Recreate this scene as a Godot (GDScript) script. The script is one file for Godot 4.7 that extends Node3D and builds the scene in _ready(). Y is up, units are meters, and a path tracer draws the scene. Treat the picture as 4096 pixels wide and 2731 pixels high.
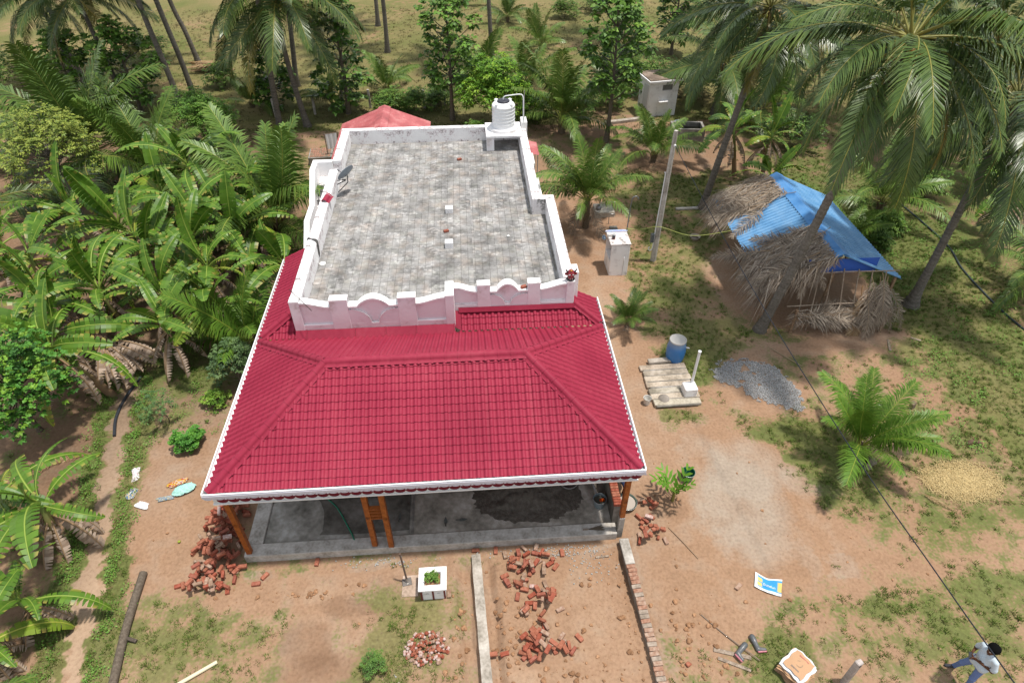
extends Node3D
# A farmhouse with a red tiled porch roof and a flat terrace, seen from a drone above a coconut and banana grove.

var rng := RandomNumberGenerator.new()
var mats := {}
var taken := {}
const SOIL_X0 := -30.0
const SOIL_Z0 := -66.0
const SOIL_W := 64.0
const MG := 512
var m_grass := PackedFloat32Array()
var m_cement := PackedFloat32Array()
var m_sand := PackedFloat32Array()
var m_wet := PackedFloat32Array()
var m_litter := PackedFloat32Array()
var bump := FastNoiseLite.new()

# ---------------------------------------------------------------- mesh builder
class MB:
	var v := PackedVector3Array()
	var n := PackedVector3Array()
	var c := PackedColorArray()
	var t := PackedVector2Array()
	var ix := PackedInt32Array()
	func vert(p: Vector3, nn: Vector3, col: Color, uv := Vector2.ZERO) -> int:
		v.push_back(p); n.push_back(nn); c.push_back(col); t.push_back(uv)
		return v.size() - 1
	func face(a: int, b: int, d: int) -> void:
		var g := (v[d] - v[a]).cross(v[b] - v[a])
		if g.dot(n[a] + n[b] + n[d]) < 0.0:
			ix.push_back(a); ix.push_back(d); ix.push_back(b)
		else:
			ix.push_back(a); ix.push_back(b); ix.push_back(d)
	func tri(a: Vector3, b: Vector3, d: Vector3, col: Color) -> void:
		var nn := (d - a).cross(b - a).normalized()
		var i := vert(a, nn, col); vert(b, nn, col); vert(d, nn, col)
		ix.push_back(i); ix.push_back(i + 1); ix.push_back(i + 2)
	func tri_up(a: Vector3, b: Vector3, d: Vector3, col: Color, up: Vector3) -> void:
		if (d - a).cross(b - a).dot(up) < 0.0: tri(a, d, b, col)
		else: tri(a, b, d, col)
	func quad(a: Vector3, b: Vector3, d: Vector3, e: Vector3, col: Color, out := Vector3.ZERO) -> void:
		var nn := (d - a).cross(b - a).normalized()
		if out != Vector3.ZERO and nn.dot(out) < 0.0: nn = -nn
		var i := vert(a, nn, col, Vector2(0, 0)); vert(b, nn, col, Vector2(1, 0)); vert(d, nn, col, Vector2(1, 1)); vert(e, nn, col, Vector2(0, 1))
		face(i, i + 1, i + 2); face(i, i + 2, i + 3)
	func box(at: Vector3, s: Vector3, col := Color.WHITE, bs := Basis.IDENTITY, ch := 0.0) -> void:
		var h := s * 0.5
		if ch <= 0.0:
			for ax in 3:
				for sg in [-1.0, 1.0]:
					var nn := Vector3.ZERO; nn[ax] = sg
					var u := Vector3.ZERO; u[(ax + 1) % 3] = h[(ax + 1) % 3]
					var w := Vector3.ZERO; w[(ax + 2) % 3] = h[(ax + 2) % 3]
					var o := nn * h[ax]
					quad(at + bs * (o - u - w), at + bs * (o + u - w), at + bs * (o + u + w), at + bs * (o - u + w), col, bs * nn)
			return
		ch = minf(ch, minf(h.x, minf(h.y, h.z)) * 0.9)
		var k := h - Vector3(ch, ch, ch)
		for ax in 3:
			var a1 := (ax + 1) % 3
			var a2 := (ax + 2) % 3
			for sg in [-1.0, 1.0]:
				var nn := Vector3.ZERO; nn[ax] = sg
				var o := nn * h[ax]
				var u := Vector3.ZERO; u[a1] = k[a1]
				var w := Vector3.ZERO; w[a2] = k[a2]
				quad(at + bs * (o - u - w), at + bs * (o + u - w), at + bs * (o + u + w), at + bs * (o - u + w), col, bs * nn)
				for sb in [-1.0, 1.0]:      # chamfer between the faces of ax and a1
					var n2 := Vector3.ZERO; n2[a1] = sb
					var o1 := nn * h[ax] + n2 * k[a1]
					var o2 := nn * k[ax] + n2 * h[a1]
					quad(at + bs * (o1 - w), at + bs * (o1 + w), at + bs * (o2 + w), at + bs * (o2 - w), col, bs * (nn + n2))
		for sx in [-1.0, 1.0]:
			for sy in [-1.0, 1.0]:
				for sz in [-1.0, 1.0]:
					tri_up(at + bs * Vector3(sx * h.x, sy * k.y, sz * k.z), at + bs * Vector3(sx * k.x, sy * h.y, sz * k.z), at + bs * Vector3(sx * k.x, sy * k.y, sz * h.z), col, bs * Vector3(sx, sy, sz))
	# rows of points, smooth, "up" orients the normals
	func grid(rows: Array, col: Color, up := Vector3.UP, cols = null) -> void:
		var nr := rows.size()
		var nc: int = rows[0].size()
		var b0 := v.size()
		for i in nr:
			for j in nc:
				var p: Vector3 = rows[i][j]
				var du: Vector3 = rows[i][mini(j + 1, nc - 1)] - rows[i][maxi(j - 1, 0)]
				var dv: Vector3 = rows[mini(i + 1, nr - 1)][j] - rows[maxi(i - 1, 0)][j]
				var nn := du.cross(dv)
				if nn.length_squared() < 1e-14: nn = up
				nn = nn.normalized()
				if nn.dot(up) < 0.0: nn = -nn
				vert(p, nn, col if cols == null else cols[i][j], Vector2(float(j) / maxi(nc - 1, 1), float(i) / maxi(nr - 1, 1)))
		for i in nr - 1:
			for j in nc - 1:
				var a := b0 + i * nc + j
				if v[a].distance_squared_to(v[a + 1]) < 1e-10 and v[a + nc].distance_squared_to(v[a + nc + 1]) < 1e-10: continue
				face(a, a + 1, a + nc + 1); face(a, a + nc + 1, a + nc)
	func tube(pts: Array, rad: Array, sides: int, col: Color, cap := true, cols = null) -> void:
		var b0 := v.size()
		var m := pts.size()
		var prev := Vector3.ZERO
		for i in m:
			var d: Vector3 = (pts[mini(i + 1, m - 1)] - pts[maxi(i - 1, 0)]).normalized()
			var s: Vector3
			if i == 0:
				s = d.cross(Vector3.UP)
				if s.length() < 0.05: s = d.cross(Vector3.RIGHT)
			else:
				s = prev - d * prev.dot(d)
			s = s.normalized(); prev = s
			var u := d.cross(s)
			for k in sides + 1:
				var a := TAU * k / sides
				var o := s * cos(a) + u * sin(a)
				vert(pts[i] + o * rad[i], o, col if cols == null else cols[i], Vector2(float(k) / sides, float(i)))
		for i in m - 1:
			for k in sides:
				var a := b0 + i * (sides + 1) + k
				face(a, a + 1, a + sides + 2); face(a, a + sides + 2, a + sides + 1)
		if cap:
			for e in [0, m - 1]:
				var d: Vector3 = (pts[0] - pts[1]).normalized() if e == 0 else (pts[m - 1] - pts[m - 2]).normalized()
				var cc := col if cols == null else (cols[e] as Color)
				var o := vert(pts[e], d, cc)
				for k in sides + 1: vert(v[b0 + e * (sides + 1) + k], d, cc)
				for k in sides: face(o, o + 1 + k, o + 2 + k)
	func lathe(prof: Array, sides: int, col: Color, xf := Transform3D.IDENTITY, cols = null) -> void:
		var b0 := v.size()
		for i in prof.size():
			var a: Vector2 = prof[maxi(i - 1, 0)]
			var b: Vector2 = prof[mini(i + 1, prof.size() - 1)]
			var d := b - a
			var nn2 := Vector2(d.y, -d.x).normalized()
			for k in sides + 1:
				var an := TAU * k / sides
				var dir := Vector3(cos(an), 0, sin(an))
				vert(xf * (dir * prof[i].x + Vector3.UP * prof[i].y), (xf.basis * (dir * nn2.x + Vector3.UP * nn2.y)).normalized(), col if cols == null else cols[i])
		for i in prof.size() - 1:
			for k in sides:
				var q := b0 + i * (sides + 1) + k
				face(q, q + 1, q + sides + 2); face(q, q + sides + 2, q + sides + 1)
	# polygon in the xy plane of xf, from z=0 to z=-depth
	func prism(poly: PackedVector2Array, depth: float, col: Color, xf := Transform3D.IDENTITY) -> void:
		var tr := Geometry2D.triangulate_polygon(poly)
		for z in [0.0, -depth]:
			var nn := (xf.basis * Vector3(0, 0, 1.0 if z == 0.0 else -1.0)).normalized()
			var b0 := v.size()
			for p in poly: vert(xf * Vector3(p.x, p.y, z), nn, col, p)
			for i in range(0, tr.size(), 3): face(b0 + tr[i], b0 + tr[i + 1], b0 + tr[i + 2])
		var area := 0.0
		for i in poly.size(): area += poly[i].cross(poly[(i + 1) % poly.size()])
		var sg := 1.0 if area > 0.0 else -1.0
		for i in poly.size():
			var p := poly[i]
			var q := poly[(i + 1) % poly.size()]
			var e := (q - p) * sg
			quad(xf * Vector3(p.x, p.y, 0), xf * Vector3(q.x, q.y, 0), xf * Vector3(q.x, q.y, -depth), xf * Vector3(p.x, p.y, -depth), col, xf.basis * Vector3(e.y, -e.x, 0))
	func sphere(at: Vector3, r: Vector3, col: Color, seg := 10, rings := 6, bs := Basis.IDENTITY) -> void:
		var b0 := v.size()
		for i in rings + 1:
			var th := PI * i / rings
			for k in seg + 1:
				var a := TAU * k / seg
				var o := Vector3(sin(th) * cos(a), cos(th), sin(th) * sin(a))
				vert(at + bs * (o * r), (bs * (o / r)).normalized(), col)
		for i in rings:
			for k in seg:
				var q := b0 + i * (seg + 1) + k
				if i > 0: face(q, q + 1, q + seg + 2)
				if i < rings - 1: face(q, q + seg + 2, q + seg + 1)
	func append(o: MB, xf: Transform3D) -> void:
		var b0 := v.size()
		var nb := xf.basis.inverse().transposed()
		for i in o.v.size():
			v.push_back(xf * o.v[i]); n.push_back((nb * o.n[i]).normalized()); c.push_back(o.c[i]); t.push_back(o.t[i])
		for i in o.ix: ix.push_back(b0 + i)
	func mesh(mat: Material) -> ArrayMesh:
		var arr := []
		arr.resize(Mesh.ARRAY_MAX)
		arr[Mesh.ARRAY_VERTEX] = v; arr[Mesh.ARRAY_NORMAL] = n; arr[Mesh.ARRAY_COLOR] = c; arr[Mesh.ARRAY_TEX_UV] = t; arr[Mesh.ARRAY_INDEX] = ix
		var m := ArrayMesh.new()
		m.add_surface_from_arrays(Mesh.PRIMITIVE_TRIANGLES, arr)
		m.surface_set_material(0, mat)
		return m

# ---------------------------------------------------------------- nodes
func numbered(called: String) -> String:
	if not taken.has(called):
		taken[called] = 0
		return called
	taken[called] += 1
	return "%s_%03d" % [called, taken[called]]
func tag(o: Node3D, label: String, category: String, group := "", kind := "") -> Node3D:
	o.set_meta("label", label)
	if category: o.set_meta("category", category)
	if group: o.set_meta("group", group)
	if kind: o.set_meta("kind", kind)
	return o
func thing(called: String, label: String, category: String, at := Vector3.ZERO, turn := 0.0, group := "") -> Node3D:
	var o := Node3D.new()
	o.name = numbered(called)
	add_child(o)
	o.position = at
	o.rotation.y = turn
	return tag(o, label, category, group)
func part(called: String, m: Mesh, parent: Node3D, xf := Transform3D.IDENTITY) -> MeshInstance3D:
	var o := MeshInstance3D.new()
	o.mesh = m
	o.name = called
	parent.add_child(o, true)
	o.transform = xf
	return o
func hub(called: String, parent: Node3D, xf := Transform3D.IDENTITY) -> Node3D:
	var o := Node3D.new()
	o.name = called
	parent.add_child(o, true)
	o.transform = xf
	return o
func solo(called: String, m: Mesh, label: String, category: String, at := Vector3.ZERO, turn := 0.0, group := "", kind := "") -> MeshInstance3D:
	var o := MeshInstance3D.new()
	o.mesh = m
	o.name = numbered(called)
	add_child(o)
	o.position = at
	o.rotation.y = turn
	tag(o, label, category, group, kind)
	return o
func struct(called: String, m: Mesh, at := Vector3.ZERO) -> MeshInstance3D:
	var o := MeshInstance3D.new()
	o.mesh = m
	o.name = numbered(called)
	add_child(o)
	o.position = at
	o.set_meta("kind", "structure")
	return o
func xf(at: Vector3, yaw := 0.0, sc := 1.0) -> Transform3D:
	return Transform3D(Basis(Vector3.UP, yaw).scaled(Vector3(sc, sc, sc)), at)
func rf(a: float, b: float) -> float: return rng.randf_range(a, b)
func lin(r: float, g: float, b: float) -> Color: return Color(r, g, b)
func srgb(r: float, g: float, b: float) -> Color: return Color(r, g, b).linear_to_srgb()

# ---------------------------------------------------------------- textures and materials
func noise_bytes(size: int, freq: float, sd: int, oct := 4, kind := FastNoiseLite.TYPE_SIMPLEX_SMOOTH) -> PackedByteArray:
	var f := FastNoiseLite.new()
	f.noise_type = kind; f.frequency = freq; f.seed = sd; f.fractal_octaves = oct
	var im := f.get_seamless_image(size, size, false, false, 0.15, true)
	im.convert(Image.FORMAT_L8)
	return im.get_data()
func ramp_tex(size: int, stops: Array, layers: Array) -> ImageTexture:
	# stops: [[value, Color(linear)], ...]; layers: [[freq, seed, octaves, weight], ...] summed and looked up
	var src := []
	var tot := 0.0
	for l in layers:
		src.append(noise_bytes(size, l[0], l[1], l[2])); tot += l[3]
	var lut := PackedByteArray()
	for i in 256:
		var x := i / 255.0
		var col: Color = stops[0][1]
		for k in stops.size() - 1:
			if x >= stops[k][0]:
				col = (stops[k][1] as Color).lerp(stops[k + 1][1], clampf((x - stops[k][0]) / (stops[k + 1][0] - stops[k][0]), 0, 1))
		col = col.linear_to_srgb()
		lut.push_back(int(clampf(col.r, 0, 1) * 255)); lut.push_back(int(clampf(col.g, 0, 1) * 255)); lut.push_back(int(clampf(col.b, 0, 1) * 255))
	var data := PackedByteArray()
	data.resize(size * size * 3)
	var w := []
	for l in layers: w.append(l[3] / tot)
	for i in size * size:
		var x := 0.0
		for k in src.size(): x += src[k][i] * w[k]
		var j := clampi(int((x - 127.5) * 1.35 + 127.5), 0, 255) * 3
		data[i * 3] = lut[j]; data[i * 3 + 1] = lut[j + 1]; data[i * 3 + 2] = lut[j + 2]
	var im := Image.create_from_data(size, size, false, Image.FORMAT_RGB8, data)
	return ImageTexture.create_from_image(im)
func gray_tex(size: int, freq: float, sd: int, oct := 4) -> ImageTexture:
	return ImageTexture.create_from_image(Image.create_from_data(size, size, false, Image.FORMAT_L8, noise_bytes(size, freq, sd, oct)))
func base_mat(rough: float, spec := 0.4) -> StandardMaterial3D:
	var m := StandardMaterial3D.new()
	m.roughness = rough
	m.metallic_specular = spec
	m.cull_mode = BaseMaterial3D.CULL_DISABLED
	m.vertex_color_use_as_albedo = true
	return m
func tri_mat(tex: Texture2D, scale: float, rough: float, bumps: Texture2D = null, depth := 0.5, spec := 0.35) -> StandardMaterial3D:
	var m := base_mat(rough, spec)
	m.albedo_texture = tex
	m.uv1_triplanar = true
	m.uv1_world_triplanar = true
	m.uv1_scale = Vector3(scale, scale, scale)
	if bumps:
		m.heightmap_enabled = true
		m.heightmap_texture = bumps
		m.heightmap_scale = depth
	return m
func leaf_mat(rough: float, back: Color, tint := Color.WHITE, spec := 0.5) -> StandardMaterial3D:
	var m := base_mat(rough, spec)
	m.albedo_color = tint
	if back != Color.BLACK:
		m.backlight_enabled = true
		m.backlight = back
	return m

func make_materials() -> void:
	var fine := gray_tex(256, 0.06, 11, 4)
	var W := Color(1, 1, 1)
	mats.plaster = tri_mat(ramp_tex(256, [[0.0, lin(0.42, 0.40, 0.38)], [0.22, lin(0.70, 0.68, 0.68)], [0.45, lin(0.80, 0.79, 0.79)], [1.0, lin(0.84, 0.83, 0.83)]], [[0.012, 3, 5, 1.0], [0.05, 4, 4, 0.5]]), 0.45, 0.8, fine, 0.15)
	mats.plaster_pink = tri_mat(ramp_tex(256, [[0.0, lin(0.57, 0.52, 0.50)], [0.22, lin(0.73, 0.69, 0.70)], [0.45, lin(0.79, 0.77, 0.785)], [1.0, lin(0.82, 0.81, 0.82)]], [[0.010, 5, 5, 1.0], [0.05, 6, 4, 0.4]]), 0.4, 0.8, fine, 0.15)
	mats.plaster_stained = tri_mat(ramp_tex(256, [[0.0, lin(0.10, 0.10, 0.09)], [0.28, lin(0.32, 0.31, 0.30)], [0.42, lin(0.66, 0.62, 0.62)], [1.0, lin(0.80, 0.78, 0.77)]], [[0.014, 7, 5, 1.0], [0.07, 8, 4, 0.6]]), 0.5, 0.85, fine, 0.15)
	mats.concrete = tri_mat(ramp_tex(256, [[0.0, lin(0.12, 0.11, 0.095)], [0.35, lin(0.23, 0.215, 0.19)], [0.6, lin(0.32, 0.30, 0.27)], [1.0, lin(0.50, 0.48, 0.46)]], [[0.010, 21, 5, 1.0], [0.06, 22, 4, 0.5]]), 0.35, 0.85, fine, 0.3)
	mats.concrete_pale = tri_mat(ramp_tex(256, [[0.0, lin(0.22, 0.20, 0.17)], [0.4, lin(0.38, 0.35, 0.31)], [1.0, lin(0.56, 0.53, 0.49)]], [[0.014, 31, 5, 1.0], [0.08, 32, 4, 0.6]]), 0.5, 0.85, fine, 0.3)
	mats.wood = tri_mat(ramp_tex(256, [[0.0, lin(0.16, 0.042, 0.008)], [0.5, lin(0.27, 0.075, 0.014)], [1.0, lin(0.36, 0.11, 0.022)]], [[0.02, 41, 4, 1.0], [0.1, 42, 3, 0.5]]), 1.2, 0.42, fine, 0.1)
	mats.grey_wood = tri_mat(ramp_tex(256, [[0.0, lin(0.13, 0.10, 0.075)], [0.5, lin(0.27, 0.21, 0.16)], [1.0, lin(0.42, 0.35, 0.28)]], [[0.02, 43, 4, 1.0], [0.1, 44, 3, 0.6]]), 1.6, 0.85, fine, 0.3)
	mats.bark = tri_mat(ramp_tex(256, [[0.0, lin(0.085, 0.075, 0.062)], [0.5, lin(0.16, 0.145, 0.125)], [1.0, lin(0.27, 0.25, 0.22)]], [[0.03, 45, 4, 1.0], [0.12, 46, 3, 0.6]]), 1.4, 0.9, fine, 0.6)
	mats.roof_red = tri_mat(ramp_tex(256, [[0.0, lin(0.235, 0.021, 0.045)], [0.45, lin(0.292, 0.028, 0.057)], [0.75, lin(0.325, 0.040, 0.069)], [1.0, lin(0.35, 0.055, 0.085)]], [[0.012, 51, 5, 1.0], [0.12, 52, 3, 0.6]]), 0.21, 0.52, null, 0.0, 0.22)
	mats.sheet_red = tri_mat(ramp_tex(256, [[0.0, lin(0.24, 0.075, 0.075)], [0.5, lin(0.43, 0.115, 0.12)], [1.0, lin(0.56, 0.27, 0.26)]], [[0.010, 53, 5, 1.0], [0.09, 54, 3, 0.4]]), 0.4, 0.55)
	mats.sheet_blue = tri_mat(ramp_tex(256, [[0.0, lin(0.07, 0.22, 0.44)], [0.5, lin(0.13, 0.33, 0.58)], [1.0, lin(0.26, 0.45, 0.66)]], [[0.012, 55, 5, 1.0], [0.06, 56, 3, 0.4]]), 0.5, 0.45, null, 0.0, 0.5)
	mats.brick = tri_mat(ramp_tex(256, [[0.0, lin(0.19, 0.062, 0.036)], [0.5, lin(0.315, 0.112, 0.067)], [1.0, lin(0.45, 0.20, 0.135)]], [[0.02, 61, 4, 1.0], [0.12, 62, 3, 0.7]]), 1.5, 0.9, fine, 0.3)
	mats.brick_dark = tri_mat(ramp_tex(256, [[0.0, lin(0.14, 0.035, 0.02)], [0.5, lin(0.27, 0.07, 0.04)], [1.0, lin(0.38, 0.13, 0.09)]], [[0.02, 63, 4, 1.0], [0.12, 64, 3, 0.7]]), 1.5, 0.9, fine, 0.3)
	mats.brick_limed = tri_mat(ramp_tex(256, [[0.0, lin(0.34, 0.14, 0.10)], [0.45, lin(0.45, 0.30, 0.26)], [1.0, lin(0.62, 0.57, 0.54)]], [[0.03, 65, 4, 1.0], [0.12, 66, 3, 0.7]]), 1.7, 0.9, fine, 0.3)
	mats.brick_dusty = tri_mat(ramp_tex(256, [[0.0, lin(0.20, 0.10, 0.065)], [0.5, lin(0.33, 0.21, 0.15)], [1.0, lin(0.45, 0.36, 0.29)]], [[0.02, 67, 4, 1.0], [0.12, 68, 3, 0.7]]), 1.6, 0.9, fine, 0.3)
	mats.earth = tri_mat(ramp_tex(256, [[0.0, lin(0.16, 0.085, 0.045)], [0.5, lin(0.29, 0.165, 0.092)], [1.0, lin(0.42, 0.27, 0.17)]], [[0.02, 71, 4, 1.0], [0.1, 72, 3, 0.7]]), 1.2, 0.95, fine, 0.6)
	mats.dark_earth = tri_mat(ramp_tex(256, [[0.0, lin(0.05, 0.04, 0.03)], [0.5, lin(0.09, 0.075, 0.06)], [1.0, lin(0.15, 0.13, 0.11)]], [[0.02, 73, 4, 1.0], [0.1, 74, 3, 0.7]]), 1.2, 0.8, fine, 0.8)
	mats.paint = base_mat(0.45, 0.5)
	mats.plastic = base_mat(0.35, 0.5)
	mats.matte = base_mat(0.9, 0.2)
	mats.cloth = base_mat(0.85, 0.2)
	mats.metal = base_mat(0.35, 0.5); mats.metal.metallic = 0.7
	mats.water = base_mat(0.08, 0.5)
	mats.frond = leaf_mat(0.40, Color(0.11, 0.16, 0.02), srgb(1.18, 1.18, 1.1), 0.45)
	mats.frond_lush = leaf_mat(0.42, Color(0.16, 0.26, 0.03), srgb(1.15, 1.25, 0.9), 0.35)
	mats.frond_dark = leaf_mat(0.35, Color(0.05, 0.07, 0.02), srgb(0.86, 0.88, 0.9), 0.45)
	mats.frond_yellow = leaf_mat(0.4, Color(0.14, 0.14, 0.02), srgb(1.0, 1.0, 0.8), 0.5)
	mats.dry = leaf_mat(0.8, Color(0.03, 0.025, 0.02), Color(1, 1, 1), 0.2)
	mats.banana = leaf_mat(0.40, Color(0.19, 0.33, 0.03), srgb(1.18, 1.15, 1.0), 0.36)
	mats.leaf = leaf_mat(0.48, Color(0.15, 0.25, 0.03), srgb(1.3, 1.3, 1.2), 0.3)
	mats.leaf_dark = leaf_mat(0.42, Color(0.04, 0.08, 0.02), srgb(0.95, 1.0, 0.95), 0.3)
	mats.leaf_bright = leaf_mat(0.48, Color(0.22, 0.34, 0.03), srgb(1.25, 1.25, 1.15), 0.3)
	mats.grass = leaf_mat(0.6, Color(0.10, 0.16, 0.02), Color(1, 1, 1), 0.25)

# ---------------------------------------------------------------- ground
func paint_blob(arr: PackedFloat32Array, cx: float, cz: float, rx: float, rz: float, rot: float, amount: float) -> void:
	var R := maxf(rx, rz) * 1.5
	var cell := SOIL_W / MG
	var i0 := clampi(int((cx - R - SOIL_X0) / cell), 0, MG - 1)
	var i1 := clampi(int((cx + R - SOIL_X0) / cell), 0, MG - 1)
	var j0 := clampi(int((cz - R - SOIL_Z0) / cell), 0, MG - 1)
	var j1 := clampi(int((cz + R - SOIL_Z0) / cell), 0, MG - 1)
	var cr := cos(rot)
	var sr := sin(rot)
	for j in range(j0, j1 + 1):
		var dz := SOIL_Z0 + (j + 0.5) * cell - cz
		for i in range(i0, i1 + 1):
			var dx := SOIL_X0 + (i + 0.5) * cell - cx
			var a := (dx * cr + dz * sr) / rx
			var b := (-dx * sr + dz * cr) / rz
			var d := 1.0 - (a * a + b * b) / 2.0
			if d > 0.0:
				var k := j * MG + i
				arr[k] = clampf(arr[k] + amount * minf(1.0, d * 1.6), -1.0, 1.6)
func paint_line(arr: PackedFloat32Array, pts: Array, r: float, amount: float) -> void:
	for k in pts.size() - 1:
		var a: Vector2 = pts[k]
		var b: Vector2 = pts[k + 1]
		var m := int(ceil(a.distance_to(b) / (r * 0.8)))
		for i in m:
			var p := a.lerp(b, float(i) / m)
			paint_blob(arr, p.x, p.y, r, r, 0.0, amount)
func mask_at(arr: PackedFloat32Array, x: float, z: float) -> float:
	var i := int((x - SOIL_X0) / SOIL_W * MG)
	var j := int((z - SOIL_Z0) / SOIL_W * MG)
	if i < 0 or j < 0 or i >= MG or j >= MG: return 0.4
	return arr[j * MG + i]
const PATH := [Vector2(-12.0, -17.2), Vector2(-11.82, -16.4), Vector2(-11.4, -14.5), Vector2(-10.9, -12.5), Vector2(-10.6, -11.3), Vector2(-10.25, -9.9), Vector2(-10.0, -8.7), Vector2(-9.7, -7.0), Vector2(-9.3, -4.5)]
const HOSE_RIGHT := [Vector2(20.6, -28.5), Vector2(20.83, -26.6), Vector2(20.95, -23.4), Vector2(20.5, -21.4), Vector2(20.35, -19.0), Vector2(20.45, -17.4), Vector2(20.9, -15.0)]
func gh(x: float, z: float) -> float:
	var h := bump.get_noise_2d(x * 1.0, z * 1.0) * 0.035 + bump.get_noise_2d(x * 6.0 + 50.0, z * 6.0) * 0.012
	h *= clampf((absf(x - 7.0) + 30.0) / 30.0, 0.4, 2.0)
	# flat under the house
	if x > -6.8 and x < 4.3 and z < -9.4 and z > -28.5: h = minf(h, 0.0) - 0.01
	# spoil mound with cloth bags
	var m := Vector2((x + 9.0) / 1.7, (z + 12.5) / 1.25).length()
	if m < 1.0: h += 0.24 * (1.0 - m * m) * (1.0 - m * m)
	# trenches each side of the foundation beam
	if z > -9.35 and z < -4.0:
		var bx := -0.28 + (z + 9.5) * 0.05
		if (x > bx - 0.52 and x < bx - 0.14) or (x > bx + 0.14 and x < bx + 0.42): h -= 0.16
		if x > 3.42 + (z + 9.6) * 0.035 and x < 3.60 + (z + 9.6) * 0.035: h -= 0.10
	# worn path
	for k in PATH.size() - 1:
		if z < PATH[k].y - 0.6 or z > PATH[k + 1].y + 0.6: continue
		var q := Geometry2D.get_closest_point_to_segment(Vector2(x, z), PATH[k], PATH[k + 1])
		var d := q.distance_to(Vector2(x, z))
		if d < 0.5: h -= 0.05 * (1.0 - d / 0.5)
		break
	return h
func on(x: float, z: float, up := 0.0) -> Vector3: return Vector3(x, gh(x, z) + up, z)

func paint_masks() -> void:
	for a in [m_grass, m_cement, m_sand, m_wet, m_litter]: pass
	m_grass.resize(MG * MG); m_cement.resize(MG * MG); m_sand.resize(MG * MG); m_wet.resize(MG * MG); m_litter.resize(MG * MG)
	m_grass.fill(0.36)
	# far orchard: thin dry grass
	for j in MG:
		var z := SOIL_Z0 + (j + 0.5) * SOIL_W / MG
		for i in MG:
			if z < -38.0: m_grass[j * MG + i] = 0.90
			else:
				var x := SOIL_X0 + (i + 0.5) * SOIL_W / MG
				if x > 16.0: m_grass[j * MG + i] = 0.72
				elif x > 6.0 and z < -5.0: m_grass[j * MG + i] = 0.44
	for b in [[-12, -45, 5, 4, 0.25], [-4, -54, 5, 2, 0.12], [4, -60, 8, 2, 0.15], [10, -56, 4, 2, 0.2], [-16, -40, 5, 3, 0.3], [20, -45, 7, 6, 0.25],
			# right yard
			[9.0, -23.0, 2.2, 3.2, 0.30], [7.3, -19.5, 0.9, 1.6, 0.22], [7.4, -16.6, 0.9, 0.8, 0.55], [8.6, -17.6, 1.4, 0.9, 0.35], [6.1, -14.0, 0.9, 0.25, 0.45],
			[10.4, -11.9, 1.3, 1.5, 0.45], [9.2, -13.4, 1.2, 0.45, 0.30], [13.5, -12.7, 2.2, 1.2, 0.28], [17.5, -18.0, 2.6, 3.5, 0.35], [19.0, -22.5, 2.6, 4.0, 0.4], [18.5, -13.5, 2.4, 2.4, 0.35],
			[14.8, -10.9, 2.2, 1.6, 0.18], [12.0, -9.0, 2.0, 1.2, 0.14], [9.5, -8.0, 1.5, 0.6, 0.12], [10.0, -6.8, 1.3, 0.9, 0.16], [6.7, -6.5, 0.75, 0.5, 0.40], [12.5, -6.8, 1.8, 1.0, 0.12], [11.5, -5.5, 1.5, 0.7, 0.08], [5.35, -10.2, 0.25, 0.45, 0.4], [9.2, -29.5, 2.2, 2.2, 0.35], [14.0, -28.5, 3.0, 2.5, 0.3],
			[7.6, -4.6, 2.5, 0.9, 0.10],
			# front lawn, left
			[-2.6, -7.35, 1.1, 0.75, 0.42], [-1.3, -7.7, 0.9, 0.5, 0.22], [-2.2, -6.2, 1.2, 0.7, 0.34], [-6.7, -7.0, 1.5, 0.9, 0.22], [-7.8, -8.1, 0.9, 0.7, 0.22], [-5.3, -8.1, 0.9, 0.5, 0.10], [-4.8, -5.6, 1.5, 0.6, 0.12], [0.3, -9.2, 0.35, 0.35, 0.3],
			# left side
			[-9.3, -16.6, 0.8, 0.9, 0.30], [-7.3, -19.0, 0.9, 2.4, 0.30], [-10.2, -17.8, 1.3, 0.9, 0.25], [-9.8, -13.9, 0.6, 1.6, 0.22], [-9.2, -26.0, 2.5, 2.0, 0.3], [-13, -31, 4, 3, 0.35],
			# bare earth
			[4.6, -20.0, 1.3, 6.5, -0.75], [4.7, -13.0, 1.0, 3.2, -0.6], [1.8, -7.8, 1.75, 2.2, -0.8], [-4.6, -8.9, 2.0, 0.45, -0.35], [-3.8, -7.4, 0.8, 0.9, -0.45], [-8.6, -12.3, 1.5, 1.6, -0.8], [-8.0, -10.3, 1.1, 0.9, -0.6], [5.6, -8.6, 1.4, 1.5, -0.45],
			[7.4, -10.9, 1.5, 2.2, -0.7], [10.6, -21.0, 0.9, 1.6, -0.45], [13.4, -17.2, 2.2, 0.45, -0.7], [13.4, -21.5, 2.4, 3.0, -0.9], [12.4, -12.6, 0.9, 0.8, -0.35], [9.3, -8.8, 2.3, 0.8, -0.35], [14.6, -9.0, 2.2, 0.7, -0.30], [6.2, -27.0, 0.9, 2.0, -0.5], [11.0, -33.0, 2.4, 1.6, -0.5], [8.0, -38.0, 3.0, 1.5, -0.4], [-12.8, -13.2, 0.8, 1.3, -0.25], [10.2, -16.9, 0.9, 0.6, -0.3], [9.4, -15.2, 1.1, 0.9, -0.5],
			[20.4, -21.0, 0.4, 4.0, -0.3]]:
		paint_blob(m_grass, b[0], b[1], b[2], b[3], 0.0, b[4])
	var off := []
	var off2 := []
	for p in PATH:
		off.append(p + Vector2(-0.55, 0)); off2.append(p + Vector2(0.62, 0))
	paint_line(m_grass, off, 0.28, 0.28)
	paint_line(m_grass, off2, 0.30, 0.32)
	paint_line(m_grass, PATH, 0.20, -0.8)
	paint_line(m_sand, PATH, 0.20, 0.55)
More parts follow.
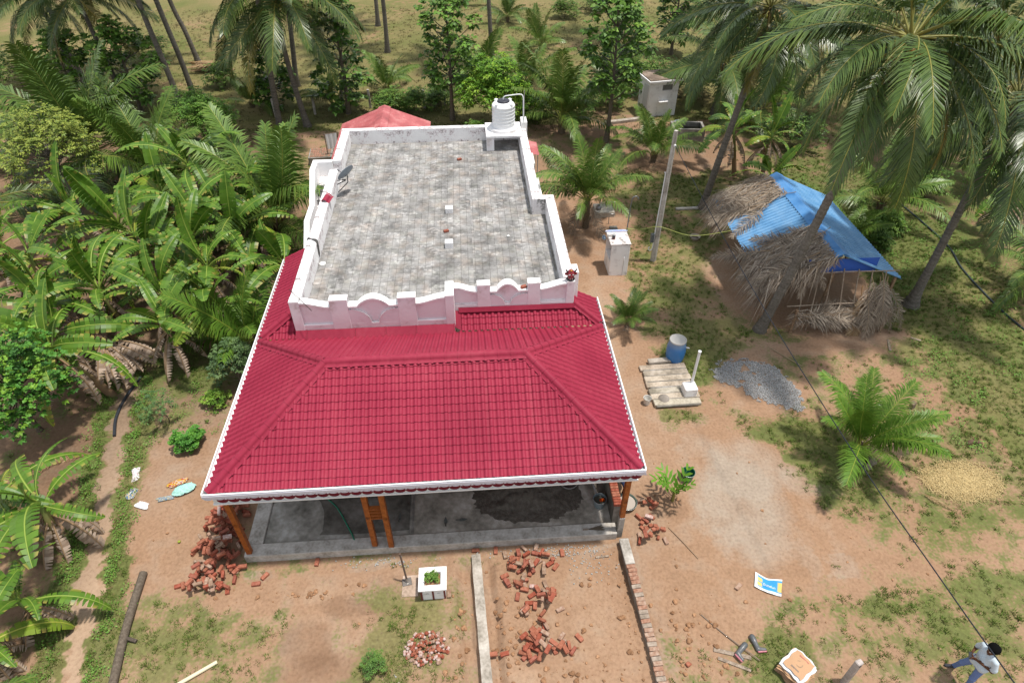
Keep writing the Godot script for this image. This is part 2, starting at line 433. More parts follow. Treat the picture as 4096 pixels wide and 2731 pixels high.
	for b in [[-4.4, -5.9, 0.7, 0.28, 0.8], [-4.35, -8.75, 0.45, 0.3, 0.3], [-5.0, -8.0, 0.8, 0.2, 0.25], [4.4, -17.0, 0.6, 4.5, 0.25], [12.6, -12.3, 0.8, 0.45, 0.5], [1.5, -6.2, 1.1, 0.3, 0.3], [2.4, -8.0, 0.5, 1.0, 0.2]]:
		paint_blob(m_sand, b[0], b[1], b[2], b[3], 0.1, b[4])
	for b in [[7.2, -10.6, 1.05, 1.5, 0.75], [7.9, -12.0, 1.0, 0.9, 0.5], [6.6, -12.8, 0.6, 0.4, 0.3], [9.2, -11.3, 0.5, 0.5, 0.45], [8.4, -9.0, 0.3, 0.4, 0.4], [9.3, -8.7, 0.35, 0.3, 0.45], [-3.0, -9.35, 0.5, 0.16, 0.5], [-5.9, -9.6, 0.3, 0.15, 0.5], [2.6, -9.55, 1.2, 0.10, 0.4], [9.9, -11.0, 0.4, 0.25, 0.35], [3.9, -8.6, 0.12, 0.9, 0.3], [4.1, -6.9, 0.15, 0.9, 0.3]]:
		paint_blob(m_cement, b[0], b[1], b[2], b[3], 0.0, b[4])
	for b in [[-3.4, -8.1, 0.8, 0.25, 0.35, 0.7], [-4.3, -7.3, 0.7, 0.45, 0.9, 0.6], [-3.9, -6.4, 1.0, 0.45, 0.2, 0.55], [-2.6, -8.6, 0.6, 0.3, 0.3, 0.3], [5.2, -10.7, 0.4, 0.5, 0.0, 0.35], [-13, -14, 1.2, 0.9, 0.0, 0.5], [-8.9, -14.6, 0.7, 0.6, 0.0, 0.2]]:
		paint_blob(m_wet, b[0], b[1], b[2], b[3], b[4], b[5])
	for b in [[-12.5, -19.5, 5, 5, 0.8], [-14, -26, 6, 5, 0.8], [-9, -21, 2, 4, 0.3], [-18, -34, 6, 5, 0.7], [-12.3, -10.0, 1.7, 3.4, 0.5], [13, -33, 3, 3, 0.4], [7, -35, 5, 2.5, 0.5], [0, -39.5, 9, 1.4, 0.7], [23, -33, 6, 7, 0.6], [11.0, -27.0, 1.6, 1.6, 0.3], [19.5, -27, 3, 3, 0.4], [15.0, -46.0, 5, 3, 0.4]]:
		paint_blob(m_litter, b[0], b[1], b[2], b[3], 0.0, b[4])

func make_ground() -> void:
	paint_masks()
	var S := 1536
	var n1 := noise_bytes(512, 0.010, 101, 5)      # broad
	var n2 := noise_bytes(512, 0.045, 102, 4)      # medium
	var n3 := noise_bytes(512, 0.16, 103, 3)       # fine
	var n4 := noise_bytes(512, 0.021, 104, 4)
	var data := PackedByteArray()
	data.resize(S * S * 3)
	# gamma table
	var lut := PackedByteArray()
	for i in 1025: lut.push_back(int(clampf(Color(i / 1024.0, 0, 0).linear_to_srgb().r, 0, 1) * 255.0))
	var fm := float(MG) / S
	for j in S:
		var row := (j & 511) * 512
		var row2 := ((j * 3 + 77) & 511) * 512
		var row4 := ((j / 3) & 511) * 512
		for i in S:
			var f1 := n1[((j / 2) & 511) * 512 + ((i / 2 + 91) & 511)] / 255.0
			var f2 := n2[row + (i & 511)] / 255.0
			var f3 := n3[row2 + ((i * 3 + 13) & 511)] / 255.0
			var f4 := n4[row4 + ((i / 3) & 511)] / 255.0
			var mi := clampi(int(i * fm + (f2 - 0.5) * 5.0), 0, MG - 1)
			var mj := clampi(int(j * fm + (f4 - 0.5) * 9.0), 0, MG - 1)
			var k := mj * MG + mi
			var gs := m_grass[k] + (f2 - 0.5) * 0.85 + (f1 - 0.5) * 0.6 + (f3 - 0.5) * 0.75
			var g := clampf((gs - 0.46) * 3.4, 0.0, 1.0) * 0.82
			var sh := 0.80 + 0.42 * f3 * 0.6 + (f2 - 0.5) * 0.22
			var o := f1 * 0.7 + f4 * 0.5 - 0.1
			var r := (0.315 + 0.10 * o) * sh
			var gg := (0.188 + 0.085 * o) * sh
			var b := (0.112 + 0.070 * o) * sh
			var s := clampf((m_sand[k] + (f2 - 0.5) * 0.5) * 1.3, 0.0, 1.0)
			r += (0.46 - r) * s * 0.7; gg += (0.335 - gg) * s * 0.7; b += (0.235 - b) * s * 0.7
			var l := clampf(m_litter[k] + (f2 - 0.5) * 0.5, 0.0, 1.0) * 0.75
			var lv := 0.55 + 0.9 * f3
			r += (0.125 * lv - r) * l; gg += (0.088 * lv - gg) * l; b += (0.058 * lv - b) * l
			var cm := clampf((m_cement[k] + (f2 - 0.5) * 0.5 + (f4 - 0.5) * 0.4) * 1.1, 0.0, 1.0) * 0.85
			r += (0.385 * sh - r) * cm; gg += (0.325 * sh - gg) * cm; b += (0.262 * sh - b) * cm
			var w := clampf(m_wet[k] + (f2 - 0.5) * 0.3, 0.0, 1.0) * 0.62
			r *= 1.0 - w * 0.55; gg *= 1.0 - w * 0.60; b *= 1.0 - w * 0.62
			var gv := 0.55 + 0.9 * f3
			var dryg := clampf(f4 * 1.6 - (0.68 if j > S / 2 else 0.32), 0.0, 1.0)
			r += ((0.092 + 0.100 * dryg) * gv - r) * g; gg += ((0.135 + 0.036 * dryg) * gv - gg) * g; b += ((0.032 + 0.036 * dryg) * gv - b) * g
			var q := (j * S + i) * 3
			data[q] = lut[clampi(int(r * 1024.0), 0, 1024)]
			data[q + 1] = lut[clampi(int(gg * 1024.0), 0, 1024)]
			data[q + 2] = lut[clampi(int(b * 1024.0), 0, 1024)]
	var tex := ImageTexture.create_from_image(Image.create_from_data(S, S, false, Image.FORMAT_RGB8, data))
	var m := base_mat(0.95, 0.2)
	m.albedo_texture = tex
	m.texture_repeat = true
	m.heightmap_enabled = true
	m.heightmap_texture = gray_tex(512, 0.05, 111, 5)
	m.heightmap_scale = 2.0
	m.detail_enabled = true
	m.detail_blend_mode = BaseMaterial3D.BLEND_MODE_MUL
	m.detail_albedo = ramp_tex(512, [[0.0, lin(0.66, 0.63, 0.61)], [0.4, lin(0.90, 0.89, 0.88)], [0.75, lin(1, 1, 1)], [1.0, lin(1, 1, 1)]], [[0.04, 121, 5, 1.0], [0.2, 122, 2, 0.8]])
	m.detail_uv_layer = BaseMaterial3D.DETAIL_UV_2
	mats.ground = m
	# one sheet: fine lines in the yard, wide apart towards the horizon
	var xs := [-260.0, -160.0, -100.0, -70.0, -50.0, -40.0, -34.0]
	var x := -30.0
	while x < 26.0:
		xs.append(x)
		x += 0.28 if (x > -13.0 and x < 12.5) else 0.6
		if x > -1.3 and x < 0.6: x -= 0.18
	for e in [26.0, 30.0, 34.0, 38.0, 45.0, 60.0, 90.0, 160.0, 260.0]: xs.append(e)
	var zs := [-300.0, -180.0, -120.0, -95.0, -80.0, -70.0]
	var z := -66.0
	while z < -2.0:
		zs.append(z)
		z += 0.8 if z < -34.0 else (0.4 if z < -18.0 else 0.2)
	for e in [-2.0, 0.0, 5.0, 20.0, 60.0, 160.0]: zs.append(e)
	var mb := MB.new()
	var nx := xs.size()
	var nz := zs.size()
	var uv2 := PackedVector2Array()
	for j in nz:
		for i in nx:
			var px: float = xs[i]
			var pz: float = zs[j]
			var inside := px > -30.5 and px < 26.5 and pz > -66.5 and pz < -1.5
			var h := gh(px, pz) if inside else 0.0
			var nn := Vector3.UP
			if inside: nn = Vector3(gh(px - 0.1, pz) - gh(px + 0.1, pz), 0.2, gh(px, pz - 0.1) - gh(px, pz + 0.1)).normalized()
			var tu := (px - SOIL_X0) / SOIL_W       # mirrored beyond the painted square
			var tv := (pz - SOIL_Z0) / SOIL_W
			if tu < 0.0: tu = minf(-tu, 0.9)
			if tu > 1.0: tu = maxf(2.0 - tu, 0.1)
			if tv < 0.0: tv = minf(-tv, 0.3)
			if tv > 1.0: tv = maxf(2.0 - tv, 0.7)
			mb.vert(Vector3(px, h, pz), nn, Color.WHITE, Vector2(tu, tv))
			uv2.push_back(Vector2(px, pz) / 2.7)
	for j in nz - 1:
		for i in nx - 1:
			var a := j * nx + i
			mb.ix.append_array(PackedInt32Array([a, a + 1, a + nx + 1, a, a + nx + 1, a + nx]))
	var arr := []
	arr.resize(Mesh.ARRAY_MAX)
	arr[Mesh.ARRAY_VERTEX] = mb.v; arr[Mesh.ARRAY_NORMAL] = mb.n; arr[Mesh.ARRAY_TEX_UV] = mb.t; arr[Mesh.ARRAY_TEX_UV2] = uv2; arr[Mesh.ARRAY_INDEX] = mb.ix
	var gm := ArrayMesh.new()
	gm.add_surface_from_arrays(Mesh.PRIMITIVE_TRIANGLES, arr)
	gm.surface_set_material(0, m)
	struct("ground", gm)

func tuft_mesh(blades: int, h: float, spread: float, cols: Array, wide: float) -> ArrayMesh:
	var mb := MB.new()
	for k in blades:
		var a := rf(0, TAU)
		var o := Vector3(cos(a), 0, sin(a)) * rf(0, spread * 0.5)
		var d := Vector3(cos(a), 0, sin(a)) * rf(0.2, 1.0) * spread
		var s := Vector3(-sin(a), 0, cos(a)) * wide
		var hh := h * rf(0.6, 1.1)
		var col: Color = cols[rng.randi() % cols.size()]
		mb.tri(o - s, o + s, o + d * 0.6 + Vector3.UP * hh, col)
	return mb.mesh(mats.grass)
func weed_mesh(leaves: int, r: float, h: float, ll: float, cols: Array) -> ArrayMesh:
	var mb := MB.new()
	for k in leaves:
		var a := rf(0, TAU)
		var p := Vector3(cos(a) * r * sqrt(rng.randf()), h * rf(0.3, 1.0), sin(a) * r * sqrt(rng.randf()))
		leaf(mb, p, Vector3(cos(a), rf(-0.1, 0.6), sin(a)).normalized(), ll * rf(0.7, 1.2), ll * rf(0.4, 0.6), cols[rng.randi() % cols.size()], 0.2)
	return mb.mesh(mats.leaf)
func scatter(called: String, label: String, m: Mesh, places: Array, cols := []) -> void:
	var mm := MultiMesh.new()
	mm.transform_format = MultiMesh.TRANSFORM_3D
	mm.use_colors = cols.size() > 0
	mm.mesh = m
	mm.instance_count = places.size()
	for i in places.size():
		mm.set_instance_transform(i, places[i])
		if cols.size() > 0: mm.set_instance_color(i, cols[rng.randi() % cols.size()])
	var o := MultiMeshInstance3D.new()
	o.multimesh = mm
	o.name = numbered(called)
	add_child(o)
	tag(o, label, "", "", "stuff")
func under_cover(x: float, z: float) -> bool:
	return x > -6.6 and x < 3.9 and z < -9.5 and z > -28.0
func make_ground_cover() -> void:
	rng.seed = 501
	var green := [lin(0.10, 0.165, 0.030), lin(0.085, 0.15, 0.026), lin(0.13, 0.175, 0.04), lin(0.17, 0.165, 0.06)]
	var dry := [lin(0.20, 0.17, 0.08), lin(0.14, 0.13, 0.05), lin(0.10, 0.12, 0.035), lin(0.26, 0.21, 0.12)]
	var near := []
	var neard := []
	var tries := 0
	while near.size() + neard.size() < 24000 and tries < 260000:
		tries += 1
		var z := -4.6 - pow(rng.randf(), 1.25) * 34.0
		var x := rf(-15.0, 22.0)
		if under_cover(x, z): continue
		var g := mask_at(m_grass, x, z) + (bump.get_noise_2d(x * 7.0, z * 7.0)) * 0.45 + bump.get_noise_2d(x * 2.0 + 9.0, z * 2.0) * 0.3
		if g < rf(0.40, 1.05): continue
		var t := Transform3D(Basis(Vector3.UP, rf(0, TAU)).scaled(Vector3.ONE * rf(0.5, 1.25)), on(x, z, -0.005))
		if rng.randf() < 0.68: near.append(t)
		else: neard.append(t)
	scatter("grass", "short green grass growing in patches over the red yard soil", tuft_mesh(15, 0.07, 0.11, green, 0.010), near, [Color(1, 1, 1), Color(0.75, 0.82, 0.7), Color(1.2, 1.15, 1.1), Color(0.9, 1.05, 0.8)])
	scatter("dry_grass", "thin yellowed grass mixed through the yard turf", tuft_mesh(9, 0.06, 0.10, dry, 0.007), neard, [Color(1, 1, 1), Color(0.7, 0.7, 0.65), Color(1.2, 1.15, 1.1)])
	var far := []
	while far.size() < 15000:
		var z := rf(-66.0, -37.0)
		var x := rf(-34.0, 34.0)
		if bump.get_noise_2d(x * 3.0, z * 3.0) < rf(-0.6, 0.5): continue
		far.append(Transform3D(Basis(Vector3.UP, rf(0, TAU)).scaled(Vector3.ONE * rf(0.7, 1.6)), Vector3(x, gh(x, z), z)))
	scatter("orchard_grass", "dry thin grass across the open orchard ground behind the house", tuft_mesh(9, 0.09, 0.16, dry + [lin(0.11, 0.14, 0.04)], 0.012), far)
	var weeds := []
	var c := [lin(0.085, 0.185, 0.03), lin(0.07, 0.15, 0.025), lin(0.12, 0.22, 0.04)]
	for k in PATH.size() - 1:
		for i in 34:
			var p: Vector2 = PATH[k].lerp(PATH[k + 1], rng.randf()) + Vector2((0.42 + absf(rng.randfn(0, 0.28))) * (1 if rng.randf() < 0.6 else -1), 0)
			weeds.append(Transform3D(Basis(Vector3.UP, rf(0, TAU)).scaled(Vector3.ONE * rf(0.5, 1.2)), on(p.x, p.y)))
	for i in 3000:       # lush ground on the far right and left of the house
		var x := rf(14.5, 25.0)
		var z := rf(-30.0, -12.0)
		if bump.get_noise_2d(x * 4.0 + 30.0, z * 4.0) < rf(-0.25, 0.6) or (x < 16.4 and z < -17.0 and z > -26.0): continue
		weeds.append(Transform3D(Basis(Vector3.UP, rf(0, TAU)).scaled(Vector3.ONE * rf(0.6, 1.5)), on(x, z)))
	for i in 3600:
		var x := rf(-17.0, -6.8)
		var z := rf(-34.0, -10.0)
		if bump.get_noise_2d(x * 4.0 + 60.0, z * 4.0) < rf(-0.1, 0.7) or mask_at(m_grass, x, z) < 0.2: continue
		weeds.append(Transform3D(Basis(Vector3.UP, rf(0, TAU)).scaled(Vector3.ONE * rf(0.5, 1.2)), on(x, z)))
	scatter("weeds", "low broad-leaved green weeds along the sandy path and the grove floor", weed_mesh(16, 0.13, 0.10, 0.055, c), weeds)
	# clods and pebbles on the earth
	var clod := MB.new()
	clod.box(Vector3(0, 0.014, 0), Vector3(0.062, 0.036, 0.046), Color.WHITE, Basis(Vector3(0.3, 0.8, 0.5).normalized(), 0.7), 0.012)
	clod.box(Vector3(0.022, 0.012, 0.014), Vector3(0.036, 0.03, 0.040), Color(0.92, 0.92, 0.92), Basis(Vector3(0.7, 0.2, 0.5).normalized(), 0.9), 0.009)
	var cl := []
	for i in 1500:
		var x := rf(-11.0, 14.0)
		var z := rf(-13.0, -5.0)
		if under_cover(x, z) or bump.get_noise_2d(x * 3.0 + 90.0, z * 3.0) < rf(-0.3, 0.7): continue
		if mask_at(m_grass, x, z) > 0.5: continue
		cl.append(Transform3D(Basis(Vector3.UP, rf(0, TAU)).scaled(Vector3.ONE * (pow(rng.randf(), 5.0) * 1.5 + 0.18)), on(x, z)))
	for k in 760:       # heaps of clods round the trenches and bricks
		var s: Array = [[-0.72, -7.6, 0.16, 1.6], [0.35, -7.4, 0.2, 1.6], [0.75, -7.5, 0.4, 0.8], [3.45, -7.6, 0.12, 1.8], [2.6, -7.6, 0.7, 0.9], [-4.8, -8.75, 0.8, 0.16], [4.6, -7.2, 0.5, 0.9], [2.2, -6.2, 0.8, 0.4], [4.9, -6.3, 0.4, 0.5]][k % 9]
		var x: float = s[0] + rng.randfn(0, s[2])
		var z: float = s[1] + rng.randfn(0, s[3] * 0.6)
		if z < -9.4: continue
		cl.append(Transform3D(Basis(Vector3.UP, rf(0, TAU)).scaled(Vector3.ONE * (0.22 + pow(rng.randf(), 4.0) * 2.0)), on(x, z)))
	scatter("clods", "loose clods and pebbles of reddish earth strewn over the yard", clod.mesh(mats.earth), cl, [Color(1.1, 1.05, 1.0), Color(1.3, 1.25, 1.2), Color(0.9, 0.85, 0.8)])
	# lime and mortar crumbs before the porch
	var cr := MB.new()
	rock(cr, Vector3.ZERO, 0.014, 5, Color(0.36, 0.35, 0.33))
	var crumbs := []
	for k in 420:
		var s: Array = [[2.75, -9.1, 0.35, 0.28], [-2.9, -9.5, 0.6, 0.1], [1.5, -9.55, 0.9, 0.08], [2.3, -9.45, 0.5, 0.12], [-2.2, -6.15, 0.5, 0.2]][k % 5]
		crumbs.append(Transform3D(Basis(Vector3.UP, rf(0, TAU)).scaled(Vector3.ONE * rf(0.6, 1.9)), on(s[0] + rng.randfn(0, s[2]), s[1] + rng.randfn(0, s[3]))))
	scatter("mortar_crumbs", "pale crumbs of lime and mortar scattered on the earth before the porch", cr.mesh(mats.matte), crumbs)

func rock(mb: MB, at: Vector3, r: float, sd: int, col := Color.WHITE) -> void:
	var q := RandomNumberGenerator.new()
	q.seed = sd
	var b0 := mb.v.size()
	mb.sphere(at + Vector3.UP * r * 0.55, Vector3(r * q.randf_range(0.9, 1.3), r * q.randf_range(0.6, 0.9), r * q.randf_range(0.8, 1.1)), col, 6, 4)
	for i in range(b0, mb.v.size()):
		var p := mb.v[i]
		var h := sin(p.x * 91.0 / r * 0.03 + sd) * cos(p.z * 77.0 / r * 0.03 + p.y * 50.0 / r * 0.03 + sd * 2.0)
		mb.v[i] = at + (p - at) * (1.0 + 0.16 * h)

# ---------------------------------------------------------------- plants
func leaf(mb: MB, p: Vector3, d: Vector3, ll: float, w: float, col: Color, droop: float) -> void:
	var s := d.cross(Vector3.UP)
	if s.length() < 0.1: s = Vector3.RIGHT
	s = s.normalized()
	var s2 := (s + Vector3.UP * rf(-0.5, 0.5)).normalized() * w * 0.5
	var m := p + d * ll * 0.5
	var e := p + d * ll * 0.95 - Vector3.UP * ll * droop
	mb.tri(p, m - s2 - Vector3.UP * ll * 0.04, m + s2, col)
	mb.tri(m - s2 - Vector3.UP * ll * 0.04, e, m + s2, col)

func rachis_points(L: float, a0: float, a1: float, n: int, side: float) -> Array:
	var pts := [Vector3.ZERO]
	var p := Vector3.ZERO
	for i in n:
		var t := (i + 0.5) / n
		var a := deg_to_rad(lerpf(a0, a1, pow(t, 1.15)))
		p += Vector3(cos(a), sin(a), side * t * 0.35).normalized() * L / n
		pts.append(p)
	return pts
func frond_mesh(L: float, a0: float, a1: float, nl: int, ll: float, pal: Array, mat: Material, droop := 0.6, ragged := 0.0, wide := 0.05, jit := 0.0) -> ArrayMesh:
	# pal: [rachis base, rachis tip, leaflet dark, leaflet light, tip]
	var mb := MB.new()
	var n := 16
	var pts := rachis_points(L, a0, a1, n, rf(-1, 1))
	var rad := []
	var cols := []
	for i in n + 1:
		var t := float(i) / n
		rad.append(lerpf(0.045, 0.008, sqrt(t)) * L / 4.5)
		cols.append((pal[0] as Color).lerp(pal[1], t))
	mb.tube(pts, rad, 4, pal[0], false, cols)
	for k in nl:
		var t := 0.17 + 0.83 * (k + rf(-0.3, 0.3)) / nl
		t = clampf(t, 0.0, 0.999)
		var f := t * n
		var i := int(f)
		var p: Vector3 = pts[i].lerp(pts[i + 1], f - i)
		var T: Vector3 = (pts[i + 1] - pts[i]).normalized()
		var S := T.cross(Vector3.UP)
		if S.length() < 0.05: S = Vector3(0, 0, 1)
		S = S.normalized()
		var U := S.cross(T)
		for sg: float in [-1.0, 1.0]:
			if rng.randf() < ragged: continue
			var prof := minf(1.0, 0.35 + (t - 0.17) * 4.0) * (1.0 - 0.72 * pow(t, 3.0))
			var l := ll * prof * rf(0.82, 1.08)
			var d := (S * sg + T * (0.45 + 0.95 * t) + U * rf(0.1, 0.35) + Vector3(rf(-1, 1), rf(-1, 1), rf(-1, 1)) * jit).normalized()
			var g := droop * rf(0.7, 1.3)
			var m := p + d * l * 0.5 - Vector3.UP * l * 0.07 * g
			var e := m + (d * 0.75 - Vector3.UP * g).normalized() * l * 0.5
			var w := T * wide * 0.5 * L / 4.5
			var col := (pal[2] as Color).lerp(pal[3], rng.randf())
			var ec := col.lerp(pal[4], rf(0.0, 0.6) if rng.randf() < 0.5 else 0.0)
			var nn := (d.cross(T) * sg).normalized()
			if nn.y < 0: nn = -nn
			var b0 := mb.vert(p - w * 0.5, nn, col); mb.vert(p + w * 0.5, nn, col); mb.vert(m - w, nn, col); mb.vert(m + w, nn, col); mb.vert(e, (nn + d * 0.3).normalized(), ec)
			mb.face(b0, b0 + 1, b0 + 3); mb.face(b0, b0 + 3, b0 + 2); mb.face(b0 + 2, b0 + 3, b0 + 4)
	return mb.mesh(mat)

var fronds := {}
func make_fronds() -> void:
	rng.seed = 77
	var pal := [lin(0.20, 0.19, 0.055), lin(0.26, 0.24, 0.05), lin(0.045, 0.082, 0.020), lin(0.085, 0.135, 0.030), lin(0.20, 0.19, 0.05)]
	var young := [lin(0.22, 0.24, 0.06), lin(0.26, 0.28, 0.06), lin(0.060, 0.115, 0.022), lin(0.11, 0.185, 0.032), lin(0.24, 0.24, 0.06)]
	var old := [lin(0.30, 0.22, 0.06), lin(0.32, 0.22, 0.05), lin(0.13, 0.12, 0.025), lin(0.20, 0.165, 0.035), lin(0.28, 0.18, 0.06)]
	var deadp := [lin(0.30, 0.21, 0.13), lin(0.34, 0.26, 0.17), lin(0.13, 0.10, 0.075), lin(0.44, 0.37, 0.295), lin(0.40, 0.33, 0.26)]
	var brown := [lin(0.30, 0.18, 0.09), lin(0.34, 0.22, 0.11), lin(0.24, 0.15, 0.075), lin(0.44, 0.32, 0.19), lin(0.40, 0.28, 0.16)]
	fronds.up = []; fronds.mid = []; fronds.low = []; fronds.hang = []; fronds.old = []; fronds.yup = []; fronds.ymid = []; fronds.ylow = []; fronds.dead = []; fronds.brown = []; fronds.seed = []; fronds.thatch = []; fronds.deadhang = []
	for k in 3:
		fronds.up.append(frond_mesh(4.6, rf(68, 80), rf(5, 25), 92, 1.15, pal, mats.frond, 0.55, 0.04, 0.058, 0.07))
		fronds.mid.append(frond_mesh(4.8, rf(38, 52), rf(-35, -15), 92, 1.3, pal, mats.frond, 1.0, 0.04, 0.060, 0.07))
		fronds.low.append(frond_mesh(4.8, rf(8, 24), rf(-72, -50), 92, 1.3, pal, mats.frond, 1.2, 0.05, 0.060, 0.09))
		fronds.hang.append(frond_mesh(4.5, rf(-28, -12), rf(-88, -78), 88, 1.2, pal, mats.frond, 1.1, 0.06, 0.060, 0.11))
		fronds.old.append(frond_mesh(4.2, rf(-30, -10), rf(-88, -75), 74, 1.0, old, mats.frond, 1.1, 0.15, 0.06))
		fronds.yup.append(frond_mesh(4.2, rf(76, 86), rf(48, 62), 80, 1.1, young, mats.frond, 0.45, 0.05, 0.066, 0.10))
		fronds.ymid.append(frond_mesh(4.4, rf(58, 70), rf(-10, 14), 80, 1.25, young, mats.frond, 0.9, 0.06, 0.068, 0.12))
		fronds.ylow.append(frond_mesh(4.4, rf(36, 50), rf(-55, -30), 80, 1.2, young, mats.frond, 1.15, 0.07, 0.066, 0.14))
		fronds.dead.append(frond_mesh(3.6, rf(2, 5), rf(-6, 0), 66, 0.75, deadp, mats.dry, 0.10, 0.10, 0.062))
		fronds.brown.append(frond_mesh(3.6, rf(-4, 2), rf(-10, -2), 70, 0.7, brown, mats.dry, 0.3, 0.15, 0.05))
		fronds.seed.append(frond_mesh(1.0, rf(60, 78), rf(0, 40), 5, 0.40, [lin(0.22, 0.24, 0.06), lin(0.2, 0.26, 0.05), lin(0.075, 0.16, 0.025), lin(0.12, 0.22, 0.03), lin(0.14, 0.22, 0.04)], mats.frond_lush, 0.2, 0.0, 0.62))
		fronds.thatch.append(frond_mesh(3.0, rf(-2, 3), rf(-10, -3), 62, 0.95, deadp, mats.dry, 0.35, 0.08, 0.075, 0.38))
		fronds.deadhang.append(frond_mesh(2.6, rf(-35, -25), rf(-86, -80), 52, 0.95, deadp, mats.dry, 1.0, 0.08, 0.07, 0.4))

func trunk_mesh(path: Array, r0: float, r1: float, swell: float) -> ArrayMesh:
	var c := Curve3D.new()
	for i in path.size():
		var tan: Vector3 = (path[mini(i + 1, path.size() - 1)] - path[maxi(i - 1, 0)]) / 6.0
		c.add_point(path[i], -tan, tan)
	var L := c.get_baked_length()
	var n := int(L / 0.085)
	var mb := MB.new()
	var pts := []
	var rad := []
	var cols := []
	for i in n + 1:
		var t := float(i) / n
		pts.append(c.sample_baked(L * t))
		var r := lerpf(r0, r1, pow(t, 0.7)) + swell * exp(-t * L / 0.35)
		rad.append(r * (1.0 + (0.06 if i % 2 == 0 else -0.03)) * rf(0.98, 1.02))
		var g := rf(0.78, 1.15) * (0.85 if i % 2 == 0 else 1.05)
		cols.append(Color(g, g * 0.98, g * 0.96))
	mb.tube(pts, rad, 10, Color.WHITE, true, cols)
	return mb.mesh(mats.bark)
func nut_mesh(col: Color) -> ArrayMesh:
	var mb := MB.new()
	mb.sphere(Vector3.ZERO, Vector3(0.11, 0.14, 0.11), col, 8, 6)
	return mb.mesh(mats.plastic)

func palm(label: String, base: Vector3, path: Array, sc: float, seed_: int, opts := {}) -> Node3D:
	# path: trunk points relative to base; the last one carries the crown
	rng.seed = seed_
	var p := thing("coconut_palm", label, "palm tree", base, 0.0, opts.get("group", "tall coconut palms"))
	part("trunk", trunk_mesh(path, opts.get("r0", 0.17), opts.get("r1", 0.115), opts.get("swell", 0.14)), p)
	if opts.get("bare", false): return p
	var top: Vector3 = path[path.size() - 1]
	var cr := hub("crown", p, Transform3D(Basis.IDENTITY, top))
	var tilt := (path[path.size() - 1] - path[path.size() - 2] as Vector3).normalized()
	tilt.y = maxf(tilt.y, 0.5)
	var count: int = opts.get("fronds", 26)
	var a := rf(0, TAU)
	var mat: Material = opts.get("mat", null)
	for k in count:
		a += 2.39996 + rf(-0.15, 0.15)
		var t := float(k) / count
		var w: float = opts.get("weep", 0.0)
		var set_: Array = fronds.up if t < 0.16 - 0.06 * w else (fronds.mid if t < 0.42 - 0.16 * w else (fronds.low if t < 0.72 - 0.16 * w else fronds.hang))
		if t > 0.88 and rng.randf() < opts.get("old", 0.4): set_ = fronds.old
		var b := (Basis(Vector3.UP, a) * Basis(Vector3(0, 0, 1), rng.randfn(0.0, 0.10)) * Basis(Vector3.RIGHT, rng.randfn(0.0, 0.25))).scaled(Vector3.ONE * sc * rf(0.8, 1.1))
		var lean := Basis(Quaternion(Vector3.UP, Vector3(tilt.x * 0.5, 1, tilt.z * 0.5).normalized()))
		var o := part("frond", set_[rng.randi() % 3], cr, Transform3D(lean * b, Vector3(cos(a), 0, -sin(a)) * 0.09 + Vector3.UP * (0.25 * (1.0 - t))))
		if mat: o.material_override = mat
	if opts.get("nuts", 0) > 0:
		var nm := nut_mesh(opts.get("nut", lin(0.28, 0.24, 0.05)))
		for k in opts.nuts:
			var an := rf(0, TAU)
			part("coconut", nm, cr, Transform3D(Basis(Vector3.RIGHT, rf(-0.5, 0.5)), Vector3(cos(an) * rf(0.2, 0.42), rf(-0.62, -0.1), sin(an) * rf(0.2, 0.42))))
	# fibrous sheath and cut stubs at the base of the crown
	var mb := MB.new()
	for k in 9:
		var an := k * 0.7
		mb.tube([Vector3(cos(an) * 0.1, -0.45, sin(an) * 0.1), Vector3(cos(an) * 0.24, 0.05, sin(an) * 0.24)], [0.05, 0.03], 5, lin(0.24, 0.15, 0.07))
	part("sheath", mb.mesh(mats.matte), cr)
	return p
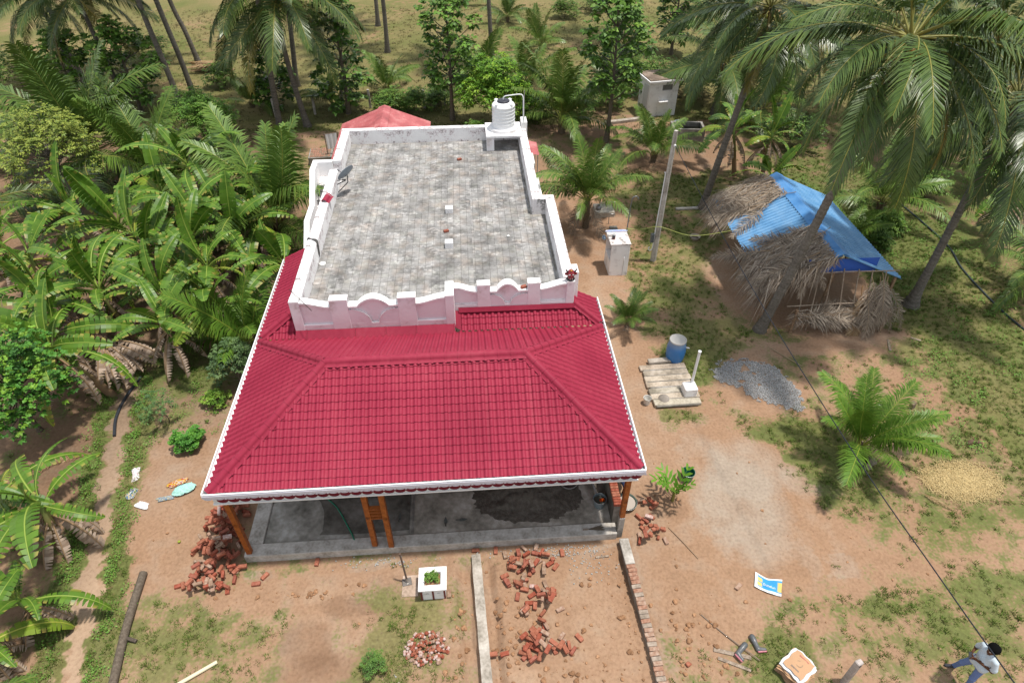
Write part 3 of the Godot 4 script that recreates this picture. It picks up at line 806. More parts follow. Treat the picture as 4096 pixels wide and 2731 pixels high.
func young_palm(label: String, base: Vector3, sc: float, count: int, stem: float, seed_: int, opts := {}) -> Node3D:
	rng.seed = seed_
	var p := thing("young_palm", label, "palm", base, 0.0, opts.get("group", "young coconut palms"))
	var mb := MB.new()
	var h := maxf(stem, 0.12)
	mb.tube([Vector3(0, -0.1, 0), Vector3(0, h * 0.4, 0), Vector3(0, h, 0), Vector3(0, h + 0.35 * sc, 0)], [0.15 * sc + 0.05, 0.19 * sc + 0.03, 0.16 * sc, 0.05 * sc], 8, lin(0.8, 0.7, 0.55))
	for k in 10:           # stubs of old leaf bases
		var an := k * 2.4
		var y := h * (0.2 + 0.07 * k)
		mb.tube([Vector3(cos(an), 0, sin(an)) * 0.14 * sc + Vector3.UP * y, Vector3(cos(an), 0, sin(an)) * 0.30 * sc + Vector3.UP * (y + 0.4 * sc)], [0.055 * sc, 0.03 * sc], 5, lin(1.1, 0.85, 0.5))
	part("stem", mb.mesh(mats.bark), p)
	var cr := hub("crown", p, Transform3D(Basis.IDENTITY, Vector3(0, h, 0)))
	var a := rf(0, TAU)
	var mat: Material = opts.get("mat", null)
	for k in count:
		a += 2.39996 + rf(-0.2, 0.2)
		var t := float(k) / count
		var hi: float = opts.get("erect", 0.0)
		var set_: Array = fronds.yup if t < 0.26 + hi * 0.25 else (fronds.ymid if t < 0.66 + hi else fronds.ylow)
		if opts.get("droopy", false) and t > 0.5: set_ = fronds.low
		var o := part("frond", set_[rng.randi() % 3], cr, Transform3D((Basis(Vector3.UP, a) * Basis(Vector3(0, 0, 1), rng.randfn(0.0, 0.10)) * Basis(Vector3.RIGHT, rng.randfn(0.0, 0.22))).scaled(Vector3.ONE * sc * rf(0.75, 1.12)), Vector3(cos(a), 0, -sin(a)) * 0.06 * sc))
		if mat: o.material_override = mat
		if t > 0.85 and opts.get("yellow", false): o.material_override = mats.frond_yellow
	for k in opts.get("dead", 0):
		var an := rf(0, TAU)
		part("dry_frond", fronds.deadhang[k % 3], cr, Transform3D(Basis(Vector3.UP, an).scaled(Vector3.ONE * sc), Vector3(0, -0.05, 0)))
	return p
func seedling(label: String, base: Vector3, sc: float, count: int, seed_: int) -> Node3D:
	rng.seed = seed_
	var p := thing("palm_seedling", label, "palm", base, 0.0, "coconut seedlings")
	var mb := MB.new()
	mb.tube([Vector3(0, -0.05, 0), Vector3(0, 0.25 * sc, 0), Vector3(0, 0.5 * sc, 0)], [0.05 * sc, 0.045 * sc, 0.02 * sc], 6, lin(0.22, 0.20, 0.06))
	part("stem", mb.mesh(mats.matte), p)
	var cr := hub("crown", p, Transform3D(Basis.IDENTITY, Vector3(0, 0.2 * sc, 0)))
	var a := rf(0, TAU)
	for k in count:
		a += 2.39996
		part("frond", fronds.seed[k % 3], cr, Transform3D(Basis(Vector3.UP, a).scaled(Vector3.ONE * sc * rf(0.8, 1.15)), Vector3.UP * 0.04 * k * sc))
	return p

# banana ------------------------------------------------------------------
var bleaf := {}
func banana_leaf_mesh(L: float, W: float, a0: float, a1: float, tear: float, pal: Array, mat: Material, fold := 0.25) -> ArrayMesh:
	# pal: [midrib, blade, blade light, edge]
	var mb := MB.new()
	var n := 18
	var pts := rachis_points(L, a0, a1, n, rf(-0.6, 0.6))
	var rad := []
	for i in n + 1: rad.append(lerpf(0.036, 0.009, float(i) / n))
	mb.tube(pts, rad, 4, pal[0], false)
	for sg: float in [-1.0, 1.0]:
		var extra := 0.0
		for i in range(3, n):
			if rng.randf() < tear or i == 3: extra = rf(-0.15, 0.75) * tear * 1.6
			var q := []
			for e: int in 2:
				var t := float(i + e) / n
				var u := clampf((t - 0.16) / 0.84, 0.0, 1.0)
				var w := W * 0.5 * pow(sin(PI * clampf(u * 0.93 + 0.045, 0, 1)), 0.55)
				var p: Vector3 = pts[i + e]
				var T: Vector3 = (pts[mini(i + e + 1, n)] - pts[maxi(i + e - 1, 0)]).normalized()
				var S := T.cross(Vector3.UP)
				if S.length() < 0.05: S = Vector3(0, 0, 1)
				S = S.normalized() * sg
				var U := S.cross(T) * sg
				if U.y < 0.0: U = -U
				var tw := 0.0 if (e == 0 or extra <= 0.05) else -0.06 * extra
				var md := p + (S + U * fold).normalized() * w * 0.55 + T * tw
				var ed := md + (S + U * (fold - 0.35) - Vector3.UP * extra).normalized() * w * 0.5 + T * tw
				q.append([p, md, ed])
			var gap := 0.12 if rng.randf() < tear else 0.0
			var c0 := (pal[1] as Color).lerp(pal[2], rng.randf())
			var c1 := c0.lerp(pal[3], 0.75 if rng.randf() < tear * 0.45 else 0.0)
			var f1: Vector3 = q[1][2].lerp(q[0][2], gap)
			mb.quad(q[0][0], q[0][1], q[1][1], q[1][0], c0, Vector3.UP)
			var nn := ((f1 - q[0][1] as Vector3).cross(q[0][2] - q[0][1])).normalized()
			if nn.y < 0: nn = -nn
			var b0 := mb.vert(q[0][1], nn, c0); mb.vert(q[0][2], nn, c1); mb.vert(f1, nn, c1); mb.vert(q[1][1], nn, c0)
			mb.face(b0, b0 + 1, b0 + 2); mb.face(b0, b0 + 2, b0 + 3)
	return mb.mesh(mat)
func make_banana_leaves() -> void:
	rng.seed = 99
	var g := [lin(0.20, 0.28, 0.06), lin(0.042, 0.098, 0.014), lin(0.090, 0.172, 0.022), lin(0.30, 0.24, 0.07)]
	var y := [lin(0.30, 0.32, 0.07), lin(0.10, 0.17, 0.02), lin(0.16, 0.22, 0.03), lin(0.40, 0.26, 0.09)]
	var d := [lin(0.30, 0.20, 0.12), lin(0.22, 0.16, 0.115), lin(0.42, 0.33, 0.26), lin(0.16, 0.11, 0.08)]
	bleaf.up = []; bleaf.arch = []; bleaf.flat = []; bleaf.yellow = []; bleaf.dead = []
	for k in 3:
		bleaf.up.append(banana_leaf_mesh(2.3, 0.52, rf(74, 84), rf(40, 62), 0.25, g, mats.banana, 0.45))
		bleaf.arch.append(banana_leaf_mesh(2.5, 0.54, rf(50, 66), rf(-40, -8), 0.6, g, mats.banana, 0.25))
		bleaf.flat.append(banana_leaf_mesh(2.4, 0.52, rf(28, 46), rf(-70, -40), 0.75, g, mats.banana, 0.12))
		bleaf.yellow.append(banana_leaf_mesh(2.2, 0.58, rf(12, 26), rf(-78, -60), 0.55, y, mats.banana, 0.05))
		bleaf.dead.append(banana_leaf_mesh(1.8, 0.42, rf(-35, -15), rf(-89, -86), 0.85, d, mats.dry, -0.6))
func banana(label: String, base: Vector3, h: float, count: int, dead: int, seed_: int, sc := 1.0, lean := Vector3.ZERO) -> Node3D:
	rng.seed = seed_
	var p := thing("banana_plant", label, "banana plant", base, 0.0, "banana plants")
	var mb := MB.new()
	var top := Vector3(lean.x + rng.randfn(0.0, 0.22), h * rf(0.85, 1.12), lean.z + rng.randfn(0.0, 0.22))
	mb.tube([Vector3(0, -0.1, 0), top * 0.35, top * 0.75, top, top + Vector3(0, 0.25, 0)], [0.13 * sc, 0.12 * sc, 0.10 * sc, 0.075 * sc, 0.03], 8, lin(0.2, 0.17, 0.09), true, [lin(0.20, 0.13, 0.08), lin(0.24, 0.16, 0.09), lin(0.22, 0.22, 0.08), lin(0.16, 0.24, 0.07), lin(0.16, 0.26, 0.07)])
	part("stem", mb.mesh(mats.matte), p)
	var cr := hub("crown", p, Transform3D(Basis.IDENTITY, top))
	var a := rf(0, TAU)
	for k in count:
		a += 2.39996 + rf(-0.3, 0.3)
		var t := float(k) / count
		var s: Array = bleaf.up if t < 0.15 else (bleaf.arch if t < 0.5 else (bleaf.flat if t < 0.86 else bleaf.yellow))
		part("leaf", s[rng.randi() % 3], cr, Transform3D((Basis(Vector3.UP, a) * Basis(Vector3(0, 0, 1), rng.randfn(0.0, 0.22)) * Basis(Vector3.RIGHT, rng.randfn(0.0, 0.35))).scaled(Vector3.ONE * sc * rf(0.68, 1.22)), Vector3.UP * (0.15 - 0.25 * t)))
	for k in dead:
		a += 1.9 + rf(-0.4, 0.4)
		part("dry_leaf", bleaf.dead[k % 3], cr, Transform3D(Basis(Vector3.UP, a).scaled(Vector3.ONE * sc * rf(0.75, 1.1)), Vector3.UP * rf(-0.45, -0.1)))
	return p

# broad-leaved trees and bushes -------------------------------------------
func crown_mesh(blobs: Array, ll: float, lw: float, cols: Array, mat: Material, droop: float, whorl := 5) -> ArrayMesh:
	# blobs: [centre, radius (Vector3), sprays]; each spray is a whorl of leaves facing outwards
	var mb := MB.new()
	for b in blobs:
		var c0: Vector3 = b[0]
		var r: Vector3 = b[1]
		for k in b[2]:
			var d := Vector3(rng.randfn(), rng.randfn() * 0.9 + 0.25, rng.randfn()).normalized()
			var p := c0 + d * r * pow(rng.randf(), 0.33)
			var col: Color = cols[rng.randi() % cols.size()]
			var cc := col * rf(0.8, 1.2)
			var a0 := rf(0, TAU)
			for w in whorl:
				var a := a0 + TAU * w / whorl + rf(-0.3, 0.3)
				var o := (d * 0.7 + Vector3(cos(a), rf(-0.15, 0.5), sin(a))).normalized()
				leaf(mb, p + o * ll * 0.12, o, ll * rf(0.75, 1.15), lw * rf(0.8, 1.15), cc, droop)
	return mb.mesh(mat)
func limbs_mesh(h: float, r: float, tips: Array, col: Color, start := 0.3) -> ArrayMesh:
	var mb := MB.new()
	var pts := []
	var rad := []
	var wob := Vector2(rf(-0.1, 0.1), rf(-0.1, 0.1))
	for i in 9:
		var t := i / 8.0
		pts.append(Vector3(wob.x * sin(t * 4.0), h * t - 0.1 * (1.0 - t), wob.y * sin(t * 3.1 + 0.5) ))
		rad.append(r * (1.0 - 0.82 * t) + (0.5 * r * exp(-t * 14.0)))
	mb.tube(pts, rad, 8, col)
	for tp in tips:
		var t := clampf((tp as Vector3).y / h - 0.14, start, 0.97)
		var b: Vector3 = pts[int(t * 8.0)].lerp(pts[mini(int(t * 8.0) + 1, 8)], t * 8.0 - int(t * 8.0))
		var m: Vector3 = b.lerp(tp, 0.5) - Vector3.UP * 0.12
		mb.tube([b, m, tp], [r * 0.32, r * 0.2, r * 0.06], 5, col, false)
	return mb.mesh(mats.bark)
func teak(label: String, base: Vector3, h: float, rx: float, seed_: int, mat: Material, low := 0.22, n := 30, sprays := 11, group := "tall broad-leaved trees behind the house") -> Node3D:
	rng.seed = seed_
	var p := thing("broadleaf_tree", label, "tree", base, rf(0, TAU), group)
	var blobs := []
	var tips := []
	for k in n:
		var t := lerpf(low, 1.0, (k + rf(0, 0.8)) / n)
		var R := rx * (0.55 + 0.6 * sin(PI * pow(clampf((t - low) / (1.0 - low), 0, 1), 0.8) * 0.92 + 0.15)) * rf(0.5, 1.05)
		var a := k * 2.39996 + rf(-0.4, 0.4)
		var c := Vector3(cos(a) * R, h * t, sin(a) * R)
		if t > 0.93: c = Vector3(cos(a) * 0.2, h * t, sin(a) * 0.2)
		var s := rf(0.28, 0.46)
		blobs.append([c, Vector3(s, s * 0.8, s) * 1.1, sprays])
		tips.append(c)
	part("trunk", limbs_mesh(h, 0.085 + h * 0.006, tips, Color(0.85, 0.8, 0.72)), p)
	part("crown", crown_mesh(blobs, 0.34, 0.25, [lin(0.06, 0.125, 0.022), lin(0.085, 0.165, 0.028), lin(0.12, 0.205, 0.035), lin(0.05, 0.10, 0.02)], mat, 0.35, 5), p)
	return p
func bush(label: String, base: Vector3, h: float, r: Vector3, seed_: int, o := {}) -> Node3D:
	# o: n blobs, sprays, leaf length/width, cols, mat, droop, hollow, group, called
	rng.seed = seed_
	var p := thing(o.get("called", "bush"), label, o.get("category", "bush"), base, rf(0, TAU), o.get("group", "bushes of the grove"))
	var blobs := []
	var tips := []
	var n: int = o.get("n", 22)
	for k in n:
		var d := Vector3(rng.randfn(), rng.randfn(), rng.randfn()).normalized()
		if d.y < -0.55: d.y = -d.y * 0.5
		var c := Vector3(0, h, 0) + d * r * rf(0.55, 0.95)
		c.y = maxf(c.y, 0.12)
		var s: float = o.get("blob", 0.38) * rf(0.8, 1.25)
		blobs.append([c, Vector3(s, s * 0.8, s), o.get("sprays", 20)])
		tips.append(c)
	part("trunk", limbs_mesh(h * 0.9, o.get("stem", 0.06), tips, o.get("bark", Color(0.8, 0.72, 0.62)), 0.12), p)
	part("crown", crown_mesh(blobs, o.get("ll", 0.17), o.get("lw", 0.06), o.get("cols", [lin(0.07, 0.14, 0.02), lin(0.10, 0.18, 0.025), lin(0.13, 0.20, 0.03)]), o.get("mat", mats.leaf), o.get("droop", 0.3), o.get("whorl", 6)), p)
	return p

# ---------------------------------------------------------------- house
var house: Node3D
const HB := Vector3(-1.2, 0.0, -18.5)
func hp(called: String, mb: MB, mat: Material, parent: Node3D = null) -> MeshInstance3D:
	return part(called, mb.mesh(mat), house if parent == null else parent, Transform3D(Basis.IDENTITY, -HB))
func wall_box(called: String, a: Vector3, b: Vector3, mat: Material, ch := 0.012) -> MeshInstance3D:
	var mb := MB.new()
	mb.box((a + b) * 0.5, (b - a).abs(), Color.WHITE, Basis.IDENTITY, ch)
	return hp(called, mb, mat)

const PITCH := 0.1825
const ROW := 0.203
func wave_h(u: float) -> float:
	var s := fposmod(u / PITCH, 1.0)
	return 0.054 * pow(sin(PI * s / 0.64), 0.75) if s < 0.64 else 0.0
# O: eave corner, U along the eave, V up the slope; lo/hi give the limits of u at height v along the slope
func roof_slope(parent: Node3D, O: Vector3, U: Vector3, V: Vector3, lv: float, u0: float, u1: float, lo: Callable, hi: Callable) -> void:
	var N := U.cross(V).normalized()
	if N.y < 0: N = -N
	var steps := [0.0, 0.06, 0.14, 0.22, 0.32, 0.42, 0.50, 0.58, 0.64, 0.82]
	var per := 6
	var sheets := int(ceil((u1 - u0) / (PITCH * per)))
	for sh in sheets:
		var ua := u0 + sh * PITCH * per
		var ub := minf(u1, ua + PITCH * per)
		var us := []
		var w := ua
		while w < ub - 1e-4:
			for s in steps:
				if w + s * PITCH < ub: us.append(w + s * PITCH)
			w += PITCH
		us.append(ub)
		var mb := MB.new()
		var tone := rf(0.94, 1.05)
		var col := Color(tone, tone, tone)
		var rows := int(ceil(lv / ROW))
		for r in rows:
			var va := r * ROW
			var vb := minf(lv, va + ROW)
			if vb - va < 0.01: continue
			var l1 := []
			var l2 := []
			var l0 := []
			for u in us:
				var ca: float = clampf(u, lo.call(va), maxf(lo.call(va), hi.call(va)))
				var cb: float = clampf(u, lo.call(vb), maxf(lo.call(vb), hi.call(vb)))
				l0.append(O + U * ca + V * va + N * (wave_h(ca) - 0.004))
				l1.append(O + U * ca + V * (va - 0.006) + N * (wave_h(ca) + 0.023))
				l2.append(O + U * cb + V * vb + N * (wave_h(cb) + 0.001))
			if (l1[0] as Vector3).distance_to(l1[l1.size() - 1]) < 0.004: continue
			mb.grid([l1, l2], col, N)
			mb.grid([l0, l1], col, -V + N * 0.2)
		if mb.ix.size() > 0: hp("roof_sheet", mb, mats.roof_red, parent)
var cap_mesh: ArrayMesh
func cap_line(parent: Node3D, a: Vector3, b: Vector3, r := 0.10) -> void:
	if cap_mesh == null:
		var mb := MB.new()
		for seg in [[0.0, 0.30, 1.0], [0.30, 0.355, 1.10]]:
			var r0 := []
			var r1 := []
			for k in 15:
				var an := PI * (k - 2.0) / 10.0
				var y := sin(clampf(an, 0, PI)) * 0.10
				var z := cos(clampf(an, 0, PI)) * 0.10
				if k < 2: z = 0.10 + 0.035 * (2 - k); y = -0.020 * (2 - k)
				if k > 12: z = -0.10 - 0.035 * (k - 12); y = -0.020 * (k - 12)
				r0.append(Vector3(seg[0], y * seg[2], z * seg[2])); r1.append(Vector3(seg[1], y * seg[2], z * seg[2]))
			mb.grid([r0, r1], Color(0.95, 0.95, 0.95), Vector3.UP)
		cap_mesh = mb.mesh(mats.roof_red)
	var d := b - a
	var n := maxi(1, int(round(d.length() / 0.335)))
	var X := d.normalized()
	var Z := X.cross(Vector3.UP).normalized()
	var Y := Z.cross(X)
	for i in n:
		var s := d.length() / n / 0.335
		part("ridge_cap", cap_mesh, parent, Transform3D(Basis(X * s, Y * r / 0.10, Z * r / 0.10), a + d * float(i) / n - HB))

func parapet_front(left: float, z: float, base: float, top: float, segs: Dictionary, called: String) -> void:
	# segs: u positions of pillar, wave, pier, low, arch ... in metres from the left end
	var low := top - 0.24
	var out := PackedVector2Array()
	var back := MB.new()
	var coping := MB.new()
	var proud := MB.new()
	var T := Transform3D(Basis.IDENTITY, Vector3(left, 0, z))
	var crest := []          # the top outline, left to right
	for s in segs.line:
		var kind: String = s[0]
		var a: float = s[1]
		var b: float = s[2]
		if kind == "block":
			crest.append(Vector2(a, top)); crest.append(Vector2(b, top))
		elif kind == "low":
			crest.append(Vector2(a, low)); crest.append(Vector2(b, low))
		elif kind == "down" or kind == "up":
			for k in 13:
				var t := k / 12.0
				var w := 0.5 + 0.5 * cos(PI * t)
				if kind == "up": w = 1.0 - w
				crest.append(Vector2(lerpf(a, b, t), low + 0.02 + (top - 0.07 - low) * w))
		elif kind == "arch":
			for k in 17:
				var t := k / 16.0
				crest.append(Vector2(lerpf(a, b, t), low + (top + 0.02 - low) * pow(sin(PI * t), 0.8)))
	for p in crest: out.append(p)
	out.append(Vector2(segs.width, base)); out.append(Vector2(0, base))
	back.prism(out, 0.16, Color.WHITE, T.translated(Vector3(0, 0, -0.07)))
	# white coping that follows the outline
	for i in crest.size() - 1:
		var p: Vector2 = crest[i]
		var q: Vector2 = crest[i + 1]
		if absf(p.x - q.x) < 0.004: continue
		var A := Vector3(left + p.x, p.y + 0.008, 0)
		var B := Vector3(left + q.x, q.y + 0.008, 0)
		var zf := z + 0.02
		var zb := z - 0.25
		var hh := 0.055
		coping.quad(A + Vector3(0, 0, zf), B + Vector3(0, 0, zf), B + Vector3(0, 0, zb), A + Vector3(0, 0, zb), Color.WHITE, Vector3.UP)
		coping.quad(A + Vector3(0, 0, zf), B + Vector3(0, 0, zf), B + Vector3(0, -hh, zf), A + Vector3(0, -hh, zf), Color.WHITE, Vector3(0, 0, 1))
		coping.quad(A + Vector3(0, -hh, zf), B + Vector3(0, -hh, zf), B + Vector3(0, -hh, zb), A + Vector3(0, -hh, zb), Color.WHITE, Vector3.DOWN)
		coping.quad(A + Vector3(0, 0, zb), B + Vector3(0, 0, zb), B + Vector3(0, -hh, zb), A + Vector3(0, -hh, zb), Color.WHITE, Vector3(0, 0, -1))
	for x in segs.blocks:    # piers and pillars stand proud
		proud.box(Vector3(left + (x[0] + x[1]) * 0.5, (base + top) * 0.5, z - 0.11), Vector3(x[1] - x[0], top - base + 0.012, 0.25), Color.WHITE, Basis.IDENTITY, 0.012)
	proud.box(Vector3(left + segs.width * 0.5, base + 0.10, z - 0.045), Vector3(segs.width - 0.01, 0.20, 0.09), Color.WHITE, Basis.IDENTITY, 0.008)
	# goblet shape below the arch
	for m in segs.goblets:   # [outer x, foot x]
		var poly := PackedVector2Array([Vector2(m[0], base + 0.19), Vector2(m[1], base + 0.19)])
		for k in 11:
			var t := k / 10.0
			poly.append(Vector2(lerpf(m[1], m[0], 1.0 - cos(t * PI * 0.5)), base + 0.19 + (low - 0.13 - base - 0.19) * sin(t * PI * 0.5)))
		proud.prism(poly, 0.08, Color.WHITE, T.translated(Vector3(0, 0, -0.002)))
		for k in 10:         # its white rim
			var p := poly[k + 1]
			var q := poly[k + 2]
			var tn := (q - p).normalized()
			var nr := Vector2(tn.y, -tn.x) * (0.03 if m[1] > m[0] else -0.03)
			var A := Vector3(left + p.x, p.y, z + 0.012)
			var B := Vector3(left + q.x, q.y, z + 0.012)
			var O := Vector3(nr.x, nr.y, 0)
			coping.quad(A, B, B + O, A + O, Color.WHITE, Vector3(0, 0, 1))
			coping.quad(A + O, B + O, B + O - Vector3(0, 0, 0.1), A + O - Vector3(0, 0, 0.1), Color.WHITE, O)
			coping.quad(A, B, B - Vector3(0, 0, 0.02), A - Vector3(0, 0, 0.02), Color.WHITE, -O)
	hp(called, back, mats.plaster_pink)
	hp("parapet_relief", proud, mats.plaster_pink)
	hp("parapet_coping", coping, mats.plaster)

func make_house() -> void:
	rng.seed = 4242
	house = thing("house", "white single-storey house with flat tiled terrace and crimson tiled porch roof", "house", HB)
	# --- plinth, porch floor, kerbs
	wall_box("plinth", Vector3(-6.30, -0.1, -15.3), Vector3(3.52, 0.20, -9.80), mats.concrete, 0.01)
	wall_box("porch_kerb", Vector3(-6.31, -0.1, -10.13), Vector3(3.53, 0.255, -9.76), mats.concrete_pale, 0.015)
	wall_box("porch_kerb", Vector3(-6.31, -0.1, -15.3), Vector3(-5.90, 0.252, -10.131), mats.concrete_pale, 0.015)
	var fl := MB.new()       # the two screeded floor panels with a groove between
	fl.box(Vector3(-3.93, 0.206, -12.72), Vector3(3.88, 0.02, 5.14), Color(0.95, 0.95, 0.93))
	fl.box(Vector3(0.80, 0.212, -12.72), Vector3(5.46, 0.02, 5.14), Color(1.0, 0.96, 0.90))
	hp("porch_floor", fl, mats.concrete)
	var wetp := MB.new()     # fresh wet screed on the left panel
	var wp := PackedVector2Array()
	for k in 40:
		var tz := k / 39.0
		wp.append(Vector2(-4.55 - 0.5 * tz + 0.22 * sin(tz * 9.0 + 0.6) + rf(-0.025, 0.025), lerpf(-10.30, -14.8, tz)))
	for p in [[-2.05, -14.8], [-2.05, -10.30], [-3.0, -10.26]]: wp.append(Vector2(p[0], p[1]))
	wetp.prism(wp, 0.006, Color(0.42, 0.41, 0.39), Transform3D(Basis(Vector3.RIGHT, PI / 2), Vector3(0, 0.222, 0)))
	hp("wet_screed", wetp, mats.concrete)
	# --- walls of the rooms
	wall_box("wall", Vector3(-5.27, 0.0, -20.9), Vector3(2.97, 3.70, -15.66), mats.plaster)
	wall_box("wall", Vector3(-5.27, 0.0, -27.44), Vector3(2.48, 3.70, -20.905), mats.plaster)
	wall_box("wall", Vector3(-5.27, 0.0, -15.655), Vector3(-0.61, 3.40, -15.24), mats.plaster)
	# right-hand sunshade, window box and their supports
	wall_box("sunshade", Vector3(2.485, 2.45, -26.2), Vector3(3.0, 2.56, -23.6), mats.plaster)
	wall_box("sunshade", Vector3(2.485, 2.45, -28.4), Vector3(2.98, 2.60, -27.3), mats.plaster)
	wall_box("service_box", Vector3(2.485, 1.55, -26.9), Vector3(3.05, 2.2, -25.0), mats.plaster)
	wall_box("wall_ledge", Vector3(2.485, 0.0, -23.4), Vector3(2.95, 2.75, -20.95), mats.concrete_pale)
	# --- terrace floor and its tiles
	wall_box("terrace_slab", Vector3(-4.97, 3.702, -27.2), Vector3(2.20, 3.775, -15.87), mats.concrete)
	wall_box("terrace_slab", Vector3(-4.97, 3.702, -15.869), Vector3(-0.87, 3.775, -15.44), mats.concrete)
	wall_box("terrace_slab", Vector3(2.205, 3.702, -20.72), Vector3(2.68, 3.775, -15.86), mats.concrete)
	var tf := hub("terrace_paving", house)
	var S := 0.2285
	var cells := []
	var z := -15.47
	while z - S > -27.2:
		var x := -4.955
		while x + S * 0.6 < 2.66:
			var cx := x + S * 0.5
			var cz := z - S * 0.5
			var ok := (cx + S * 0.5 < 2.18 or cz > -20.55) and (cz < -15.98 or cx < -0.99) and not (cx < -4.96 + S * 0.5)
			if ok: cells.append(Vector2(cx, cz))
			x += S
		z -= S
	var tile_meshes := []
	for k in 8:
		var mb := MB.new()
		var g := rf(0.97, 1.03)
		mb.box(Vector3(0, -0.012, 0), Vector3(S - rf(0.004, 0.007), 0.024, S - rf(0.004, 0.007)), Color(g, g * rf(0.98, 1.0), g * rf(0.96, 1.0)), Basis.IDENTITY, 0.002)
		tile_meshes.append(mb)
	var shared := []
	for mb in tile_meshes: shared.append(mb.mesh(mats.terrace))
	var rest := MB.new()
	for i in cells.size():
		var c: Vector2 = cells[i]
		var b := Basis(Vector3.UP, rf(-0.02, 0.02)) * Basis(Vector3.RIGHT, rf(-0.012, 0.012))
		var at := Vector3(c.x, 3.80 + rf(-0.003, 0.003), c.y)
		if i < 300: part("terrace_tile", shared[rng.randi() % 8], tf, Transform3D(b, at - HB))
		else: rest.append(tile_meshes[rng.randi() % 8], Transform3D(b, at))
	var ro := part("far_terrace_tiles", rest.mesh(mats.terrace), tf, Transform3D(Basis.IDENTITY, -HB))
	ro.set_meta("kind", "stuff")
	# --- parapets round the terrace
	var top := 4.38
	wall_box("parapet", Vector3(-5.28, 3.2, -23.62), Vector3(-4.96, top, -15.45), mats.plaster_stained2)
	wall_box("parapet", Vector3(-5.28, 3.2, -27.2), Vector3(-4.96, top, -24.36), mats.plaster_stained2)
	wall_box("parapet", Vector3(-5.30, 3.2, -27.45), Vector3(2.50, top + 0.004, -27.19), mats.plaster_stained2)
	wall_box("parapet", Vector3(2.19, 3.2, -27.185), Vector3(2.50, top, -21.01), mats.plaster_stained2)
	wall_box("parapet", Vector3(2.19, 3.2, -21.0), Vector3(2.98, top + 0.003, -20.70), mats.plaster_stained)
	wall_box("parapet", Vector3(2.665, 3.2, -20.695), Vector3(2.98, top, -15.9), mats.plaster_stained2)
	wall_box("corner_pillar", Vector3(2.97, 3.0, -16.5), Vector3(3.16, 4.42, -16.05), mats.plaster)
	parapet_front(-5.28, -15.2, 3.32, top, {"width": 4.68, "line": [["block", 0.0, 0.28], ["down", 0.28, 1.12], ["block", 1.12, 1.64], ["low", 1.64, 1.89], ["arch", 1.89, 2.81], ["low", 2.81, 3.06], ["block", 3.06, 3.58], ["up", 3.58, 4.42], ["block", 4.42, 4.68]],
		"blocks": [[0.0, 0.28], [1.12, 1.64], [3.06, 3.58], [4.42, 4.68]], "goblets": [[1.62, 2.22], [3.08, 2.48]]}, "parapet_panel")
	parapet_front(-0.60, -15.64, 3.46, top, {"width": 3.58, "line": [["down", 0.0, 0.68], ["block", 0.68, 1.07], ["low", 1.07, 1.26], ["arch", 1.26, 1.90], ["low", 1.90, 2.18], ["block", 2.18, 2.56], ["up", 2.56, 3.34], ["block", 3.34, 3.58]],
		"blocks": [[0.68, 1.07], [2.18, 2.56], [3.34, 3.58]], "goblets": [[1.05, 1.47], [2.20, 1.69]]}, "parapet_panel")
	wall_box("parapet_return", Vector3(-0.86, 3.32, -15.92), Vector3(-0.60, top + 0.006, -15.455), mats.plaster)
	# --- outside stair on the left
	var so := MB.new()
	var prof := PackedVector2Array([Vector2(-24.46, 0.0), Vector2(-24.46, 4.38), Vector2(-23.6, 4.38), Vector2(-22.5, 3.5), Vector2(-21.3, 3.5), Vector2(-18.0, 1.0), Vector2(-18.0, 0.0)])
	so.prism(prof, 0.2, Color.WHITE, Transform3D(Basis(Vector3(0, 0, 1), Vector3.UP, Vector3(-1, 0, 0)), Vector3(-6.04, 0, 0)))
	hp("stair_wall", so, mats.plaster)
	wall_box("stair_end_wall", Vector3(-6.03, 2.6, -24.47), Vector3(-5.285, 4.379, -24.24), mats.plaster)
	wall_box("stair_landing", Vector3(-5.84, 3.5, -24.235), Vector3(-5.285, 3.80, -23.5), mats.plaster_stained)
	for k in 14:
		var zz := -23.5 + 0.26 * k + (0.5 if k > 4 else 0.0)
		wall_box("step", Vector3(-5.838, 3.80 - 0.175 * (k + 1) - 0.16, zz), Vector3(-5.285, 3.80 - 0.175 * (k + 1), zz + 0.275 + (0.5 if k == 4 else 0.0)), mats.plaster_stained, 0.006)
	# --- water tank stand
	wall_box("tank_stand_leg", Vector3(0.80, 3.8, -26.32), Vector3(1.11, 4.36, -26.06), mats.plaster_pink)
	wall_box("tank_slab", Vector3(0.78, 4.361, -27.47), Vector3(2.30, 4.46, -26.03), mats.plaster)
	wall_box("tank_pier", Vector3(2.31, 3.2, -27.52), Vector3(2.56, 4.66, -26.9), mats.plaster)
	# small vent blocks on the terrace
	wall_box("vent_block", Vector3(-0.90, 3.79, -18.86), Vector3(-0.63, 4.02, -18.60), mats.plaster)
	wall_box("vent_block", Vector3(-0.90, 3.79, -21.18), Vector3(-0.63, 4.00, -20.93), mats.plaster)
	# --- roof
	var rt := hub("porch_roof", house)
	var ye := 3.09
	var yr := 4.58
	var zf := -9.67
	var zb := -15.06
	var zr := -12.34
	var xl := -6.36
	var xr := 3.79
	var xa := -3.79
	var xb := 1.21
	var vf := Vector3(0, yr - ye, zr - zf)
	var lf := vf.length()
	roof_slope(rt, Vector3(xl, ye, zf), Vector3.RIGHT, vf.normalized(), lf, 0.0, xr - xl, func(v): return (xa - xl) * v / lf, func(v): return (xr - xl) - (xr - xb) * v / lf)
	var vb := Vector3(0, yr - ye, zr - zb)
	var lb := vb.length()
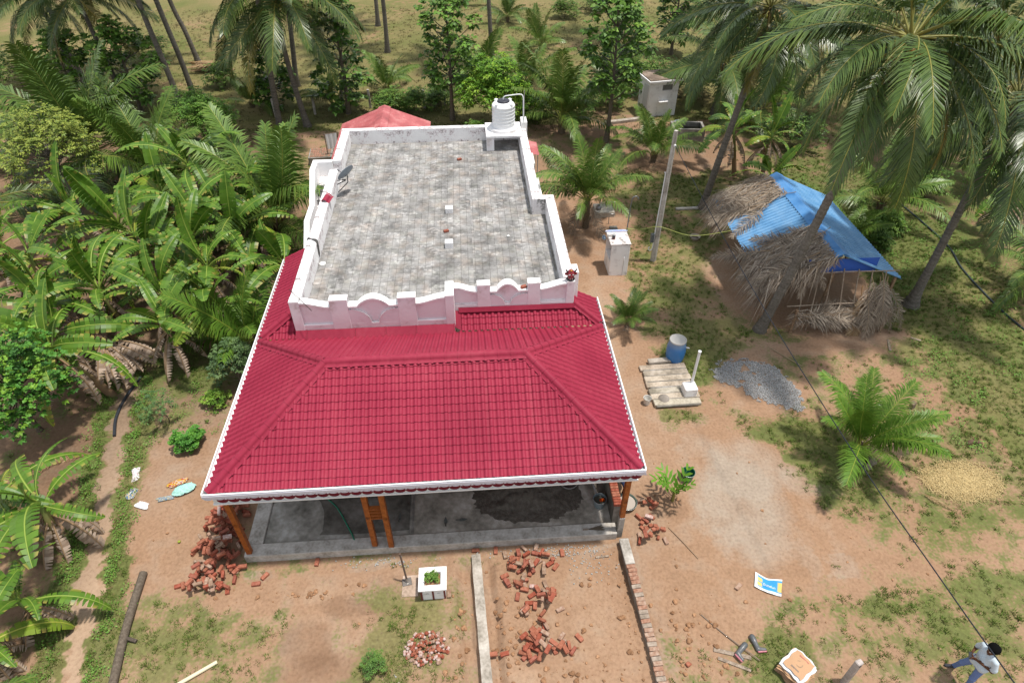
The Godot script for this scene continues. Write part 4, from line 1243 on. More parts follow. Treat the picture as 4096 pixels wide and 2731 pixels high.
	roof_slope(rt, Vector3(xl, ye, zb), Vector3.RIGHT, vb.normalized(), lb, 0.0, xr - xl, func(v): return (xa - xl) * v / lb, func(v): return (xr - xl) - (xr - xb) * v / lb)
	var vl := Vector3(xa - xl, yr - ye, 0)
	var ll := vl.length()
	roof_slope(rt, Vector3(xl, ye, zb), Vector3(0, 0, 1), vl.normalized(), ll, 0.0, zf - zb, func(v): return (zr - zb) * v / ll, func(v): return (zf - zb) - (zf - zr) * v / ll)
	var vr := Vector3(xb - xr, yr - ye, 0)
	var lr := vr.length()
	roof_slope(rt, Vector3(xr, ye, zb), Vector3(0, 0, 1), vr.normalized(), lr, 0.0, zf - zb, func(v): return (zr - zb) * v / lr, func(v): return (zf - zb) - (zf - zr) * v / lr)
	# skirt roofs round the front rooms
	var fs := Vector3(0, 0.36, -0.62).normalized()
	roof_slope(rt, Vector3(-0.45, 3.10, zb - 0.06), Vector3.RIGHT, fs, 0.74, 0.0, xr + 0.45, func(_v): return 0.0, func(v): return xr + 0.45 - 1.12 * v)
	roof_slope(rt, Vector3(xl, 3.10, zb - 0.06), Vector3.RIGHT, fs, 0.74, 0.0, 1.14, func(v): return 1.12 * v, func(_v): return 1.10)
	var sr := Vector3(-0.86, 0.44, 0).normalized()
	roof_slope(rt, Vector3(xr + 0.02, 3.10, -16.45), Vector3(0, 0, 1), sr, 0.96, 0.0, 1.33, func(_v): return 0.0, func(v): return 1.33 - 0.70 * v)
	var sl := Vector3(1.12, 0.56, 0).normalized()
	roof_slope(rt, Vector3(xl - 0.02, 3.10, -19.32), Vector3(0, 0, 1), sl, 1.24, 0.0, 4.20, func(_v): return 0.0, func(v): return 4.20 - 0.70 * v)
	var e1 := Vector3(xl, ye + 0.035, zf)
	var e2 := Vector3(xr, ye + 0.035, zf)
	var e3 := Vector3(xl + 0.05, ye + 0.06, zb + 0.06)
	var e4 := Vector3(xr - 0.05, ye + 0.06, zb + 0.06)
	var ra := Vector3(xa, yr + 0.03, zr)
	var rb := Vector3(xb, yr + 0.03, zr)
	cap_line(rt, ra, rb, 0.105)
	cap_line(rt, e1, ra); cap_line(rt, e2, rb); cap_line(rt, e3, ra); cap_line(rt, e4, rb)
	cap_line(rt, Vector3(xr - 0.05, 3.17, zb - 0.12), Vector3(3.02, 3.56, -15.70), 0.085)
	cap_line(rt, Vector3(xl + 0.05, 3.17, zb - 0.12), Vector3(-5.26, 3.68, -15.95), 0.085)
	cap_line(rt, Vector3(-6.38, 3.14, -19.34), Vector3(-5.28, 3.66, -19.34), 0.085)
	# flashings where the roof meets the parapet
	var ff := MB.new()
	var tone := Color(0.86, 0.86, 0.86)
	for s in [[-5.28, -4.95], [-4.95, -3.55], [-3.55, -2.65], [-2.65, -1.75], [-1.75, -0.62]]:
		ff.quad(Vector3(s[0], 3.35, -15.19), Vector3(s[1] - 0.008, 3.35, -15.19), Vector3(s[1] - 0.008, 3.155, -14.93), Vector3(s[0], 3.155, -14.93), tone * rf(0.94, 1.06), Vector3(0, 1, 1))
		ff.box(Vector3(s[1] - 0.02, 3.26, -15.055), Vector3(0.03, 0.012, 0.33), tone, Basis(Vector3.RIGHT, atan2(0.195, 0.26)))
	ff.quad(Vector3(-0.62, 3.5, -15.63), Vector3(-0.62, 3.2, -15.2), Vector3(-0.44, 3.15, -15.1), Vector3(-0.44, 3.47, -15.62), tone, Vector3(1, 1, 0.5))
	ff.quad(Vector3(-0.5, 3.60, -15.625), Vector3(3.0, 3.60, -15.625), Vector3(3.02, 3.475, -15.54), Vector3(-0.5, 3.475, -15.54), tone, Vector3(0, 1, 1))
	ff.quad(Vector3(2.985, 3.78, -16.45), Vector3(2.985, 3.62, -15.62), Vector3(3.06, 3.50, -15.60), Vector3(3.06, 3.52, -16.45), tone, Vector3(1, 1, 0))
	hp("flashing", ff, mats.roof_red, rt)
	var scr := MB.new()      # washers of the roofing screws
	for r in range(0, 15, 2):
		var v := r * ROW + 0.07
		var lo := (xa - xl) * v / lf + 0.15
		var hi := (xr - xl) - (xr - xb) * v / lf - 0.15
		var u := 0.058
		var k := 0
		while u < hi:
			if u > lo and (k + r) % 3 == 0:
				var p := Vector3(xl, ye, zf) + Vector3.RIGHT * u + vf.normalized() * v + Vector3(0, 0.05, 0.03)
				scr.sphere(p, Vector3(0.011, 0.008, 0.011), Color(0.75, 0.72, 0.72), 6, 4)
			u += PITCH; k += 1
	hp("screws", scr, mats.matte, rt).set_meta("kind", "stuff")
	# --- gutters, scalloped trims, beam
	var gw := Color(0.86, 0.87, 0.88)
	for g in [[Vector3(-6.46, 0, -9.57), Vector3(3.88, 0, -9.57)], [Vector3(-6.46, 0, -9.57), Vector3(-6.46, 0, -19.36)], [Vector3(3.88, 0, -9.57), Vector3(3.88, 0, -16.46)]]:
		var mb := MB.new()
		var a: Vector3 = g[0]
		var b: Vector3 = g[1]
		var mid := (a + b) * 0.5
		var L := a.distance_to(b)
		if a.z == b.z:
			mb.box(Vector3(mid.x, 3.105, a.z), Vector3(L, 0.11, 0.014), gw); mb.box(Vector3(mid.x, 3.046, a.z - 0.05), Vector3(L - 0.02, 0.012, 0.085), gw); mb.box(Vector3(mid.x, 3.165, a.z + 0.003), Vector3(L + 0.01, 0.014, 0.03), gw)
			mb.box(Vector3(mid.x, 3.060, a.z - 0.10), Vector3(L - 0.02, 0.03, 0.010), gw)
		else:
			var s := 1.0 if a.x < 0 else -1.0
			mb.box(Vector3(a.x, 3.105, mid.z), Vector3(0.014, 0.11, L - 0.03), gw); mb.box(Vector3(a.x + 0.05 * s, 3.046, mid.z), Vector3(0.085, 0.012, L - 0.03), gw); mb.box(Vector3(a.x - 0.003 * s, 3.164, mid.z), Vector3(0.03, 0.014, L - 0.04), gw)
			mb.box(Vector3(a.x + 0.10 * s, 3.07, mid.z), Vector3(0.010, 0.05, L - 0.03), gw)
		hp("gutter", mb, mats.paint)
	var tr := MB.new()
	var va := MB.new()
	var np := 40
	var pw := 10.34 / np
	var lav := Color(0.56, 0.55, 0.63)
	for i in np:
		var cx := -6.46 + (i + 0.5) * pw
		tr.box(Vector3(cx, 3.092, -9.545), Vector3(pw, 0.075, 0.012), lav)
		for ring in [[0.112, 0.088], [0.079, 0.060], [0.050, 0.0]]:
			var poly := PackedVector2Array()
			for k in 11:
				var an := PI + PI * k / 10.0
				poly.append(Vector2(cos(an) * ring[0], sin(an) * ring[0] * 0.85))
			if ring[1] > 0.0:
				for k in 11:
					var an := TAU - PI * k / 10.0
					poly.append(Vector2(cos(an) * ring[1], sin(an) * ring[1] * 0.85))
			tr.prism(poly, 0.010, lav, Transform3D(Basis.IDENTITY.scaled(Vector3(1, 0.72, 1)), Vector3(cx, 3.056, -9.54)))
		tr.prism(PackedVector2Array([Vector2(-0.010, 0.0), Vector2(0.010, 0.0), Vector2(0.030, -0.060), Vector2(-0.030, -0.060)]), 0.010, lav, Transform3D(Basis.IDENTITY, Vector3(cx + pw * 0.5, 3.056, -9.54)))
		var sc := PackedVector2Array([Vector2(-pw * 0.5, 0.14), Vector2(-pw * 0.5, -0.03)])
		for k in 9:
			var an := PI + PI * (k + 0.5) / 9.0
			sc.append(Vector2(cos(an) * pw * 0.5, -0.03 + sin(an) * 0.10))
		sc.append(Vector2(pw * 0.5, -0.03)); sc.append(Vector2(pw * 0.5, 0.14))
		if i > 0: va.prism(sc, 0.008, Color(0.45, 0.42, 0.42), Transform3D(Basis.IDENTITY, Vector3(cx - pw * 0.15, 2.815, -9.68)))
	hp("scalloped_trim", tr, mats.paint)
	hp("valance", va, mats.roof_red)
	var bm := MB.new()
	bm.box(Vector3(-1.3, 2.65, -9.83), Vector3(10.18, 0.20, 0.14), Color(0.62, 0.62, 0.60), Basis.IDENTITY, 0.01)
	bm.box(Vector3(-1.3, 2.56, -9.755), Vector3(10.2, 0.04, 0.05), Color(0.78, 0.79, 0.80))
	hp("beam", bm, mats.matte)
	for s in [[-6.18, 0.07], [3.60, -0.07]]: wall_box("side_beam", Vector3(s[0] - 0.07, 2.56, -15.2), Vector3(s[0] + 0.07, 2.78, -9.88), mats.concrete_pale)
	# --- posts
	for s in [[-6.18, 0.255, 0.0], [-2.925, 0.255, 0.0], [-2.49, 0.255, 0.06], [3.612, 0.86, 0.0]]:
		var mb := MB.new()
		mb.box(Vector3(s[0], (s[1] + 2.57) * 0.5, -9.885 + s[2]), Vector3(0.135, 2.57 - s[1], 0.135), Color.WHITE, Basis.IDENTITY, 0.008)
		for rr in [0.052, 0.030]:
			var poly := PackedVector2Array()
			for k in 17: poly.append(Vector2(cos(TAU * k / 16.0), sin(TAU * k / 16.0)) * rr)
			for k in 17: poly.append(Vector2(cos(-TAU * k / 16.0), sin(-TAU * k / 16.0)) * (rr - 0.010))
			for k in 16:
				var a0 := TAU * k / 16.0
				var a1 := TAU * (k + 1) / 16.0
				var c0 := Vector3(s[0], 1.55, -9.806 + s[2])
				mb.quad(c0 + Vector3(cos(a0), sin(a0), 0) * rr, c0 + Vector3(cos(a1), sin(a1), 0) * rr, c0 + Vector3(cos(a1), sin(a1), 0) * (rr - 0.01), c0 + Vector3(cos(a0), sin(a0), 0) * (rr - 0.01), Color(0.6, 0.55, 0.5), Vector3(0, 0, 1))
		hp("post", mb, mats.wood)
	wall_box("post_footing", Vector3(3.535, -0.1, -9.965), Vector3(3.69, 0.86, -9.81), mats.concrete)
	for k in 4:
		var mb := MB.new()
		mb.box(Vector3(-2.708, 1.50 + 0.13 * k, -9.86), Vector3(0.31, 0.035, 0.11), Color(1.15, 1.15, 1.15), Basis(Vector3.RIGHT, 0.35), 0.006)
		hp("slat", mb, mats.wood)
	# --- low brick wall along the right of the porch
	var bw := hub("brick_wall", house)
	var core := MB.new()
	core.box(Vector3(3.53, 0.50, -12.6), Vector3(0.19, 1.0, 5.0), Color(0.5, 0.48, 0.46))
	hp("wall_core", core, mats.concrete, bw)
	var bmesh := []
	for k in 3:
		var mb := MB.new()
		mb.box(Vector3.ZERO, Vector3(0.215, 0.095, 0.074), Color.WHITE, Basis.IDENTITY, 0.006)
		bmesh.append(mb.mesh(mats.brick if k < 2 else mats.brick_dark))
	for k in 56:
		part("brick", bmesh[rng.randi() % 3], bw, Transform3D(Basis(Vector3.UP, rf(-0.03, 0.03)), Vector3(3.53 + rf(-0.006, 0.006), 1.045 + rf(-0.004, 0.004), -10.13 - 0.0875 * k) - HB))

func make_terrace_mat() -> void:
	# clay tiles greyed by weather, with pale lime blooms towards the back and a brown film in the front corner
	var n1 := noise_bytes(512, 0.012, 301, 5)
	var n2 := noise_bytes(512, 0.05, 302, 4)
	var n3 := noise_bytes(512, 0.18, 303, 3)
	var Sx := 640
	var data := PackedByteArray()
	data.resize(Sx * Sx * 3)
	for j in Sx:
		for i in Sx:
			var a := n1[(j & 511) * 512 + (i & 511)] / 255.0
			var b := n2[(j & 511) * 512 + (i & 511)] / 255.0
			var c := n3[((j * 2) & 511) * 512 + ((i * 2) & 511)] / 255.0
			var v := 0.255 + (a - 0.5) * 0.27 + (b - 0.5) * 0.09 + (c - 0.5) * 0.12
			var bl := clampf((b * 0.55 + c * 0.25 + n1[((j + 200) & 511) * 512 + ((i + 77) & 511)] / 255.0 * 0.7 - 0.86) * 7.0, 0.0, 1.0)
			v += bl * 0.11
			var br := clampf((n1[((j + 350) & 511) * 512 + ((i + 300) & 511)] / 255.0 - 0.48) * 2.0, 0.0, 1.0)
			var q := (j * Sx + i) * 3
			data[q] = int(clampf(pow(clampf(v * (1.0 + br * 0.10), 0.02, 1), 0.4545), 0, 1) * 255)
			data[q + 1] = int(clampf(pow(clampf(v * (0.985 - br * 0.02), 0.02, 1), 0.4545), 0, 1) * 255)
			data[q + 2] = int(clampf(pow(clampf(v * (0.952 - br * 0.10), 0.02, 1), 0.4545), 0, 1) * 255)
	mats.terrace = tri_mat(ImageTexture.create_from_image(Image.create_from_data(Sx, Sx, false, Image.FORMAT_RGB8, data)), 0.16, 0.9, gray_tex(512, 0.05, 311, 4), 0.4)
	mats.plaster_stained2 = tri_mat(ramp_tex(256, [[0.0, lin(0.16, 0.16, 0.15)], [0.2, lin(0.42, 0.38, 0.38)], [0.34, lin(0.68, 0.62, 0.63)], [0.48, lin(0.79, 0.78, 0.78)], [1.0, lin(0.84, 0.83, 0.83)]], [[0.012, 9, 5, 1.0], [0.07, 10, 4, 0.7]]), 0.55, 0.85, gray_tex(256, 0.06, 12, 4), 0.15)

# ---------------------------------------------------------------- the grove
func make_grove() -> void:
	# tall palms on the right
	palm("leaning coconut palm with big crown, its trunk passing before the blue shed", on(10.55, -18.15), [Vector3(0, -0.1, 0), Vector3(0.42, 2.6, 0.12), Vector3(1.0, 6.0, 0.05), Vector3(1.7, 10.1, 0.0)], 0.98, 11, {"fronds": 40, "nuts": 14, "nut": lin(0.42, 0.14, 0.03), "weep": 1.0})
	palm("coconut palm with green nuts whose trunk stands behind the blue shed's thatch", on(11.1, -27.35), [Vector3(0, -0.1, 0), Vector3(0.35, 2.6, 0), Vector3(0.75, 5.6, 0.05), Vector3(1.05, 8.7, 0.05)], 0.92, 12, {"fronds": 36, "nuts": 14, "nut": lin(0.24, 0.24, 0.04), "mat": mats.frond_dark, "old": 0.9, "weep": 1.0})
	palm("coconut palm with dark crown at the right edge, trunk rising from a root mound", on(17.04, -19.26), [Vector3(0, -0.1, 0), Vector3(0.15, 2.0, -0.1), Vector3(0.4, 4.8, -0.3), Vector3(0.85, 7.6, -0.6)], 1.08, 13, {"fronds": 34, "mat": mats.frond_dark, "swell": 0.26, "weep": 1.0})
	# palms behind, on the left
	palm("coconut palm with full yellow-green crown behind the house's left corner", on(-9.44, -38.69), [Vector3(0, -0.1, 0), Vector3(-0.35, 2.2, -0.3), Vector3(-0.55, 4.6, -0.5), Vector3(-0.45, 6.9, -0.6)], 1.22, 14, {"fronds": 34, "nuts": 8, "mat": mats.frond_yellow, "old": 0.8, "weep": 0.6})
	palm("tall grey palm trunk standing just left of the yellow-green palm", on(-10.94, -38.2), [Vector3(0, -0.1, 0), Vector3(0.15, 3.0, 0), Vector3(0.42, 7.0, 0), Vector3(0.7, 12.5, 0)], 1.0, 15, {"fronds": 22})
	palm("pale-based palm trunk farther back behind the yellow-green palm", on(-11.35, -45.6), [Vector3(0, -0.1, 0), Vector3(0.3, 2.5, 0), Vector3(0.6, 6.0, 0), Vector3(0.9, 12.0, 0)], 1.0, 16, {"fronds": 20, "swell": 0.2})
	palm("dark-trunked leaning palm with drooping olive crown in the top left corner", on(-21.53, -43.03), [Vector3(0, -0.1, 0), Vector3(-0.15, 2.0, 0), Vector3(-0.3, 4.0, 0), Vector3(-0.5, 6.3, 0)], 1.0, 17, {"fronds": 26, "mat": mats.frond_yellow, "old": 1.0})
	palm("ringed palm trunk rising behind the round mango bush on the left", on(-17.6, -41.66), [Vector3(0, -0.1, 0), Vector3(-0.15, 2.4, 0), Vector3(-0.45, 6.0, 0), Vector3(-0.9, 13.5, 0)], 1.0, 18, {"fronds": 20})
	palm("slim palm trunk with pale foot beside the ringed trunk", on(-17.46, -43.64), [Vector3(0, -0.1, 0), Vector3(-0.1, 2.4, 0), Vector3(-0.45, 6.0, 0), Vector3(-1.0, 13.0, 0)], 1.0, 19, {"fronds": 20})
	palm("palm trunk whose foot stands beside the stack of dry fronds", on(-19.21, -50.75), [Vector3(0, -0.1, 0), Vector3(-0.3, 2.2, 0), Vector3(-0.75, 4.6, 0), Vector3(-1.6, 13.0, 0)], 1.0, 20, {"fronds": 20})
	palm("grey palm trunk among broad leaves near the top left corner", on(-27.7, -49.6), [Vector3(0, -0.1, 0), Vector3(0.2, 3.0, 0), Vector3(0.5, 6.0, 0), Vector3(0.4, 8.0, 0)], 1.0, 21, {"fronds": 22, "mat": mats.frond_dark})
	palm("thin palm trunk in the top left corner", on(-25.6, -47.0), [Vector3(0, -0.1, 0), Vector3(-0.5, 3.0, 0), Vector3(-1.0, 5.4, 0)], 0.95, 22, {"fronds": 22, "mat": mats.frond_yellow})
	palm("straight grey palm trunk at the top, left of the centre tree", on(-5.74, -52.52), [Vector3(0, -0.1, 0), Vector3(0.1, 3.0, 0), Vector3(0.1, 8.0, 0), Vector3(0.0, 15.0, 0)], 1.0, 23, {"fronds": 18})
	palm("thin distant palm trunk standing next to the straight grey trunk", on(-7.05, -59.64), [Vector3(0, -0.1, 0), Vector3(0.1, 3.0, 0), Vector3(0.1, 8.0, 0), Vector3(0.0, 15.0, 0)], 1.0, 24, {"fronds": 18})
	palm("straight palm trunk at the top, right of the centre tree", on(2.1, -50.42), [Vector3(0, -0.1, 0), Vector3(-0.12, 3.0, 0), Vector3(-0.3, 8.0, 0), Vector3(-0.4, 15.0, 0)], 1.0, 25, {"fronds": 18})
	palm("distant palm trunk at the top beside the bright broad-leaved tree", on(12.6, -55.0), [Vector3(0, -0.1, 0), Vector3(0.3, 3.0, 0), Vector3(0.7, 8.0, 0), Vector3(1.0, 15.0, 0)], 1.0, 26, {"fronds": 18})
	palm("palm with pale arching crown between the white toilet hut and the dark-crowned palm", on(15.2, -38.8), [Vector3(0, -0.1, 0), Vector3(0.1, 1.4, 0), Vector3(0.1, 3.0, 0)], 1.0, 27, {"fronds": 24, "mat": mats.frond})
	palm("dark palm crown filling the top right corner", on(25.5, -31.5), [Vector3(0, -0.1, 0), Vector3(0.1, 3.0, 0), Vector3(0.2, 6.6, 0)], 1.05, 28, {"fronds": 26, "mat": mats.frond_dark})
	palm("palm crown behind the leaning palm at the right edge", on(23.0, -36.0), [Vector3(0, -0.1, 0), Vector3(0.1, 3.0, 0), Vector3(0.2, 5.4, 0)], 1.0, 29, {"fronds": 26})
	# young palms
	young_palm("young palm with fresh green fronds standing alone in the right yard", on(11.34, -12.1), 0.58, 19, 0.45, 41, {"mat": mats.frond_lush, "erect": 0.30})
	young_palm("young palm beside the path on the right of the house, dry stubs round its base", on(5.24, -25.98), 0.70, 19, 1.35, 42, {"yellow": true, "dead": 4})
	young_palm("young palm with upright fronds in front of the concrete water trough", on(9.94, -32.48), 0.70, 14, 0.4, 43)
	young_palm("broad young palm right of the white water tank behind the house", on(5.5, -36.6), 0.98, 18, 0.8, 44)
	young_palm("large young palm at the house's left wall", on(-8.6, -26.21), 1.18, 17, 0.7, 45, {"yellow": true})
	young_palm("young palm among bananas left of the red skirt roof", on(-8.2, -18.5), 0.82, 14, 0.30, 46, {"mat": mats.frond_lush})
	young_palm("huge young palm with long dark fronds at the left edge", on(-19.3, -33.0), 1.40, 18, 1.2, 47, {"droopy": true, "mat": mats.frond_dark})
	young_palm("young palm with drooping fronds behind the yellow-green tree", on(-15.8, -31.6), 1.20, 14, 0.6, 48, {"droopy": true, "yellow": true})
	young_palm("arching young palm cut off by the left edge behind the bananas", on(-22.5, -28.5), 1.25, 13, 0.8, 49, {"droopy": true, "mat": mats.frond_yellow})
	young_palm("young palm with fan of upright fronds beyond the red shed roof", on(-5.16, -44.0), 0.75, 11, 0.2, 50)
	young_palm("young palm left of the bright round bush, beyond the house", on(1.0, -45.5), 0.85, 11, 0.2, 51)
	young_palm("young palm just behind the bright round bush", on(4.4, -44.5), 0.80, 11, 0.3, 52)
	young_palm("small palm with drooping yellowed fronds alone in the dry field", on(6.02, -53.0), 0.62, 11, 0.2, 53, {"yellow": true})
	young_palm("small dark palm farther out in the dry field", on(3.9, -60.1), 0.62, 12, 0.35, 54, {"mat": mats.frond_dark})
	young_palm("small palm at the far top edge of the dry field", on(0.2, -66.0), 0.62, 11, 0.2, 55)
	young_palm("young palm right of the bright broad-leaved tree in the field", on(10.6, -43.8), 0.75, 12, 0.2, 56)
	young_palm("low palm beyond the pale palm trunks behind the left grove", on(-13.4, -42.0), 0.6, 10, 0.15, 57)
	young_palm("low palm with browned fronds at the foot of the yellow-green palm", on(-8.3, -41.6), 0.55, 10, 0.15, 58, {"dead": 2})
	young_palm("young palm behind the blue shed roof", on(16.6, -24.0), 0.62, 10, 0.1, 59, {"yellow": true})
	young_palm("young palm with broken brown spathes beyond the blue shed", on(19.4, -26.4), 0.78, 11, 0.5, 60, {"dead": 2})
	young_palm("young palm whose fronds reach in from the right edge", on(22.6, -19.6), 0.80, 14, 0.4, 61)
	young_palm("yellowing palm whose frond tips reach into the bottom left corner", on(-11.2, -6.0), 0.60, 12, 0.3, 62, {"mat": mats.frond_yellow})
	young_palm("palm with pale arching fronds beside the dark-crowned palm's trunk", on(17.2, -36.4), 0.85, 13, 1.2, 63, {"droopy": true})
	seedling("coconut seedling beside the green bucket at the porch corner", on(5.36, -10.87), 0.98, 7, 71)
	young_palm("scruffy small palm with withered tips right of the house path", on(5.67, -18.71), 0.31, 15, 0.3, 72, {"mat": mats.frond_dark, "dead": 4, "erect": 0.15})
	# bananas on the left
	var ba := [
		["banana plant with the tallest leaning stem above the dried brown leaf fan", -12.2, -16.4, 2.2, 8, 2, 1.05, Vector3(-0.6, 0, 0)],
		["banana plant at the left edge with a long horizontal leaf", -14.7, -18.6, 2.0, 8, 3, 1.1, Vector3.ZERO],
		["banana plant with curved yellow midribs in the middle of the grove", -12.3, -21.8, 2.3, 9, 2, 1.05, Vector3.ZERO],
		["banana plant with scorched leaf edges above brown hanging leaves", -9.9, -20.6, 2.2, 8, 5, 1.0, Vector3.ZERO],
		["banana plant nearest the young palm, a single stem with brown skirt", -10.1, -17.5, 1.9, 6, 5, 0.9, Vector3.ZERO],
		["banana plant with a tall upright leaf near the round mango bush", -12.2, -27.4, 2.6, 9, 2, 1.1, Vector3.ZERO],
		["banana plant behind the centre of the grove with upright leaves", -11.4, -24.6, 2.4, 9, 3, 1.05, Vector3.ZERO],
		["banana plant right of the grove's centre with a broad upright leaf", -9.4, -23.2, 2.1, 8, 3, 1.0, Vector3.ZERO],
		["banana plant reaching two bright leaves toward the red skirt roof", -7.7, -21.2, 1.9, 7, 4, 0.95, Vector3.ZERO],
		["banana plant in shade left of the grove's centre", -14.6, -24.2, 2.0, 9, 2, 1.1, Vector3.ZERO],
		["banana plant at the grove's dim far left", -16.4, -21.6, 2.3, 9, 2, 1.1, Vector3.ZERO],
		["banana plant below the yellow-green tree", -16.9, -25.6, 1.8, 9, 2, 1.1, Vector3.ZERO],
		["banana plant low in the grove behind the leaf fan", -12.6, -19.4, 1.9, 8, 4, 0.95, Vector3.ZERO],
		["banana plant half hidden between the grove's centre stems", -10.9, -22.2, 2.0, 8, 3, 0.95, Vector3.ZERO],
		["banana plant with many brown leaves at the grove's front", -10.8, -18.9, 1.9, 7, 6, 0.95, Vector3.ZERO],
		["banana plant at the far left edge behind the others", -18.6, -23.8, 1.8, 8, 2, 1.1, Vector3.ZERO],
		["banana plant filling the gap left of the curved yellow midribs", -13.6, -22.6, 2.0, 8, 3, 1.0, Vector3.ZERO],
		["banana sucker low at the grove's front edge", -11.6, -20.4, 1.3, 7, 4, 0.85, Vector3.ZERO],
		["banana plant behind the scorched one with hanging dry leaves", -8.6, -24.6, 1.8, 7, 4, 0.9, Vector3.ZERO],
		["banana plant deep in the grove near the huge young palm", -13.6, -27.6, 1.9, 8, 2, 1.05, Vector3.ZERO],
		["banana plant between the grove's left stems", -15.6, -19.6, 2.0, 8, 4, 1.0, Vector3.ZERO],
		["banana plant with ragged leaves at the grove's right front", -9.6, -18.6, 1.6, 7, 5, 0.85, Vector3.ZERO],
		["banana plant with narrow leaves behind the leaf fan's stem", -13.8, -17.6, 1.7, 8, 4, 0.9, Vector3.ZERO],
		["banana plant squeezed between the grove's back stems", -10.4, -25.8, 2.0, 8, 3, 0.9, Vector3.ZERO],
		["banana plant at the grove's rear right by the large young palm", -9.9, -27.8, 1.9, 8, 2, 0.9, Vector3.ZERO],
		["short banana plant at the grove's left front", -13.4, -20.6, 1.5, 8, 4, 0.9, Vector3.ZERO],
		["large banana plant spreading over the sandy path at the lower left", -11.3, -10.5, 1.55, 9, 4, 1.0, Vector3.ZERO],
		["banana plant behind the big one at the lower left edge", -12.5, -11.4, 1.4, 8, 3, 0.9, Vector3.ZERO],
		["banana plant with brown leaves at its foot near the lower left edge", -10.9, -8.6, 1.15, 7, 5, 0.75, Vector3.ZERO],
		["small banana plant at the bottom left edge", -11.4, -7.5, 0.9, 7, 3, 0.8, Vector3.ZERO],
		["banana plant with reddish stems behind the leaning palms on the right", 13.8, -30.6, 2.2, 8, 2, 0.95, Vector3.ZERO],
		["banana plant with an upright leaf next to the reddish stems", 15.0, -30.0, 2.1, 8, 3, 0.9, Vector3.ZERO],
		["low banana plant with bright curved leaves behind the blue shed", 14.6, -27.9, 1.2, 8, 1, 0.8, Vector3.ZERO],
		["banana plant with brown hanging leaves at the right edge", 23.4, -24.0, 2.0, 8, 6, 1.0, Vector3.ZERO]]
	for i in ba.size():
		var b: Array = ba[i]
		banana(b[0], on(b[1], b[2]), b[3], b[4] + 2, b[5] + 4, 200 + i, b[6] * 1.02, b[7])
	# broad-leaved trees
	teak("dark broad-leaved tree behind the red shed roof", on(-7.26, -40.43), 7.4, 1.35, 301, mats.leaf_dark, 0.06, 34)
	teak("tall broad-leaved tree in the centre behind the terrace", on(-0.82, -39.07), 7.2, 1.4, 302, mats.leaf, 0.30, 34)
	teak("bright broad-leaved tree right of the water tank", on(7.89, -35.28), 8.0, 1.5, 303, mats.leaf_bright, 0.36, 36)
	teak("broad-leaved tree at the top beyond the white toilet hut", on(15.62, -50.5), 5.5, 1.2, 304, mats.leaf_dark, 0.2, 28)
	teak("broad-leaved tree among palm trunks in the upper left", on(-20.2, -41.8), 5.2, 1.7, 305, mats.leaf, 0.15, 40)
	teak("big-leaved tree left of the dark leaning palm", on(-24.3, -43.0), 4.4, 1.5, 306, mats.leaf, 0.15, 30)
	teak("dark leafy tree under the yellow-green palm's crown", on(-11.8, -41.8), 4.6, 1.0, 307, mats.leaf_dark, 0.1, 28)
	teak("light green tree beyond the bright broad-leaved tree", on(11.2, -47.5), 5.0, 1.3, 308, mats.leaf_bright, 0.1, 26)
	var mango := [lin(0.085, 0.19, 0.018), lin(0.12, 0.235, 0.022), lin(0.17, 0.27, 0.028), lin(0.07, 0.15, 0.018)]
	bush("bright rounded mango tree behind the terrace's tank", on(1.9, -37.9), 2.0, Vector3(2.4, 2.0, 2.0), 401, {"called": "mango_tree", "category": "tree", "n": 64, "sprays": 26, "ll": 0.28, "lw": 0.085, "cols": mango, "mat": mats.leaf_bright, "blob": 0.5, "stem": 0.1})
	bush("rounded mango bush behind the banana grove", on(-14.2, -35.2), 2.0, Vector3(1.9, 1.6, 1.7), 402, {"called": "mango_tree", "category": "tree", "n": 50, "sprays": 26, "ll": 0.24, "lw": 0.06, "cols": [lin(0.055, 0.125, 0.02), lin(0.075, 0.155, 0.025), lin(0.10, 0.18, 0.03)], "mat": mats.leaf, "blob": 0.5, "stem": 0.09})
	bush("open yellow-green leafy tree on the left above the bananas", on(-17.9, -28.0), 3.6, Vector3(2.6, 1.7, 2.1), 403, {"called": "small_leaved_tree", "category": "tree", "n": 80, "sprays": 18, "ll": 0.17, "lw": 0.07, "cols": [lin(0.15, 0.19, 0.035), lin(0.19, 0.22, 0.045), lin(0.10, 0.14, 0.03)], "mat": mats.leaf_bright, "blob": 0.42, "stem": 0.09, "bark": Color(1.6, 1.5, 1.4)})
	bush("glossy bright green tree at the left edge in front of the bananas", on(-13.9, -14.9), 2.2, Vector3(1.9, 1.9, 1.7), 404, {"called": "round_leaved_tree", "category": "tree", "n": 72, "sprays": 18, "ll": 0.13, "lw": 0.095, "cols": [lin(0.055, 0.15, 0.025), lin(0.08, 0.19, 0.03), lin(0.13, 0.24, 0.03), lin(0.035, 0.10, 0.022)], "mat": mats.leaf_bright, "blob": 0.42, "stem": 0.08})
	bush("compact round green shrub on the bare earth left of the porch", on(-8.93, -13.9), 0.34, Vector3(0.44, 0.30, 0.42), 405, {"called": "round_shrub", "n": 26, "sprays": 14, "ll": 0.09, "lw": 0.055, "cols": [lin(0.05, 0.15, 0.025), lin(0.08, 0.20, 0.03)], "mat": mats.leaf_bright, "blob": 0.15, "stem": 0.02})
	bush("spindly open shrub behind the compact round shrub", on(-10.0, -15.0), 0.75, Vector3(0.75, 0.6, 0.65), 406, {"called": "spindly_shrub", "n": 34, "sprays": 3, "ll": 0.11, "lw": 0.035, "cols": [lin(0.05, 0.10, 0.035), lin(0.07, 0.13, 0.04)], "blob": 0.12, "stem": 0.02})
